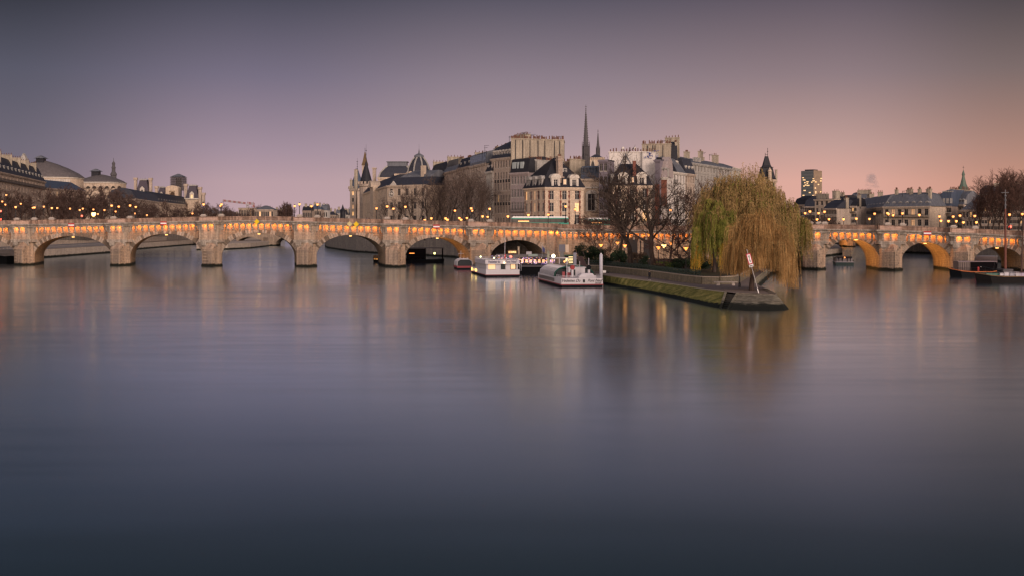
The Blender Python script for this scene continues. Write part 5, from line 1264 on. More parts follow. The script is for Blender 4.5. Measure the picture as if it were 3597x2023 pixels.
willow('green brown willow overhanging the water beside the right bridge',2785,942,ZG,13.0,8.0,9,2200,[WO,WGR],tr=.3,leafs=.22,cy=.4,shape=.6,long=(.12,.3),sel=lambda x,y,z,rr:1 if rr.random()<.35 else 0,lden=7,inner=.5,lw=.3,boughs=16)
def gold_bot(x,rr):
    if x>4.2: b=rr.uniform(-2.6,.8)
    elif x>2.2: b=rr.uniform(.6,3.2)
    elif x>-1.8: b=rr.uniform(3.0,5.2)
    else: b=rr.uniform(2.2,4.2)
    return b
willow('golden weeping willow on the paved island tip behind the tilted sign',2639,1020,1.8,11.6,11.6,11,3300,[WG,WO],tr=.36,leafs=.13,cy=.4,shape=1.0,long=(.2,.68),offx=1.2,bot=gold_bot,sel=lambda x,y,z,rr:1 if rr.random()<.25 else 0,lden=10,wood=barkmat('willow_bark',(.05,.035,.03)),inner=.3,boughs=30,trunk_h=.42)
# ------------------------------------------------------------------ island garden and quay
def garden():
    S_TIP=stone('worn_quay_stone',(.30,.27,.20),.3,(1.6,.5),algae=True,streak=.35,dirt=.6)
    GR=leafmat('mossy_grass',(.030,.036,.010),(.052,.055,.015),(.075,.07,.022),.5)
    PATH=plain('gravel_path',(.17,.13,.115),.95,scale=2)
    WL=stone('rubble_wall',(.19,.165,.12),.25,(.5,.22),streak=.2)
    outer=[(2010,975),(2117,997),(2185,1010),(2282,1029),(2378,1050),(2508,1079)]
    inner=[(2010,955),(2117,966),(2166,973),(2282,987),(2378,1000),(2500,1018)]
    zq=1.8
    stA_o,stA_i=(2530,1083),(2549,1024)   # stair flank left
    stB_o,stB_i=(2556,1086),(2590,1029)   # stair flank right
    O=[G(*p) for p in outer]+[G(*stA_o)]; I=[G(p[0],p[1],zq) for p in inner]+[G(*stA_i,zq)]
    m=MB()
    for a,b,c,d in zip(O,O[1:],I[1:],I):
        for k in range(4):
            f0,f1=k/4,(k+1)/4; q=lambda u,v,f:u.lerp(v,f)
            m.face([q(a,d,f0),q(b,c,f0),q(b,c,f1),q(a,d,f1)])
    for a,b in zip(O,O[1:]): m.face([Vector((a.x,a.y,-2)),Vector((b.x,b.y,-2)),b,a])
    n=NT('mossy_bank'); sp=n.n('ShaderNodeSeparateXYZ'); n.l(n.tc(),sp.inputs[0]); nz=n.noise(.7,detail=5); n2=n.noise(5,detail=3)
    g=n.ramp(nz,[(.35,(.09,.095,.03)),(.5,(.18,.17,.05)),(.66,(.30,.26,.09))]); g=n.mix(n.ramp(n2,[(.3,(.6,.6,.6)),(.7,(1.2,1.2,1.2))]),(0,0,0),g)
    zf=n.ramp(n.math('ADD',sp.outputs[2],n.math('MULTIPLY',nz,-.6)),[(.0,(1,1,1)),(.12,(1,1,1)),(.22,(0,0,0))]); g=n.mix(zf,g,(.01,.014,.012)); n.col(g); n.set(.95,.1); n.bump(n2,.06,.6)
    m.build('grass_bank',n.mat,kind='structure')
    # tip block
    tipO=[G(*stB_o),G(2633,1091),G(2700,1092),G(2759,1089),G(2772,1085)]; tipI=[G(*stB_i,zq),G(2650,1031,zq),G(2690,1032,zq),G(2718,1033,zq),G(2727,1032,zq)]
    right=[G(2691,1014,zq),G(2650,994,zq),G(2640,988,zq)]; rightO=[Vector((p.x+.8,p.y,0)) for p in right]
    far=[Vector((31,330,0)),Vector((28,345,0))]
    m=MB()
    for a,b,c,d in zip(tipO,tipO[1:],tipI[1:],tipI): m.face([a,b,c,d]); m.face([Vector((a.x,a.y,-2)),Vector((b.x,b.y,-2)),b,a])
    RO=[tipO[-1]]+rightO+[Vector((X(2700,300)+.8,300,0)),Vector((X(2765,338)+.8,338,0))]; RI=[tipI[-1]]+right+[Vector((X(2700,300),300,zq)),Vector((X(2765,338),338,zq))]
    for a,b,c,d in zip(RO,RO[1:],RI[1:],RI): m.face([a,b,c,d])
    m.face([G(*stB_o),G(*stB_i,zq),Vector((G(*stB_i,zq).x,G(*stB_i,zq).y,-2)),Vector((G(*stB_o).x,G(*stB_o).y,-2))])
    m.build('island_quay',S_TIP,kind='structure')
    # stairs
    root=thing('stone_stairs','dark narrow stone steps cut into the quay bank by the island tip','stairs')
    A0,A1,B0,B1=G(*stA_o),G(*stA_i,zq),G(*stB_o),G(*stB_i,zq); m=MB(); N=9
    for k in range(N):
        f0,f1=k/N,(k+1)/N; z=zq*(k+.6)/N-.15; P=[A0.lerp(A1,f0),B0.lerp(B1,f0),B0.lerp(B1,f1),A0.lerp(A1,f1)]
        m.prism([(p.x,p.y) for p in P],-1,z)
    m.build('steps',stone('dark_step_stone',(.07,.062,.05),.3,None,algae=True),root)
    m=MB(); 
    for a,b in ((A0,A1),(B0,B1)): m.loft([[(p.x-.18,p.y-.1,z-.9),(p.x+.18,p.y-.1,z-.9),(p.x+.18,p.y-.1,z+.12),(p.x-.18,p.y-.1,z+.12)] for p,z in ((a,.0),(b,zq))])
    m.build('side_wall',S_TIP,root)
    # coping of the tip
    m=MB(); cp=tipI+right[:1]
    for a,b in zip(cp,cp[1:]):
        d=(b-a).normalized(); nn=Vector((d.y,-d.x,0)); m.loft([[p+nn*.12+Vector((0,0,-.28)),p-nn*.7+Vector((0,0,-.28)),p-nn*.7+Vector((0,0,.06)),p+nn*.12+Vector((0,0,.06))] for p in (a,b)])
    m.build('coping',stone('coping_stone',(.27,.23,.18),.2,(1.1,5),streak=.3),None,label='worn stone coping with faint carved letters along the island tip edge',cat='coping')
    # paved path surface
    top=[I[0]+Vector((0,14,0))]+I+[tipI[0]]+tipI[1:]+right+[Vector((X(2700,300),300,zq)),Vector((X(2765,338),338,zq)),Vector((X(1990,338),338,zq))]
    m=MB(); m.face([Vector((p.x,p.y,zq)) for p in I+tipI+right+[Vector((X(2700,300),300,0)),Vector((X(2765,338),338,0)),Vector((X(1965,340),340,0)),Vector((X(1965,300),300,0))]]); m.build('quay_path',PATH,kind='structure')
    m=MB(); 
    for a,b in zip(I,I[1:]):
        m.loft([[p+Vector((-.1,-.15,-.1)),p+Vector((.15,.35,-.1)),p+Vector((.15,.35,.07)),p+Vector((-.1,-.15,.07))] for p in (a,b)])
    m.build('edge_kerb',stone('kerb_stone',(.3,.26,.2),.2),kind='structure')
    # garden terrace and its retaining wall
    base=[(1995,950),(2118,955),(2200,964),(2282,973),(2400,991),(2468,999),(2526,1000),(2575,997),(2600,988),(2622,975)]
    Wp=[G(p[0],p[1],zq) for p in base]; Wb=Wp+[Vector((X(2660,285),285,0)),Vector((X(2760,338),338,0))]
    m=MB(); m.prism([(p.x,p.y) for p in Wb+[Vector((X(1975,338),338,0)),Vector((X(1975,300),300,0))]],-1,ZG,0); m.build('garden_ground',leafmat('garden_soil',(.035,.03,.02),(.05,.04,.028),(.04,.045,.018),.12),kind='structure')
    root=thing('garden_wall','low rubble retaining wall with pale coping between quay path and garden','wall'); m=MB(); c=MB()
    for a,b in zip(Wb,Wb[1:]):
        d=(b-a).normalized(); nn=Vector((d.y,-d.x,0))
        m.loft([[p+nn*.35+Vector((0,0,zq-.1-p.z)),p-nn*.05+Vector((0,0,zq-.1-p.z)),p-nn*.05+Vector((0,0,ZG+.12-p.z)),p+nn*.3+Vector((0,0,ZG+.12-p.z))] for p in (a,b)])
        c.loft([[p+nn*.42+Vector((0,0,ZG+.12-p.z)),p-nn*.15+Vector((0,0,ZG+.12-p.z)),p-nn*.15+Vector((0,0,ZG+.3-p.z)),p+nn*.42+Vector((0,0,ZG+.3-p.z))] for p in (a,b)])
    m.build('wall',WL,root); c.build('coping',stone('wall_coping',(.3,.25,.2),.15),root)
    # dark garden railing
    root=thing('garden_railing','long dark green railing with clipped ivy on top of the garden wall','railing'); m=MB(); rr=random.Random(6); lf=MB()
    for a,b in zip(Wb[:7],Wb[1:6]):
        L=(b-a).length; n_=int(L/.6); d=(b-a)/n_; off=Vector((-.1,.9,0))
        for i in range(n_): p=a+d*i+off; m.box(p.x-.03,p.x+.03,p.y-.03,p.y+.03,ZG,ZG+1.25)
        for z in (ZG+.35,ZG+.8,ZG+1.25): p,q=a+off,b+off; m.tube([(p.x,p.y,z),(q.x,q.y,z)],.045,4)
        for i in range(int(L*45)):
            p=a+(b-a)*rr.random()+off+Vector((0,.4+rr.random()*.8,0)); leaf(lf,Vector((p.x,p.y,ZG+rr.random()*1.15)),.2,rr)
    m.build('rails',plain('dark_green_paint',(.012,.03,.025),.5),root); lf.build('ivy',leafmat('ivy_leaf',(.006,.012,.008),(.012,.02,.011),(.02,.028,.014)),root)
    # lawn
    lw=[gpt(2295,922),gpt(2372,922),gpt(2380,940),gpt(2300,946)]; m=MB(); rr=random.Random(12)
    for i in range(5000):
        u,v=rr.random(),rr.random(); p=lw[0].lerp(lw[1],u).lerp(lw[3].lerp(lw[2],u),v); a=rr.uniform(0,6.28); s=Vector((math.cos(a),math.sin(a),0))*.05; t=p+Vector((rr.gauss(0,.05),rr.gauss(0,.05),.2)); m.face([p-s,p+s,t])
    m.face([p+Vector((0,0,.012)) for p in (lw[3],lw[2],lw[1],lw[0])])
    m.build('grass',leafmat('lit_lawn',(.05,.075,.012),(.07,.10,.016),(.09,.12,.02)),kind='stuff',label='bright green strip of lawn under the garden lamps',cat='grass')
    # bench
    root=thing('stone_bench','pale stone bench standing against the low wall under the willow','bench',G(2549,1003,zq)); m=MB(); m.box(-2.0,2.0,-.3,.3,.5,.68); m.build('seat',S_CAP,root)
    for x in (-1.3,1.3): m=MB(); m.box(x-.25,x+.25,-.22,.22,0,.5); m.build('leg',S_CAP,root)
garden()
# ------------------------------------------------------------------ lamps
def make_lamp(name,hh,r,mat,style='globe',base=True):
    root=thing(name,'','street lamp'); m=MB()
    if style=='bridge':
        m.lathe([(.42,-.55),(.42,-.35),(.3,-.2),(.34,.1),(.2,.35),(.22,.7),(.12,1.0),(.09,hh-.9),(.16,hh-.8),(.1,hh-.6),(.24,hh-r)],(0,0),8)
    else: m.lathe([(.22,0),(.2,.5),(.1,.8),(.075,hh-r)],(0,0),6)
    m.build('post',BRONZE,root)
    m=MB(); m.lathe([(r*.35,hh-r),(r*.8,hh-r*.55),(r,hh),(r*.85,hh+r*.6),(r*.3,hh+r)],(0,0),8)
    if style=='cone': m=MB(); m.lathe([(.1,hh-r*1.15),(r*1.15,hh+r*.25),(r*1.1,hh+r*.35),(.1,hh+r*.35)],(0,0),10)
    m.build('lantern',mat,root,True)
    m=MB(); m.lathe([(r*.95,hh+r*.62),(r*.5,hh+r*1.0),(.05,hh+r*1.5)] if style!='cone' else [(r*1.3,hh+r*.36),(r*1.2,hh+r*.48),(.1,hh+r*.7)],(0,0),8); m.build('cap',BRONZE,root)
    return root
def glow(root,z,e,name='lamp_light',col=(1,.45,.1)):
    k=('L',e,col)
    if k not in LIGHT_DATA:
        l=bpy.data.lights.new(name,'POINT'); l.energy=e; l.color=col; l.shadow_soft_size=.5; LIGHT_DATA[k]=l
    o=bpy.data.objects.new(name,LIGHT_DATA[k]); C.objects.link(o); o.parent=root; o.location=(0,-.7,z); return o
def lamps():
    protos={}
    def put(kind,px,y,D,label,group,energy=0):
        spec={'bridge':('bridge_lamp',4.3,.36,LAMP,'bridge'),'far':('street_lamp',7.5,.32,LAMP2,'globe'),'quay':('quay_lamp',6.5,.38,LAMP,'globe'),'bright':('street_lamp',6.5,.75,LAMPW,'globe'),'garden':('garden_lamp',4.7,.42,LAMP,'cone'),'gbright':('garden_lamp',4.7,.5,LAMPW,'cone')}[kind]
        p=W(px,y,D); p.z-=spec[1]
        if kind not in protos: r=make_lamp(spec[0],*spec[1:]); protos[kind]=r; r['label']=label; r.location=p
        else: r=dup(protos[kind],p,label=label)
        for c in list(r.children):
            if c.type=='LIGHT': bpy.data.objects.remove(c)
        if group: r['group']=group
        if energy: glow(r,spec[1]-.6,energy)
        return r
    g='iron lanterns along the bridge parapet'
    br=[(55,728.6,1,'over the leftmost bridge pier, small'),(121,730,1,'over the leftmost pier, its right hand brighter one'),(182,732,19,'short of the first full arch, left part'),(392,723.5,1,'left one over the second pier from the left'),(417,727,19,'middle one over the second pier from the left'),
        (457,723,1,'tall right one over the second pier'),(477,728,19,'smaller one right of the second pier'),(715,719,1,'left one over the third pier'),(778,719,1,'bright right one over the third pier'),(775,724,19,'overlapping the bright one over the third pier'),
        (1035,725,19,'first from left of the four over the fourth pier'),(1052,718.5,1,'second from left of the four over the fourth pier'),(1094,725.5,19,'third from left of the four over the fourth pier'),(1115,719.6,1,'last and tallest of the four over the fourth pier'),
        (1322.5,733,19,'first from left before the courthouse columns'),(1360,726,1,'tall one at the courthouse corner'),(1382,734,19,'small one before the courthouse end block'),(1424,727.5,1,'tall one between courthouse windows'),
        (1655,733,1,'upper one in front of the glazed attic house'),(1658,741,19,'lower one in front of the glazed attic house'),(1720,734.6,1,'one against the left edge of the tall block'),(1713,763,19,'low one at the foot of the tall block'),
        (1987,726,2,'left tall one before the corner house'),(2020.5,736,2,'bright one before the right windows of the corner house'),(1926,755,4,'low one behind the bus before the corner house')]
    for px,y,d,lb in br: put('bridge',px,y,LA.D(px)+d,'lit iron lantern on the bridge, '+lb,g)
    sr=[(2828,750,19,'half hidden by willow leaves'),(2845,744,1,'tall one nearest the willow'),(2875.5,750,19,'short one left of the office tower axis'),(2896,745,1,'tall one over the first free pier'),(3072,752,19,'single one left of the great mansard block'),(3117,750,1,'left one of the close pair below the mansard block'),(3120.5,753.5,18,'right one of the close pair below the mansard block'),(3170,750.6,1,'large one in the middle of the mansard block'),
        (3300,761.5,19,'one under the domed roof'),(3348,762,1,'one right of the domed house'),(3372,758.7,1,'one under the steeple'),(3424,759.7,1,'large one before the tall bare trees'),(3546,755,1,'one just right of the barge mast'),(3591,753,1,'one at the right picture edge')]
    for px,y,d,lb in sr: put('bridge',px,y,SA.D(px)+d,'lantern on the right hand bridge, '+lb,'lanterns on the right hand bridge')
    fl=[(8,709),(19,720),(22,686),(73,717),(115,731),(154,727),(201,732),(246,734),(280,739),(291,734),(328,737),(344,753),(367,739),(406,744),(475,751),(516,757),(676,751)]
    for i,(px,y) in enumerate(fl):
        D=415 if px<300 else 430
        put('far',px,y,D-20,'small orange street lamp among the left bank trees, %s from the left'%ORD[i],'orange street lamps among the left bank trees')
    put('bright',329,753,400,'very bright white orange street lamp among the left bank trees','',500)
    ql=[(1492,774),(1515,768),(1565,768),(1572,773),(1613,767),(1620,773),(1640,767),(1695,761)]
    for i,(px,y) in enumerate(ql): put('quay',px,y,388,'low orange lamp behind the parapet under the island trees, %s from the left'%ORD[i],'low orange lamps under the island trees',70 if px in(1515,1613,1695,1565) else 0)
    put('quay',1598,741,400,'higher lamp among the island trees left of the lamp pair','orange lamps among the island trees')
    put('quay',1784,761,372,'orange lamp beside the left end of the bus','',80); put('quay',1856,756,374,'orange lamp glowing above the roof of the bus','',80)
    rl=[(2822,771),(2870,771.6),(2912,771),(2963,771),(3008,769),(3054,770),(3137,757),(3229,756),(3305,776.5),(3331.5,777.6),(3359,778),(3384,782),(3430,782)]
    for i,(px,y) in enumerate(rl): put('quay',px,y,352 if px>3200 else 380,'orange quay lamp behind the right hand bridge, %s from the left'%ORD[i],'orange quay lamps behind the right hand bridge',60)
    for px,y,D,lb in ((2355.6,739,372,'orange lamp before the white houses seen through branches'),(2750,771,350,'orange lamp shining through the right side of the willow'),(2604,746,380,'small orange lamp glinting through the willow top')): put('quay',px,y,D,lb,'',0)
    gl=[(2111,861,'leftmost cone lamp in the garden above the white mooring post'),(2169,853,'cone lamp left of the tallest trunk'),(2195,863,'cone lamp between the two left trunks'),(2313,869,'cone lamp left beside the brightest garden lamp'),(2358,855,'cone lamp right above the brightest garden lamp'),(2409.5,872,'cone lamp left of the green willow')]
    for px,y,lb in gl: put('garden',px,y,F*4.4/(y-HY),lb,'cone lamps in the island garden',14)
    put('gbright',2332,863.5,272,'brightest starry lamp in the middle of the garden','',40)
    put('gbright',2538,868,262,'bright lamp burning through the green willow leaves','',80)
    r=put('garden',2598,907,199,'cone lamp on a dark post on the paved island tip','',45); 
    # stone pedestals under the parapet lanterns
    for px in (60,121,182,400,457,715,778,1052,1115,1424,1360,1655,1720):
        m=MB(); m.box(-.75,.75,-.5,.5,-.3,.0); m.box(-.95,.95,-.62,.62,0,.22); m.box(-.6,.6,-.42,.42,.22,.5); p=LA.P(LA.s(px),.0,LA.top(LA.s(px))+.28)
        m.build('lamp_pedestal',S_CAP,None,p,label='pale stone lamp pedestal on the left bridge parapet',cat='pedestal',group='stone lamp pedestals on the left bridge')
    for px in (2845,2896,2876,3117,3170,3348,3424):
        m=MB(); m.box(-.75,.75,-.5,.5,-.3,.0); m.box(-.95,.95,-.62,.62,0,.22); m.box(-.6,.6,-.42,.42,.22,.5)
        m.build('lamp_pedestal',S_CAP,None,SA.P(SA.s(px),.0,SA.top(SA.s(px))+.28),label='pale stone lamp pedestal on the right bridge parapet',cat='pedestal',group='stone lamp pedestals on the right bridge')
lamps()
# traffic lights
def traffic(px,y,D,label,h=3.4,r=.3):
    o=W(px,y,D); o.z-=h; root=thing('traffic_light',label,'traffic light',o); m=MB(); m.tube([(0,0,0),(0,0,h-.5)],.07,5); m.build('post',BRONZE,root)
    m=MB(); m.box(-.22,.22,0,.2,h-.75,h+.45); m.build('housing',BRONZE,root); m=MB(); m.ball((0,-.08,h),r,6); m.build('red_lamp',REDL,root)
traffic(288,760,374,'red traffic light among lamps at the left bank crossing'); traffic(3,743,376,'upper red light at the left picture edge'); traffic(3,772,377,'lower red light at the left picture edge',2.2); traffic(3548,798,345,'large red traffic light behind the right bridge parapet',4,.42)
# ------------------------------------------------------------------ people
def person_mesh(pose='stand'):
    V=[((0,0,.95),.15),((0,0,1.15),.145),((0,0,1.38),.15),((0,0,1.5),.062),((0,-.01,1.58),.09),((0,-.01,1.68),.085),((0,-.005,1.75),.05),
       ((-.1,0,.88),.1),((-.11,.0,.48),.07),((-.12,.01,.1),.05),((-.12,-.12,.05),.045),((.1,0,.88),.1),((.12,-.02,.48),.07),((.13,.02,.1),.05),((.13,-.11,.05),.045),
       ((-.21,0,1.38),.065),((-.26,.02,1.1),.05),((-.22,-.1,.88),.04),((-.2,-.14,.8),.035),((.21,0,1.38),.065),((.26,.02,1.1),.05),((.22,-.1,.88),.04),((.2,-.14,.8),.035)]
    E=[(0,1),(1,2),(2,3),(3,4),(4,5),(5,6),(0,7),(7,8),(8,9),(9,10),(0,11),(11,12),(12,13),(13,14),(2,15),(15,16),(16,17),(17,18),(2,19),(19,20),(20,21),(21,22)]
    if pose=='walk': V[8]=((-.11,-.16,.5),.07); V[9]=((-.12,-.2,.1),.05); V[10]=((-.12,-.33,.05),.045); V[13]=((.13,.22,.12),.05); V[14]=((.13,.12,.05),.045)
    me=bpy.data.meshes.new('person'); me.from_pydata([v for v,_ in V],E,[]); me['radii']=[r for _,r in V]
    return me
def person_mat(name,coat,legs,shoes):
    n=NT(name); sp=n.n('ShaderNodeSeparateXYZ'); n.l(n.tc(),sp.inputs[0]); r=n.ramp(n.math('MULTIPLY',sp.outputs[2],.5),[(0,shoes),(.06,legs),(.45,coat),(.76,(.35,.2,.14))]); 
    for nd in n.t.nodes:
        if nd.type=='VALTORGB': nd.color_ramp.interpolation='CONSTANT'
    n.col(r); n.set(.8,.2); return n.mat
PME={}
def setskin(me):
    for i,r in enumerate(me['radii']): me.skin_vertices[0].data[i].radius=(r,r*.8 if i in(0,1,2) else r)
    me.skin_vertices[0].data[0].use_root=True

def person(loc,rz,label,coat=(.012,.012,.016),legs=(.01,.01,.012),shoes=(.015,.015,.015),pose='stand',hair=(.02,.014,.01),group=None,s=1):
    key=(pose,coat,legs,shoes)
    if key not in PME: me=person_mesh(pose); me.materials.append(person_mat('clothing',coat,legs,shoes)); PME[key]=me
    root=thing('person',label,'person',loc,rz,group); root.scale=(s,s,s); o=link('body',PME[key],root); a=o.modifiers.new('skin','SKIN'); setskin(o.data); b=o.modifiers.new('sub','SUBSURF'); b.levels=b.render_levels=1
    m=MB(); m.lathe([(.10,1.64),(.108,1.70),(.09,1.77),(.03,1.82)],(0,.02),8); m.build('hair',plain('hair',hair),root,True); return root
person(G(2281.5,985,1.8),2.6,'person dressed in black with white shoes standing on the quay path looking away',shoes=(.8,.8,.8),s=1.02)
def on_bridge(arm,px,dep,label,rz,coat,pose='walk'):
    t=arm.s(px); p=arm.S(t,dep,arm.top(t)-1.28); person(p,rz,label,coat=coat,pose=pose)
on_bridge(LA,138,1.6,'leftmost dark figure behind the bridge parapet left of the striped plate',1.2,(.015,.012,.015)); on_bridge(LA,150,1.4,'middle dark figure of three behind the bridge parapet',1.5,(.02,.014,.014)); on_bridge(LA,164,1.5,'right hand dark figure of three behind the bridge parapet',-1.2,(.012,.012,.02))
on_bridge(LA,78,1.5,'single dark figure between the two leftmost lanterns',1.4,(.02,.018,.015)); on_bridge(LA,764,1.4,'dark figure left of the bright lantern on the third pier',1.5,(.01,.01,.012)); on_bridge(LA,1290,1.2,'person in pale hooded jacket leaning near the medieval towers',.2,(.10,.09,.12),'stand'); on_bridge(LA,1298,1.4,'person in dark coat beside the one in pale jacket',.6,(.012,.01,.012),'stand')
on_bridge(LA,1369,1.3,'dark figure under the tall lantern at the courthouse corner',1.4,(.012,.012,.014)); on_bridge(LA,1068,1.5,'dark figure right of the second lantern over the fourth pier',-1.5,(.014,.012,.012)); on_bridge(LA,1745,1.5,'left one of two dark figures at the foot of the tall block',1.5,(.012,.012,.012)); on_bridge(LA,1757,1.6,'right one of two dark figures at the foot of the tall block',1.5,(.015,.012,.012))
on_bridge(SA,3087,1.3,'left dark figure of a pair on the right hand bridge',1.5,(.012,.012,.012)); on_bridge(SA,3093,1.4,'right dark figure of a pair on the right hand bridge',-1.5,(.014,.012,.012)); on_bridge(SA,3250,1.2,'dark figure standing alone beside the striped plate on the right bridge',.2,(.008,.008,.01),'stand'); on_bridge(SA,3398,1.4,'dark figure under the steeple on the right bridge',1.5,(.012,.012,.012))
person(W(227,863,560),.5,'person in blue clothes on the far quay seen through the leftmost full arch',coat=(.03,.03,.07)); person(W(236,863,560),-.4,'person in pale top on the far quay beside one in blue',coat=(.4,.36,.3))
# ------------------------------------------------------------------ navigation plates on the bridges
REDS=plain('sign_red',(.42,.02,.02),.5); WHT=plain('sign_white',(.8,.78,.76),.5); YEL=plain('sign_yellow',(.72,.5,.0),.5); YELP=plain('faded_yellow',(.55,.47,.22),.5)
def plate(arm,px,label):
    t=arm.s(px); root=thing('navigation_sign',label,'sign',arm.P(t,1.2,arm.top(t)-1.75),math.atan2(arm.e.y,arm.e.x)); m=MB(); m.box(-.98,.98,0,.06,-.56,.56,0); m.build('board',REDS,root); m=MB(); m.box(-.95,.95,-.02,-.002,-.2,.2); m.build('stripe',WHT,root); m=MB(); m.box(-.1,.1,.06,.4,-.1,.1); m.build('bracket',BRONZE,root)
def diamond(arm,px,label,mat):
    t=arm.s(px); root=thing('navigation_sign',label,'sign',arm.P(t,1.25,arm.top(t)-1.65),math.atan2(arm.e.y,arm.e.x)); m=MB(); r=.82; m.loft([[(-r,y,0),(0,y,-r),(r,y,0),(0,y,r)] for y in (0,.06)]); m.build('board',mat,root); m=MB(); m.box(-.1,.1,.06,.4,-.1,.1); m.build('bracket',BRONZE,root)
plate(LA,257,'red white red striped plate over the leftmost full arch'); plate(LA,580,'red white red striped plate over the second arch'); plate(LA,1536,'red white red striped plate over the fifth arch with orange vault'); plate(SA,3257,'red white red striped plate on the right hand bridge')
diamond(LA,907,'single bright yellow diamond over the third arch',YEL); diamond(LA,1232,'faded pale yellow diamond, left of the pair',YELP); diamond(LA,1255,'bright yellow diamond, right of the pair',YEL)
# ------------------------------------------------------------------ text
def text(body,size,loc,rot,mat,parent,name='lettering',shear=0,align='CENTER',sx=1):
    c=bpy.data.curves.new(name,'FONT'); c.body=body; c.size=size; c.extrude=.012; c.shear=shear; c.align_x=align; c.offset=.012; c.materials.append(mat); c.resolution_u=3
    t=bpy.data.objects.new('tmp',c); C.objects.link(t); bpy.context.view_layer.update(); me=bpy.data.meshes.new_from_object(t.evaluated_get(bpy.context.evaluated_depsgraph_get())); bpy.data.objects.remove(t)
    o=bpy.data.objects.new(name,me); C.objects.link(o); o.parent=parent; o.location=loc; o.rotation_euler=rot; o.scale=(sx,1,1); return o
# tilted sign at the island tip
def tip_sign():
    b=G(2665,1029,1.8); D=b.y; top=W(2623,877,D); ax=(top-b); Ln=ax.length; ang=math.atan2(ax.x,ax.z)
    root=thing('tilted_sign','tilted red bordered white navigation sign on a leaning pole at the island tip','sign',b); root.rotation_euler=(0,ang,0)
    m=MB(); m.tube([(0,0,0),(0,0,Ln)],.055,6); m.build('pole',plain('galvanised_pole',(.35,.33,.33),.5,.4,.3),root)
    m=MB(); m.tube([(0,0,.05),(0,0,.75)],.075,6); m.build('pole_foot',WHT,root)
    z0,z1=Ln*.66,Ln*.90; w=.34; m=MB(); m.box(-w,w,-.12,-.06,z0,z1); m.build('board',plain('sign_crimson',(.42,.03,.06),.5),root)
    m=MB(); m.box(-w+.12,w-.12,-.135,-.125,z0+.14,z1-.14); m.build('white_field',WHT,root)
    m=MB(); h=(z1-z0)/2; c=(z0+z1)/2
    for s in (-1,1):
        m.tube([(s*.12,-.15,c-h+.22),(s*.04,-.15,c-.12),(s*.04,-.15,c+.12),(s*.12,-.15,c+h-.22)],.022,4)
    m.box(-.03,.03,-.155,-.14,c-h+.3,c-.2); m.box(-.03,.03,-.155,-.14,c+.2,c+h-.3); m.build('symbol',BRONZE,root)
    m=MB(); m.box(-w,w,-.12,-.06,z0-.42,z0-.06); m.build('distance_plate',WHT,root); text('120 m',.26,(0,-.14,z0-.33),(R(90),0,0),BRONZE,root)
tip_sign()
# ------------------------------------------------------------------ vehicles
def bus(px0,px1,D,z,label):
    x0,x1=X(px0,D),X(px1,D); L=x1-x0; root=thing('city_bus',label,'bus',(x0,D,z)); m=MB(); GRN=plain('bus_green',(.05,.32,.24),.4); 
    m.box(0,L,0,2.5,.35,1.25,0); m.build('lower_body',GRN,root); m=MB(); m.box(.05,L-.05,.02,2.48,1.25,2.35); m.build('windows',plain('bus_glass',(.05,.05,.045),.2,.5),root)
    m=MB(); m.box(0,L,-.02,2.52,2.35,2.62); m.build('green_band',GRN,root); m=MB(); m.loft([[(0.1,0,2.62),(L-.1,0,2.62),(L-.1,2.5,2.62),(.1,2.5,2.62)],[(.5,.3,3.05),(L-.5,.3,3.05),(L-.5,2.2,3.05),(.5,2.2,3.05)]]); m.build('roof',WHT,root)
    m=MB()
    for i in range(int(L/1.6)): m.box(.3+i*1.6,.38+i*1.6,-.03,0,1.25,2.35)
    m.build('window_pillar',BRONZE,root)
    for x in (2.2,L*.55,L-2.6): m=MB(); m.tube([(x,-.05,.48),(x,.25,.48)],.48,12); m.build('wheel',plain('tyre',(.02,.02,.02)),root)
    m=MB(); m.box(2,5.2,-.06,-.03,1.5,1.75); m.build('interior_light',emit('bus_light',(1,.35,.06),2),root)
bus(1796,1998,360,11.75,'white and green articulated city bus crossing before the corner house'); bus(2052,2142,358,11.3,'green topped city bus half hidden behind branches at the pavilion')
# ------------------------------------------------------------------ boats
HWHITE=plain('boat_white',(.48,.46,.49),.45); HBLK=plain('hull_black',(.005,.006,.008),.7,.12); HRED=plain('boot_stripe_red',(.22,.03,.04),.5); BGL=plain('boat_glass',(.02,.024,.028),.3,.25); BGRN=plain('deck_green',(.015,.10,.06),.7); BTAN=plain('tan_canvas',(.24,.19,.15),.8)
BGL2=plain('tinted_glass',(.012,.016,.018),.5,.12); VRED=plain('vent_red',(.22,.01,.015),.5)
WARM=emit('warm_cabin_light',(1,.55,.2),.42); TXT=plain('navy_lettering',(.02,.02,.09),.6); TXTB=plain('black_lettering',(.02,.02,.025),.6)
def hull(root,L,w,layers,bow=7,cut=.35):
    # layers=(z0,z1,mat,name)
    def ring(z,k): 
        n=8; pts=[(-w/2*k,0),( -w/2*k,L-bow)]+[(-w/2*k*math.cos(math.pi/2*i/n),L-bow+bow*math.sin(math.pi/2*i/n)+z*.25) for i in range(1,n)]+[(0,L+z*.25)]
        pts+= [(-x,y) for x,y in reversed(pts[:-1])]; return [(x,y,z) for x,y in pts]
    for z0,z1,mat,name,k in layers:
        m=MB(); m.loft([ring(z0,k[0]),ring(z1,k[1])]); m.build(name,mat,root)
def rails(m,pts,h=.9,r=.03,post=1.5):
    pts=[Vector(p) for p in pts]
    for a,b in zip(pts,pts[1:]):
        n=max(1,int((b-a).length/post))
        for i in range(n+1): p=a.lerp(b,i/n); m.tube([p,p+Vector((0,0,h))],r,4)
        for z in (h,h*.5): m.tube([a+Vector((0,0,z)),b+Vector((0,0,z))],r,4)
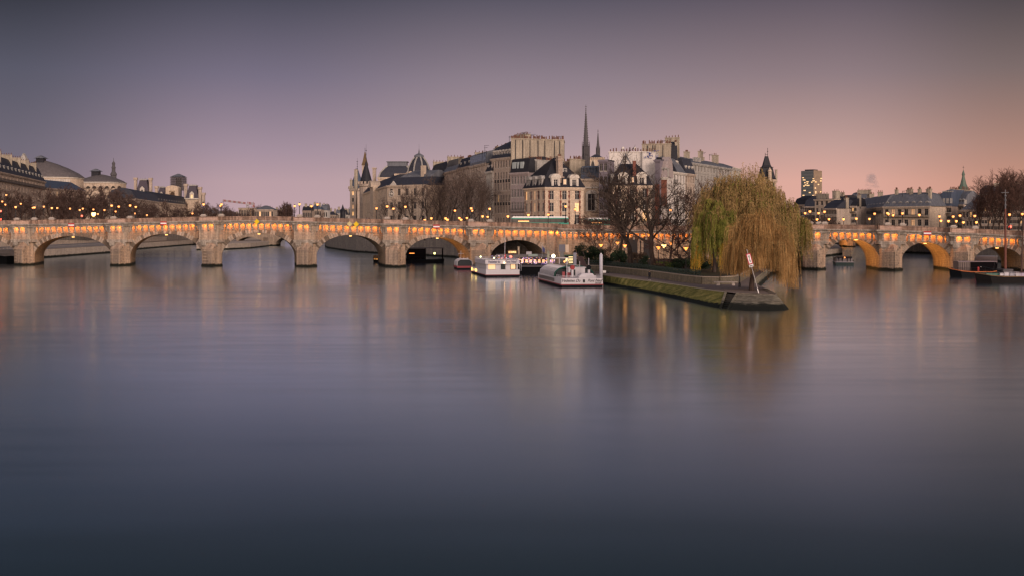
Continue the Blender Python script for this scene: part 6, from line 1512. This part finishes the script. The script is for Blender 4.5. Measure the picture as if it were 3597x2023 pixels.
def boatB():
    o=G(2045,1009); root=thing('tour_boat','low white tour boat with curved glass roof moored at the quay, stern facing camera','boat',(o.x,o.y,0),R(8)); L=35;w=8.3
    hull(root,L,w,[(-.4,.42,HBLK,'hull',(.93,1.0)),(.42,.62,HRED,'rubbing_strake',(1.03,1.03)),(.62,1.75,HWHITE,'topsides',(1.0,1.0))],bow=8)
    m=MB()
    for s in (-1,1): m.box(s*(w/2+.02) if s>0 else -w/2-.04,s*(w/2+.04) if s>0 else -w/2-.02,8,L-8,.75,1.5)
    m.build('side_glazing',BGL,root)
    # glass vault
    m=MB(); prof=[(-w/2+.15,1.75),(-w/2+.35,2.6),(-w/2+1.2,3.35),(-w/2+2.6,3.75),(w/2-2.6,3.75),(w/2-1.2,3.35),(w/2-.35,2.6),(w/2-.15,1.75)]
    m.loft([[(x,8.6,z) for x,z in prof],[(x,L-7,z) for x,z in prof]]); m.build('glass_roof',BGL2,root)
    m=MB(); m.loft([[(x,8.4,z+.06) for x,z in ((-w/2+2.2,3.66),(-w/2+2.8,3.76),(w/2-2.8,3.76),(w/2-2.2,3.66))],[(x,L-7,z+.06) for x,z in ((-w/2+2.2,3.66),(-w/2+2.8,3.76),(w/2-2.8,3.76),(w/2-2.2,3.66))]]); m.build('roof_canvas',BTAN,root)
    for i in range(15):
        y=8.9+i*1.28; m=MB(); m.tube([(x*1.012,y,z+.02) for x,z in prof[:4]],.09,4); m.tube([(x*1.012,y,z+.02) for x,z in prof[4:]],.09,4); m.build('roof_rib',HWHITE,root)
    m=MB(); m.tube([(x*1.02,8.5,z+.03) for x,z in prof],.16,5); m.build('green_arch',plain('dark_green',(.01,.06,.045),.4),root)
    m=MB(); m.box(-w/2+.6,w/2-.6,8.55,8.7,1.75,3.2); m.build('aft_bulkhead',BGL,root)
    m=MB(); m.box(-1.5,1.9,6.6,8.3,1.7,3.55); m.box(-1.7,2.1,6.4,8.4,3.55,3.72); m.build('aft_cabin',HWHITE,root)
    m=MB(); m.box(-1.1,-.1,6.5,6.6,1.9,3.2); m.build('cabin_door',BGL,root)
    m=MB(); m.box(-.3,3.1,1.5,4.4,1.75,2.15); m.loft([[(-.1,1.7,2.15),(2.9,1.7,2.15),(2.9,4.2,2.15),(-.1,4.2,2.15)],[(.3,2,2.6),(2.5,2,2.6),(2.5,4,2.6),(.3,4,2.6)]]); m.build('hatch_cover',HWHITE,root)
    for x,mt,lb,nm in ((-1.35,VRED,'red','port_light'),(2.0,HBLK,'black','starboard_light')):
        m=MB(); m.tube([(x,3.2,1.8),(x,3.2,3.3)],.24,8); m.build('vent_pipe',HWHITE,root); m=MB(); m.tube([(x,3.0,3.75),(x,3.35,3.75)],.47,14); m.build('vent_cowl',mt,root)
    m=MB(); m.tube([(2.0,3.3,3.6),(2.0,3.3,5.6)],.06,4); m.tube([(-2.6,2.5,1.7),(-2.6,2.5,5.2)],.07,4); m.tube([(.0,2.5,1.7),(.0,2.5,5.0)],.05,4); m.build('mast',HWHITE,root)
    m=MB(); rails(m,[(-w/2+.1,6,1.75),(-w/2+.1,.1,1.75),(-.6,.1,1.75)],.5,.035); rails(m,[(1.0,.1,1.75),(w/2-.1,.1,1.75),(w/2-.1,6,1.75)],.5,.035); m.build('stern_rail',HWHITE,root)
    m=MB(); m.box(-2.3,-1.5,4,5,1.75,2.7); m.box(-3.4,-2.9,3,3.6,1.75,2.9); m.build('deck_locker',HRED,root)
    m=MB(); m.box(-2.2,2.0,L-11,L-7.5,5.0,5.15); m.build('wheelhouse_roof',HWHITE,root); m=MB()
    for x,y in ((-1.9,L-10.7),(1.7,L-10.7),(-1.9,L-7.8),(1.7,L-7.8),(-.2,L-10.7)): m.tube([(x*.9,y,3.7),(x,y,5.0)],.1,4)
    m.build('roof_post',HWHITE,root); m=MB(); m.ball((.9,L-10.9,4.3),.22,6); m.build('orange_lamp',LAMP,root)
    m=MB(); m.ball((-w/2+1.0,16,2.7),.12,5); m.ball((-w/2+1.0,14,2.5),.1,5); m.build('cabin_lamp',LAMP,root)
    text('Vedettes Du',.8,(-2.3,-.03,1.02),(R(90),0,0),TXTB,root,shear=.45,sx=.92); text('Pont Neuf',.8,(2.5,-.03,1.02),(R(90),0,0),TXTB,root,shear=.45,sx=.86); text('Europa',.42,(3.2,-.03,.68),(R(90),0,0),TXTB,root,shear=.4)
    m=MB(); m.box(.15,.55,-.12,.05,.9,1.5); m.build('stern_fitting',BRONZE,root)
boatB()
def boatA():
    o=G(1766,974); root=thing('tour_boat','two deck white tour boat with open green upper deck and lettered banner','boat',(o.x,o.y,0),R(9.5)); L=32;w=8.0
    hull(root,L,w,[(-.4,.45,HBLK,'hull',(.93,1.0)),(.45,.6,HRED,'rubbing_strake',(1.02,1.02)),(.6,1.75,HWHITE,'topsides',(1,1))],bow=7)
    # after cabin
    m=MB(); m.box(-w/2+.3,w/2-.3,1.2,20,1.75,3.1); m.build('cabin_glazing',BGL,root)
    m=MB()
    for x0,x1 in ((-3.7,-3.4),(-1.55,-.35),(-.35+.0,-.35+.05),(.75,1.95),(3.45,3.7)): m.box(x0,x1,1.05,1.2,.7,3.1)
    for x in (-3.55,-3.0): pass
    m.build('bulkhead',HWHITE,root)
    m=MB(); m.box(-3.3,-1.6,1.12,1.19,1.8,3.0); m.box(2.1,3.2,1.12,1.19,1.85,2.95); m.build('lit_cabin',WARM,root)
    for i in range(13):
        m=MB(); y=1.5+i*1.45; m.box(-w/2+.16,-w/2+.32,y,y+.16,1.75,3.1); m.box(w/2-.32,w/2-.16,y,y+.16,1.75,3.1); m.build('window_post',HWHITE,root)
    m=MB(); m.loft([[(-w/2+.4,18.5,1.75),(w/2-.4,18.5,1.75),(w/2-.4,29,1.75),(-w/2+.4,29,1.75)],[(-w/2+.9,18.5,3.0),(w/2-.9,18.5,3.0),(w/2-1.2,26.5,2.8),(-w/2+1.2,26.5,2.8)]]); m.build('bow_cabin',BGL,root)
    m=MB(); m.box(-w/2+.8,w/2-.8,18.6,26.6,2.85,3.02); m.build('bow_cabin_roof',BTAN,root)
    m=MB(); m.face([(-2.9,19.5,3.04),(-.6,19.5,3.04),(-.6,23,3.04),(-2.9,23,3.04)]); m.build('roof_light',emit('roof_glow',(1,.4,.12),.5),root)
    m=MB(); m.box(-w/2,w/2,.7,19,3.1,3.25,0); m.build('upper_deck',BGRN,root)
    m=MB()
    for a in ((-w/2-.05,w/2+.05,.6,.72),(-w/2-.05,w/2+.05,19,19.1)): m.box(a[0],a[1],a[2],a[3],3.05,4.02)
    m.box(-w/2-.05,-w/2+.05,.72,19,3.05,4.02); m.box(w/2-.05,w/2+.05,.72,19,3.05,4.02); m.build('bulwark',HWHITE,root)
    m=MB(); rails(m,[(-w/2,.7,4.02),(-w/2,19,4.02),(w/2,19,4.02),(w/2,.7,4.02),(-w/2,.7,4.02)],.35,.03,2); m.build('upper_rail',HWHITE,root)
    for j in range(7):
        m=MB(); y=2.5+j*2.2; m.box(-3,-.6,y,y+.5,3.25,3.75); m.box(.6,3,y,y+.5,3.25,3.75); m.build('deck_seat',BGRN if j%2 else HWHITE,root)
    m=MB()
    for i in range(16): m.box(-w/2-.08,-w/2-.05,1.5+i*1.1,1.8+i*1.1,3.15,3.9)
    m.build('bulwark_stripe',plain('grey_stripe',(.25,.22,.26)),root)
    text('Vedettes du',.82,(-2.0,.57,3.3),(R(90),0,0),TXT,root,shear=.25,sx=.72); text('Pont Neuf',.82,(2.0,.57,3.3),(R(90),0,0),TXT,root,shear=.25,sx=.78)
    for y,s in ((24,.45),(25,.42),(20.6,.26),(16.6,.38),(17.7,.42),(15.6,.3)):
        m=MB(); m.tube([(-w/2+.02,y,1.05),(-w/2-.1,y,1.05)],s,10); m.build('porthole',emit('porthole_light',(1,.62,.15),2),root)
    m=MB(); m.tube([(.6,1,3.9),(.75,1,9.6)],.06,5); m.build('flagstaff',HWHITE,root); m=MB(); m.loft([[(.55,.8,4.0),(.75,.8,4.0),(.9,.85,5.3),(.6,.85,5.3)],[(.55,.9,4.0),(.75,.9,4.0),(.9,.95,5.3),(.6,.95,5.3)]]); m.build('furled_flag',REDS,root)
    m=MB(); m.ball((.45,.4,3.35),.2,6); m.build('stern_lamp',emit('stern_lamp_glow',(1,.55,.25),7),root); m=MB(); m.ball((2.2,1.5,4.75),.28,6); m.build('red_lamp',emit('red_lamp_glow',(1,.05,.03),4),root)
    for p in ((-1,7,4.3),(-3,16,4.4)): m=MB(); m.ball(p,.2,6); m.build('deck_lamp',emit('pale_lamp_glow',(.9,1,.5),4),root)
    m=MB(); m.tube([(-.35,.35,.7),(-.35,.35,3)],.04,4); m.tube([(.75,.35,.7),(.75,.35,3)],.04,4); m.box(-.3,.7,1.0,1.1,.8,3); m.build('stern_door',BGL,root)
boatA()
def small_glass_boat():
    o=G(1634,948); root=thing('glass_launch','small glass roofed launch tucked behind the two deck boat','boat',(o.x,o.y,0),R(8)); L=14;w=4.4
    hull(root,L,w,[(-.3,.5,HBLK,'hull',(.9,1)),(.5,1.0,HRED,'topsides',(1,1))],bow=4)
    m=MB(); pr=[(-w/2+.1,1.0),(-w/2+.25,2.2),(-w/2+1.0,2.75),(w/2-1.0,2.75),(w/2-.25,2.2),(w/2-.1,1.0)]; m.loft([[(x,1,z) for x,z in pr],[(x,L-4,z) for x,z in pr]]); m.build('glass_roof',BGL,root)
    for i in range(6): m=MB(); m.tube([(x*1.02,1+i*1.7,z+.03) for x,z in pr],.07,4); m.build('roof_rib',HWHITE,root)
    for x in (-1.2,-.2,.9): m=MB(); m.ball((x,2.5,2.95),.25,6); m.build('roof_vent',HWHITE,root)
    m=MB(); m.tube([(-.6,6,2.8),(-.6,6,5.2)],.05,4); m.tube([(-1.4,6,4.3),(.2,6,4.3)],.05,4); m.build('mast',HWHITE,root)
small_glass_boat()
def restaurant():
    D=304; x0,x1=X(1728,D),X(1955,D); root=thing('restaurant_barge','dark restaurant barge wrapped in twinkling purple and orange fairy lights','barge',(x0,D,0)); L=x1-x0
    m=MB(); m.box(0,L,0,8,-.4,2.0); m.build('hull',HBLK,root); m=MB(); m.box(0,L,-.15,0,1.95,2.1); m.box(0,L,-.2,0,2.75,2.85); m.build('fender_rail',plain('grey_rail',(.25,.23,.25)),root)
    m=MB(); m.box(.3,L-.6,.3,8,2.0,4.2); m.build('saloon',plain('dark_saloon',(.02,.018,.03)),root); m=MB(); m.box(-.2,L-.3,-.3,8.3,4.2,4.5); m.box(1,L-2,1.5,7,4.5,4.9); m.build('roof',plain('grey_roof',(.13,.12,.12)),root)
    m=MB()
    for i in range(9): m.box(6.2+i*1.05,6.8+i*1.05,.24,.29,2.9,3.7)
    m.build('warm_window',emit('saloon_glow',(1,.42,.1),.8),root)
    rr=random.Random(3); mats=[emit('fairy_white',(.9,.75,1),1.3),emit('fairy_purple',(.45,.22,1),1.2),emit('fairy_amber',(1,.45,.12),1.3)]; m=MB()
    for i in range(300):
        x=rr.uniform(0,L-.4); z=rr.uniform(2.5,4.2) if x>4.5 else rr.uniform(3.9,4.6); m.ball((x,-.05-rr.random()*.2,z),.05+.045*rr.random(),4,rr.choice([0,1,1,2]))
    m.build('fairy_lights',mats,root,kind='stuff')
    m=MB(); m.box(X(1784,D)-x0,X(1815,D)-x0,1,1.2,5.05,6.0); m.build('sign_board',plain('sign_brown',(.12,.06,.03)),root); text('LE COUPLES',.62,((X(1799.5,D)-x0),.9,5.3),(R(90),0,0),emit('sign_letters',(1,.62,.2),2.2),root,sx=.56)
    m=MB(); x=X(1822,D)-x0; m.lathe([(.28,4.4),(.28,6.7),(.36,6.75),(.36,6.85)],(x,2),8); m.build('funnel',plain('funnel_metal',(.4,.33,.24),.4,.5,.5),root)
    m=MB(); m.box(X(1849,D)-x0,X(1868,D)-x0,2,2.9,4.5,5.6); m.build('roof_unit',HWHITE,root); m=MB(); m.box(X(1856,D)-x0,X(1889,D)-x0,1,1.4,4.5,5.0); m.build('awning_box',plain('pale_green',(.3,.38,.35)),root)
    m=MB(); x=X(1905,D)-x0; m.tube([(x,1,4.5),(x,1,7.2)],.05,4); m.build('flagstaff',HWHITE,root)
    m=MB(); m.loft([[(x,y,5.9),(x+.6,y,5.2),(x+.7,y,6.3),(x+.05,y,7.0)] for y in (1,1.04)]); m.build('flag',plain('blue_flag',(.06,.07,.2)),root)
    m=MB(); x=X(1825,D)-x0; 
    for s in (0,.45): m.tube([(x+s,-.3,.9),(x+s,-.3,2.5)],.05,4)
    for k in range(5): m.tube([(x,-.3,1+k*.35),(x+.45,-.3,1+k*.35)],.04,4)
    m.build('ladder',HWHITE,root)
restaurant()
def quay_furniture():
    # bright floodlight
    D=292; o=W(1944,900,D); root=thing('floodlight','dazzling white floodlight on a thin post at the landing stage','floodlight',(o.x,o.y,.6)); h=o.z-.6
    m=MB(); m.tube([(0,0,0),(0,0,h)],.09,5); m.build('post',BRONZE,root); m=MB(); m.ball((0,-.1,h),.42,8); m.build('lamp_head',emit('flood_glow',(1,.75,.45),8),root); glow(root,h-.8,300,'flood_light',(1,.7,.4))
    o=W(1926,900,D+1); m=MB(); m.box(-.28,.28,0,.5,-6,1.1); m.box(-.34,.34,-.05,.55,1.1,1.25); m.build('mooring_dolphin',plain('grey_green_steel',(.13,.14,.13),.6),None,o,label='dark grey box post left of the dazzling floodlight',cat='post')
    D=285; root=thing('signal_board','grey board and narrow cream panel on a tall post above the landing stage','board',W(1974,930,D)); m=MB(); m.box(-.45,.45,0,.5,-3,2.9); m.build('post',plain('grey_post',(.14,.14,.14)),root)
    m=MB(); m.box(X(1963,D)-X(1974,D),X(1985,D)-X(1974,D),-.15,0,2.95,4.65); m.build('grey_board',plain('board_grey',(.13,.13,.16)),root); m=MB(); m.box(X(1986.5,D)-X(1974,D),X(1998,D)-X(1974,D),-.15,0,2.8,4.6); m.build('cream_board',plain('board_cream',(.6,.47,.36)),root)
    D=280; root=thing('kiosk','small glowing yellow ticket kiosk behind the boats','kiosk',W(1999,930,D)); w=15*D/F
    m=MB(); m.box(-w,w,0,2,-2.2,2.0); m.build('wall',HBLK,root); m=MB()
    for i in range(5): m.box(-w*.1,w*.9,-.04,0,.3+i*.34,.47+i*.34)
    m.build('lit_board',emit('board_glow',(1,.85,.35),.9),root); m=MB(); m.box(-w*.8,-w*.15,-.06,0,.7,1.6); m.build('lit_window',emit('kiosk_glow',(1,.75,.25),1.5),root); m=MB(); m.box(-w-.2,w+.2,-.5,2.1,2.0,2.2); m.build('roof',plain('kiosk_green',(.03,.08,.05)),root)
    D=272; o=W(2019.5,940,D); root=thing('mooring_pile','blue grey steel mooring pile with small bracket behind the boat','post',(o.x,o.y,0)); m=MB(); m.box(-.33,.33,-.3,.3,-1,Z(888,D)); m.build('pile',plain('pile_steel',(.2,.2,.25),.5),root); m=MB(); m.box(-.5,.5,-.4,.4,Z(888,D),Z(885,D)); m.box(.33,1.0,-.1,.1,Z(890,D),Z(888,D)); m.box(-.2,.2,-.2,.2,Z(885,D),Z(881,D)); m.build('bracket',HBLK,root)
    D=249; o=W(2111.5,985,D); root=thing('mooring_pile','tall pale white mooring pile at the stern of the low tour boat','post',(o.x,o.y,0)); m=MB(); m.lathe([(.36,-1),(.34,Z(896,D)),(.2,Z(893,D))],(0,0),12); m.build('pile',plain('pile_white',(.42,.42,.47),.5),root,True); m=MB(); m.ball((0,0,Z(892,D)),.14,6); m.build('cap',WHT,root)
    root=thing('landing_stage','dark floating landing stage with railings between tour boat and garden wall','pontoon',(X(2052,266),266,0)); m=MB(); m.box(-6,5.2,-2,6,-.3,.9); m.build('pontoon',HBLK,root); m=MB(); rails(m,[(-6,-1.8,.9),(5.2,-1.8,.9),(5.2,6,.9)],1.1,.04); m.build('railing',BRONZE,root)
    m=MB(); m.loft([[(.2,0,1.0),(1.6,0,1.0),(1.6,0,1.2),(.2,0,1.2)],[(-1.2,9,5.0),(.2,9,5.0),(.2,9,5.2),(-1.2,9,5.2)]]); m.tube([(1.6,0,2.2),(.2,9,6.2)],.06,4); m.tube([(.2,0,2.2),(-1.2,9,6.2)],.06,4); m.build('gangway',plain('brown_gangway',(.08,.05,.045)),root)
    m=MB(); m.box(3.6,4.6,-1.9,-1.8,1.9,2.4); m.build('notice_plate',WHT,root)
quay_furniture()
def houseboat(label,px0,px1,D,yw,hull_h,cab,colh,colc,colr,stripe=None,name='houseboat',flip=1,lit=0,bow=.16):
    x0,x1=X(px0,D),X(px1,D); L=x1-x0; root=thing(name,label,'boat',((x0+x1)/2,D,0))
    def ring(z,f,rise):
        return [(-L/2*f,2.2,z+rise),(-L/2*f+L*bow,.15,z+rise*.35),(-L/2*f+L*bow*2.2,0,z),(L/2*f-L*bow*1.5,0,z),(L/2*f,1.6,z+rise*.5),(L/2*f,3.2,z+rise*.5),(L/2*f-L*bow*1.5,4.8,z),(-L/2*f+L*bow*2.2,4.8,z),(-L/2*f+L*bow,4.6,z+rise*.35),(-L/2*f,2.6,z+rise)]
    m=MB(); m.loft([ring(-.4,.93,0),ring(hull_h*.5,.98,.25),ring(hull_h,1.0,.7)]); m.build('hull',colh,root)
    if stripe: m=MB(); r1=ring(hull_h,1.0,.7); m.tube([Vector(p)+Vector((0,-.05,.03)) for p in r1[:5]],.11,5); m.build('stripe',stripe,root)
    for (a,b,z0,z1,mat,nm) in cab:
        m=MB(); m.box(-L/2+a*L,-L/2+b*L,.8,4.2,z0,z1); m.build(nm,mat,root)
    m=MB(); rails(m,[(-L/2+L*.1,.3,hull_h+.3),(L/2-L*.1,.3,hull_h+.1)],.7,.025); m.build('rail',BRONZE,root)
    return root,L
CUR=plain('curtain',(.16,.12,.11)); DKC=plain('dark_cabin',(.006,.005,.006),.9,.02); WOOD=plain('brown_cabin_wood',(.06,.025,.018),.6)
rt,L=houseboat('black houseboat with orange stripe and curtained flat roofed cabin moored at right',3347,3530,287,973,1.25,[(.13,.36,1.2,3.55,CUR,'curtained_cabin'),(.36,.86,1.2,3.5,DKC,'cabin'),(.12,.88,3.55,3.75,plain('roof_edge',(.16,.12,.13)),'roof')],HBLK,None,None,stripe=plain('orange_stripe',(.5,.15,.05)))
m=MB()
for i in range(7): m.box(-L/2+L*.14+i*.42,-L/2+L*.14+i*.42+.06,.7,.8,1.3,3.5)
m.build('curtain_folds',DKC,rt)
m=MB(); m.box(-L/2+L*.5,-L/2+L*.53,.7,.79,1.4,2.4); m.build('red_ladder',REDS,rt); m=MB(); m.ball((-L/2+L*.56,.6,2.5),.16,5); m.build('deck_lamp',WHT,rt)
rt,L=houseboat('dark two masted barge with pale clutter and canvas at the right picture edge',3440,3690,258,995,1.35,[(.0,.0,0,.01,DKC,'locker'),(.12,.36,1.3,2.0,plain('green_tarp',(.10,.22,.17)),'tarpaulin'),(.42,.5,1.3,2.2,HBLK,'hatch'),(.52,1.0,1.3,2.3,WOOD,'wooden_cabin'),(.36,.5,1.9,2.9,plain('canvas_cover',(.05,.045,.05)),'canvas')],plain('tarred_hull',(.009,.008,.008),.7,.12),None,None,stripe=plain('ochre_line',(.17,.11,.06)),name='sailing_barge')
xm=X(3525,262)-X(3565,258)
m=MB(); m.tube([(xm,3,1),(xm,3,Z(740,262)),(xm,3,Z(735,262))],[.3,.2,.2],8); m.build('mast',plain('varnished_mast',(.12,.035,.022),.5),rt)
m=MB(); m.tube([(xm,3,Z(735,262)),(xm,3,Z(668,262))],[.16,.1],6); m.box(xm-.9,xm+.7,2.9,3.1,Z(679,262),Z(677,262)); 
for y in (690,705,722): m.ball((xm,3,Z(y,262)),.27,6)
m.build('topmast',plain('grey_topmast',(.09,.09,.10),.5),rt)
xa,xb=X(3585,262)-X(3565,258),X(3577,262)-X(3565,258); m=MB(); m.tube([(xb,2.5,1.5),(xa,2.5,Z(770,262))],[.2,.1],6); m.build('mizzen_mast',WOOD,rt)
m=MB(); m.tube([(xm-6,2,3.6),(xm+.3,2,2.0)],.12,5); m.tube([(xm,2.5,2.2),(xm+3,2.5,3.4)],.07,4); m.build('boom',HBLK,rt)
m=MB()
for a,b in (((xm,2.8,Z(700,262)),(xm-3.5,1,1.8)),((xm,2.8,Z(760,262)),(xm+4.2,1,1.8)),((xa,2.4,Z(780,262)),(xa+3,1,1.8)),((xa,2.4,Z(780,262)),(xm,2.8,Z(800,262)))): m.tube([a,b],.02,3)
m.build('rigging',BRONZE,rt)
rr=random.Random(9)
for i,(u,c) in enumerate(((.3,HWHITE),(.44,plain('pale_cloth',(.4,.4,.46))),(.52,HWHITE),(.58,plain('lilac_cloth',(.4,.34,.45))))):
    m=MB(); x=-L/2+u*L; m.loft([[(x+rr.uniform(-.1,.1)+dx,.3+dy,z) for dx,dy in ((0,0),(1.1,.1),(1.2,1),(.1,.9))] for z in (1.4,1.8+.2*rr.random(),2.1)]); m.build('deck_bundle',c,rt)
m=MB(); m.box(-L/2+L*.36,-L/2+L*.42,.2,.3,1.4,2.2); rails(m,[(-L/2+L*.36,.2,1.4),(-L/2+L*.56,.2,1.4)],.9,.03,.5); m.build('white_rail',HWHITE,rt)
houseboat('tiny red and yellow dinghy between the two right hand barges',3447,3475,276,985,.6,[(.3,.6,.5,.8,REDS,'thwart')],REDS,None,None,stripe=plain('yellow_rim',(.5,.33,.1)),name='dinghy')
houseboat('dark houseboat with pergola roof moored behind the fifth arch',1420,1560,397,925,1.0,[(.05,.5,1.0,4.6,DKC,'cabin'),(.03,.98,4.7,5.0,plain('dark_roof',(.05,.04,.045)),'roof'),(.5,.52,1,4.7,DKC,'roof_post'),(.94,.96,1,4.7,DKC,'roof_post'),(.06,.44,1.3,1.5,plain('pink_strip',(.3,.2,.19)),'fender_plank')],HBLK,None,None)
m=MB(); m.ball((X(1527,396),395.5,Z(891,396)),.35,6); m.build('round_lamp',emit('yellow_round_glow',(1,.95,.3),3),None,label='small yellow round lamp on the houseboat behind the fifth arch',cat='lamp')
m=MB(); o=W(1447,891,395); m.box(-.8,.8,0,.1,-.1,.12); m.build('bar_light',LAMP,None,o,label='orange strip light on the houseboat behind the fifth arch',cat='light')
houseboat('pale roofed boat lying in shadow behind the last arch at right',3424,3512,352,905,1.0,[(.05,.95,1.2,3.2,plain('pale_roof',(.4,.32,.3)),'cabin'),(.03,.97,3.2,3.4,HWHITE,'roof')],HBLK,None,None)
houseboat('boat with striped grey side at the far left picture edge',-40,46,392,930,2.2,[(.0,1.0,2.4,4.3,plain('grey_canvas',(.3,.27,.27)),'awning')],HBLK,None,None)
houseboat('small lit launch peeping out beside the fifth pier',1308,1330,400,915,.8,[(.1,.9,.8,2.4,WARM if False else plain('launch_cabin',(.1,.06,.03)),'cabin'),(.2,.8,1.0,1.4,emit('launch_glow',(1,.45,.1),1.5),'lit_window')],HBLK,None,None,name='launch')
def moving_boat():
    o=G(2968,933); root=thing('tour_boat','small tour boat under way seen through the right hand arch, stern lamp lit','boat',(o.x,o.y,0),R(-11)); w=5.4; L=20
    hull(root,L,w,[(-.3,.9,plain('teal_hull',(.03,.07,.075),.5),'hull',(.95,1)),(.9,1.05,HWHITE,'rubbing_strake',(1.02,1.02))],bow=5)
    m=MB(); m.box(-w/2+.4,w/2-.4,1,7,1.05,2.0); m.build('stern_cabin',HWHITE,root); m=MB(); m.box(-w/2+.5,w/2-.5,1.2,7,2.0,2.7); m.build('wheelhouse',BGL,root)
    m=MB(); m.box(-w/2+.3,w/2-.3,7,17,1.05,2.1); m.build('saloon',BTAN,root); m=MB(); m.box(-w/2+.2,w/2-.2,7,17,2.1,2.25); m.build('roof',plain('boat_roof',(.12,.1,.1)),root)
    m=MB(); rails(m,[(-w/2+.2,.2,1.05),(w/2-.2,.2,1.05)],.6,.04); m.build('stern_rail',HBLK,root); m=MB(); m.ball((0,.9,2.35),.22,6); m.build('stern_lamp',LAMP,root); m=MB(); m.tube([(2,6,2.5),(2,6,5.2)],.06,4); m.build('mast',BRONZE,root)
    for i,x in enumerate((-1.9,-1.2,-.4,.8,1.5)):
        me=PME[('stand',(.012,.012,.016),(.01,.01,.012),(.8,.8,.8))] if False else None
    return root
rt=moving_boat()
for i,(x,y) in enumerate(((-1.8,.5),(-.7,.6),(.7,.5),(1.7,.6))):
    p=Matrix.Rotation(R(-11),3,'Z')@Vector((x,y,1.06)); person((rt.location.x+p.x,rt.location.y+p.y,p.z),.3*i,'%s from the left of the dark passengers standing on the small moving tour boat'%ORD[i],coat=(.015,.012,.02),group='passengers on the moving tour boat')
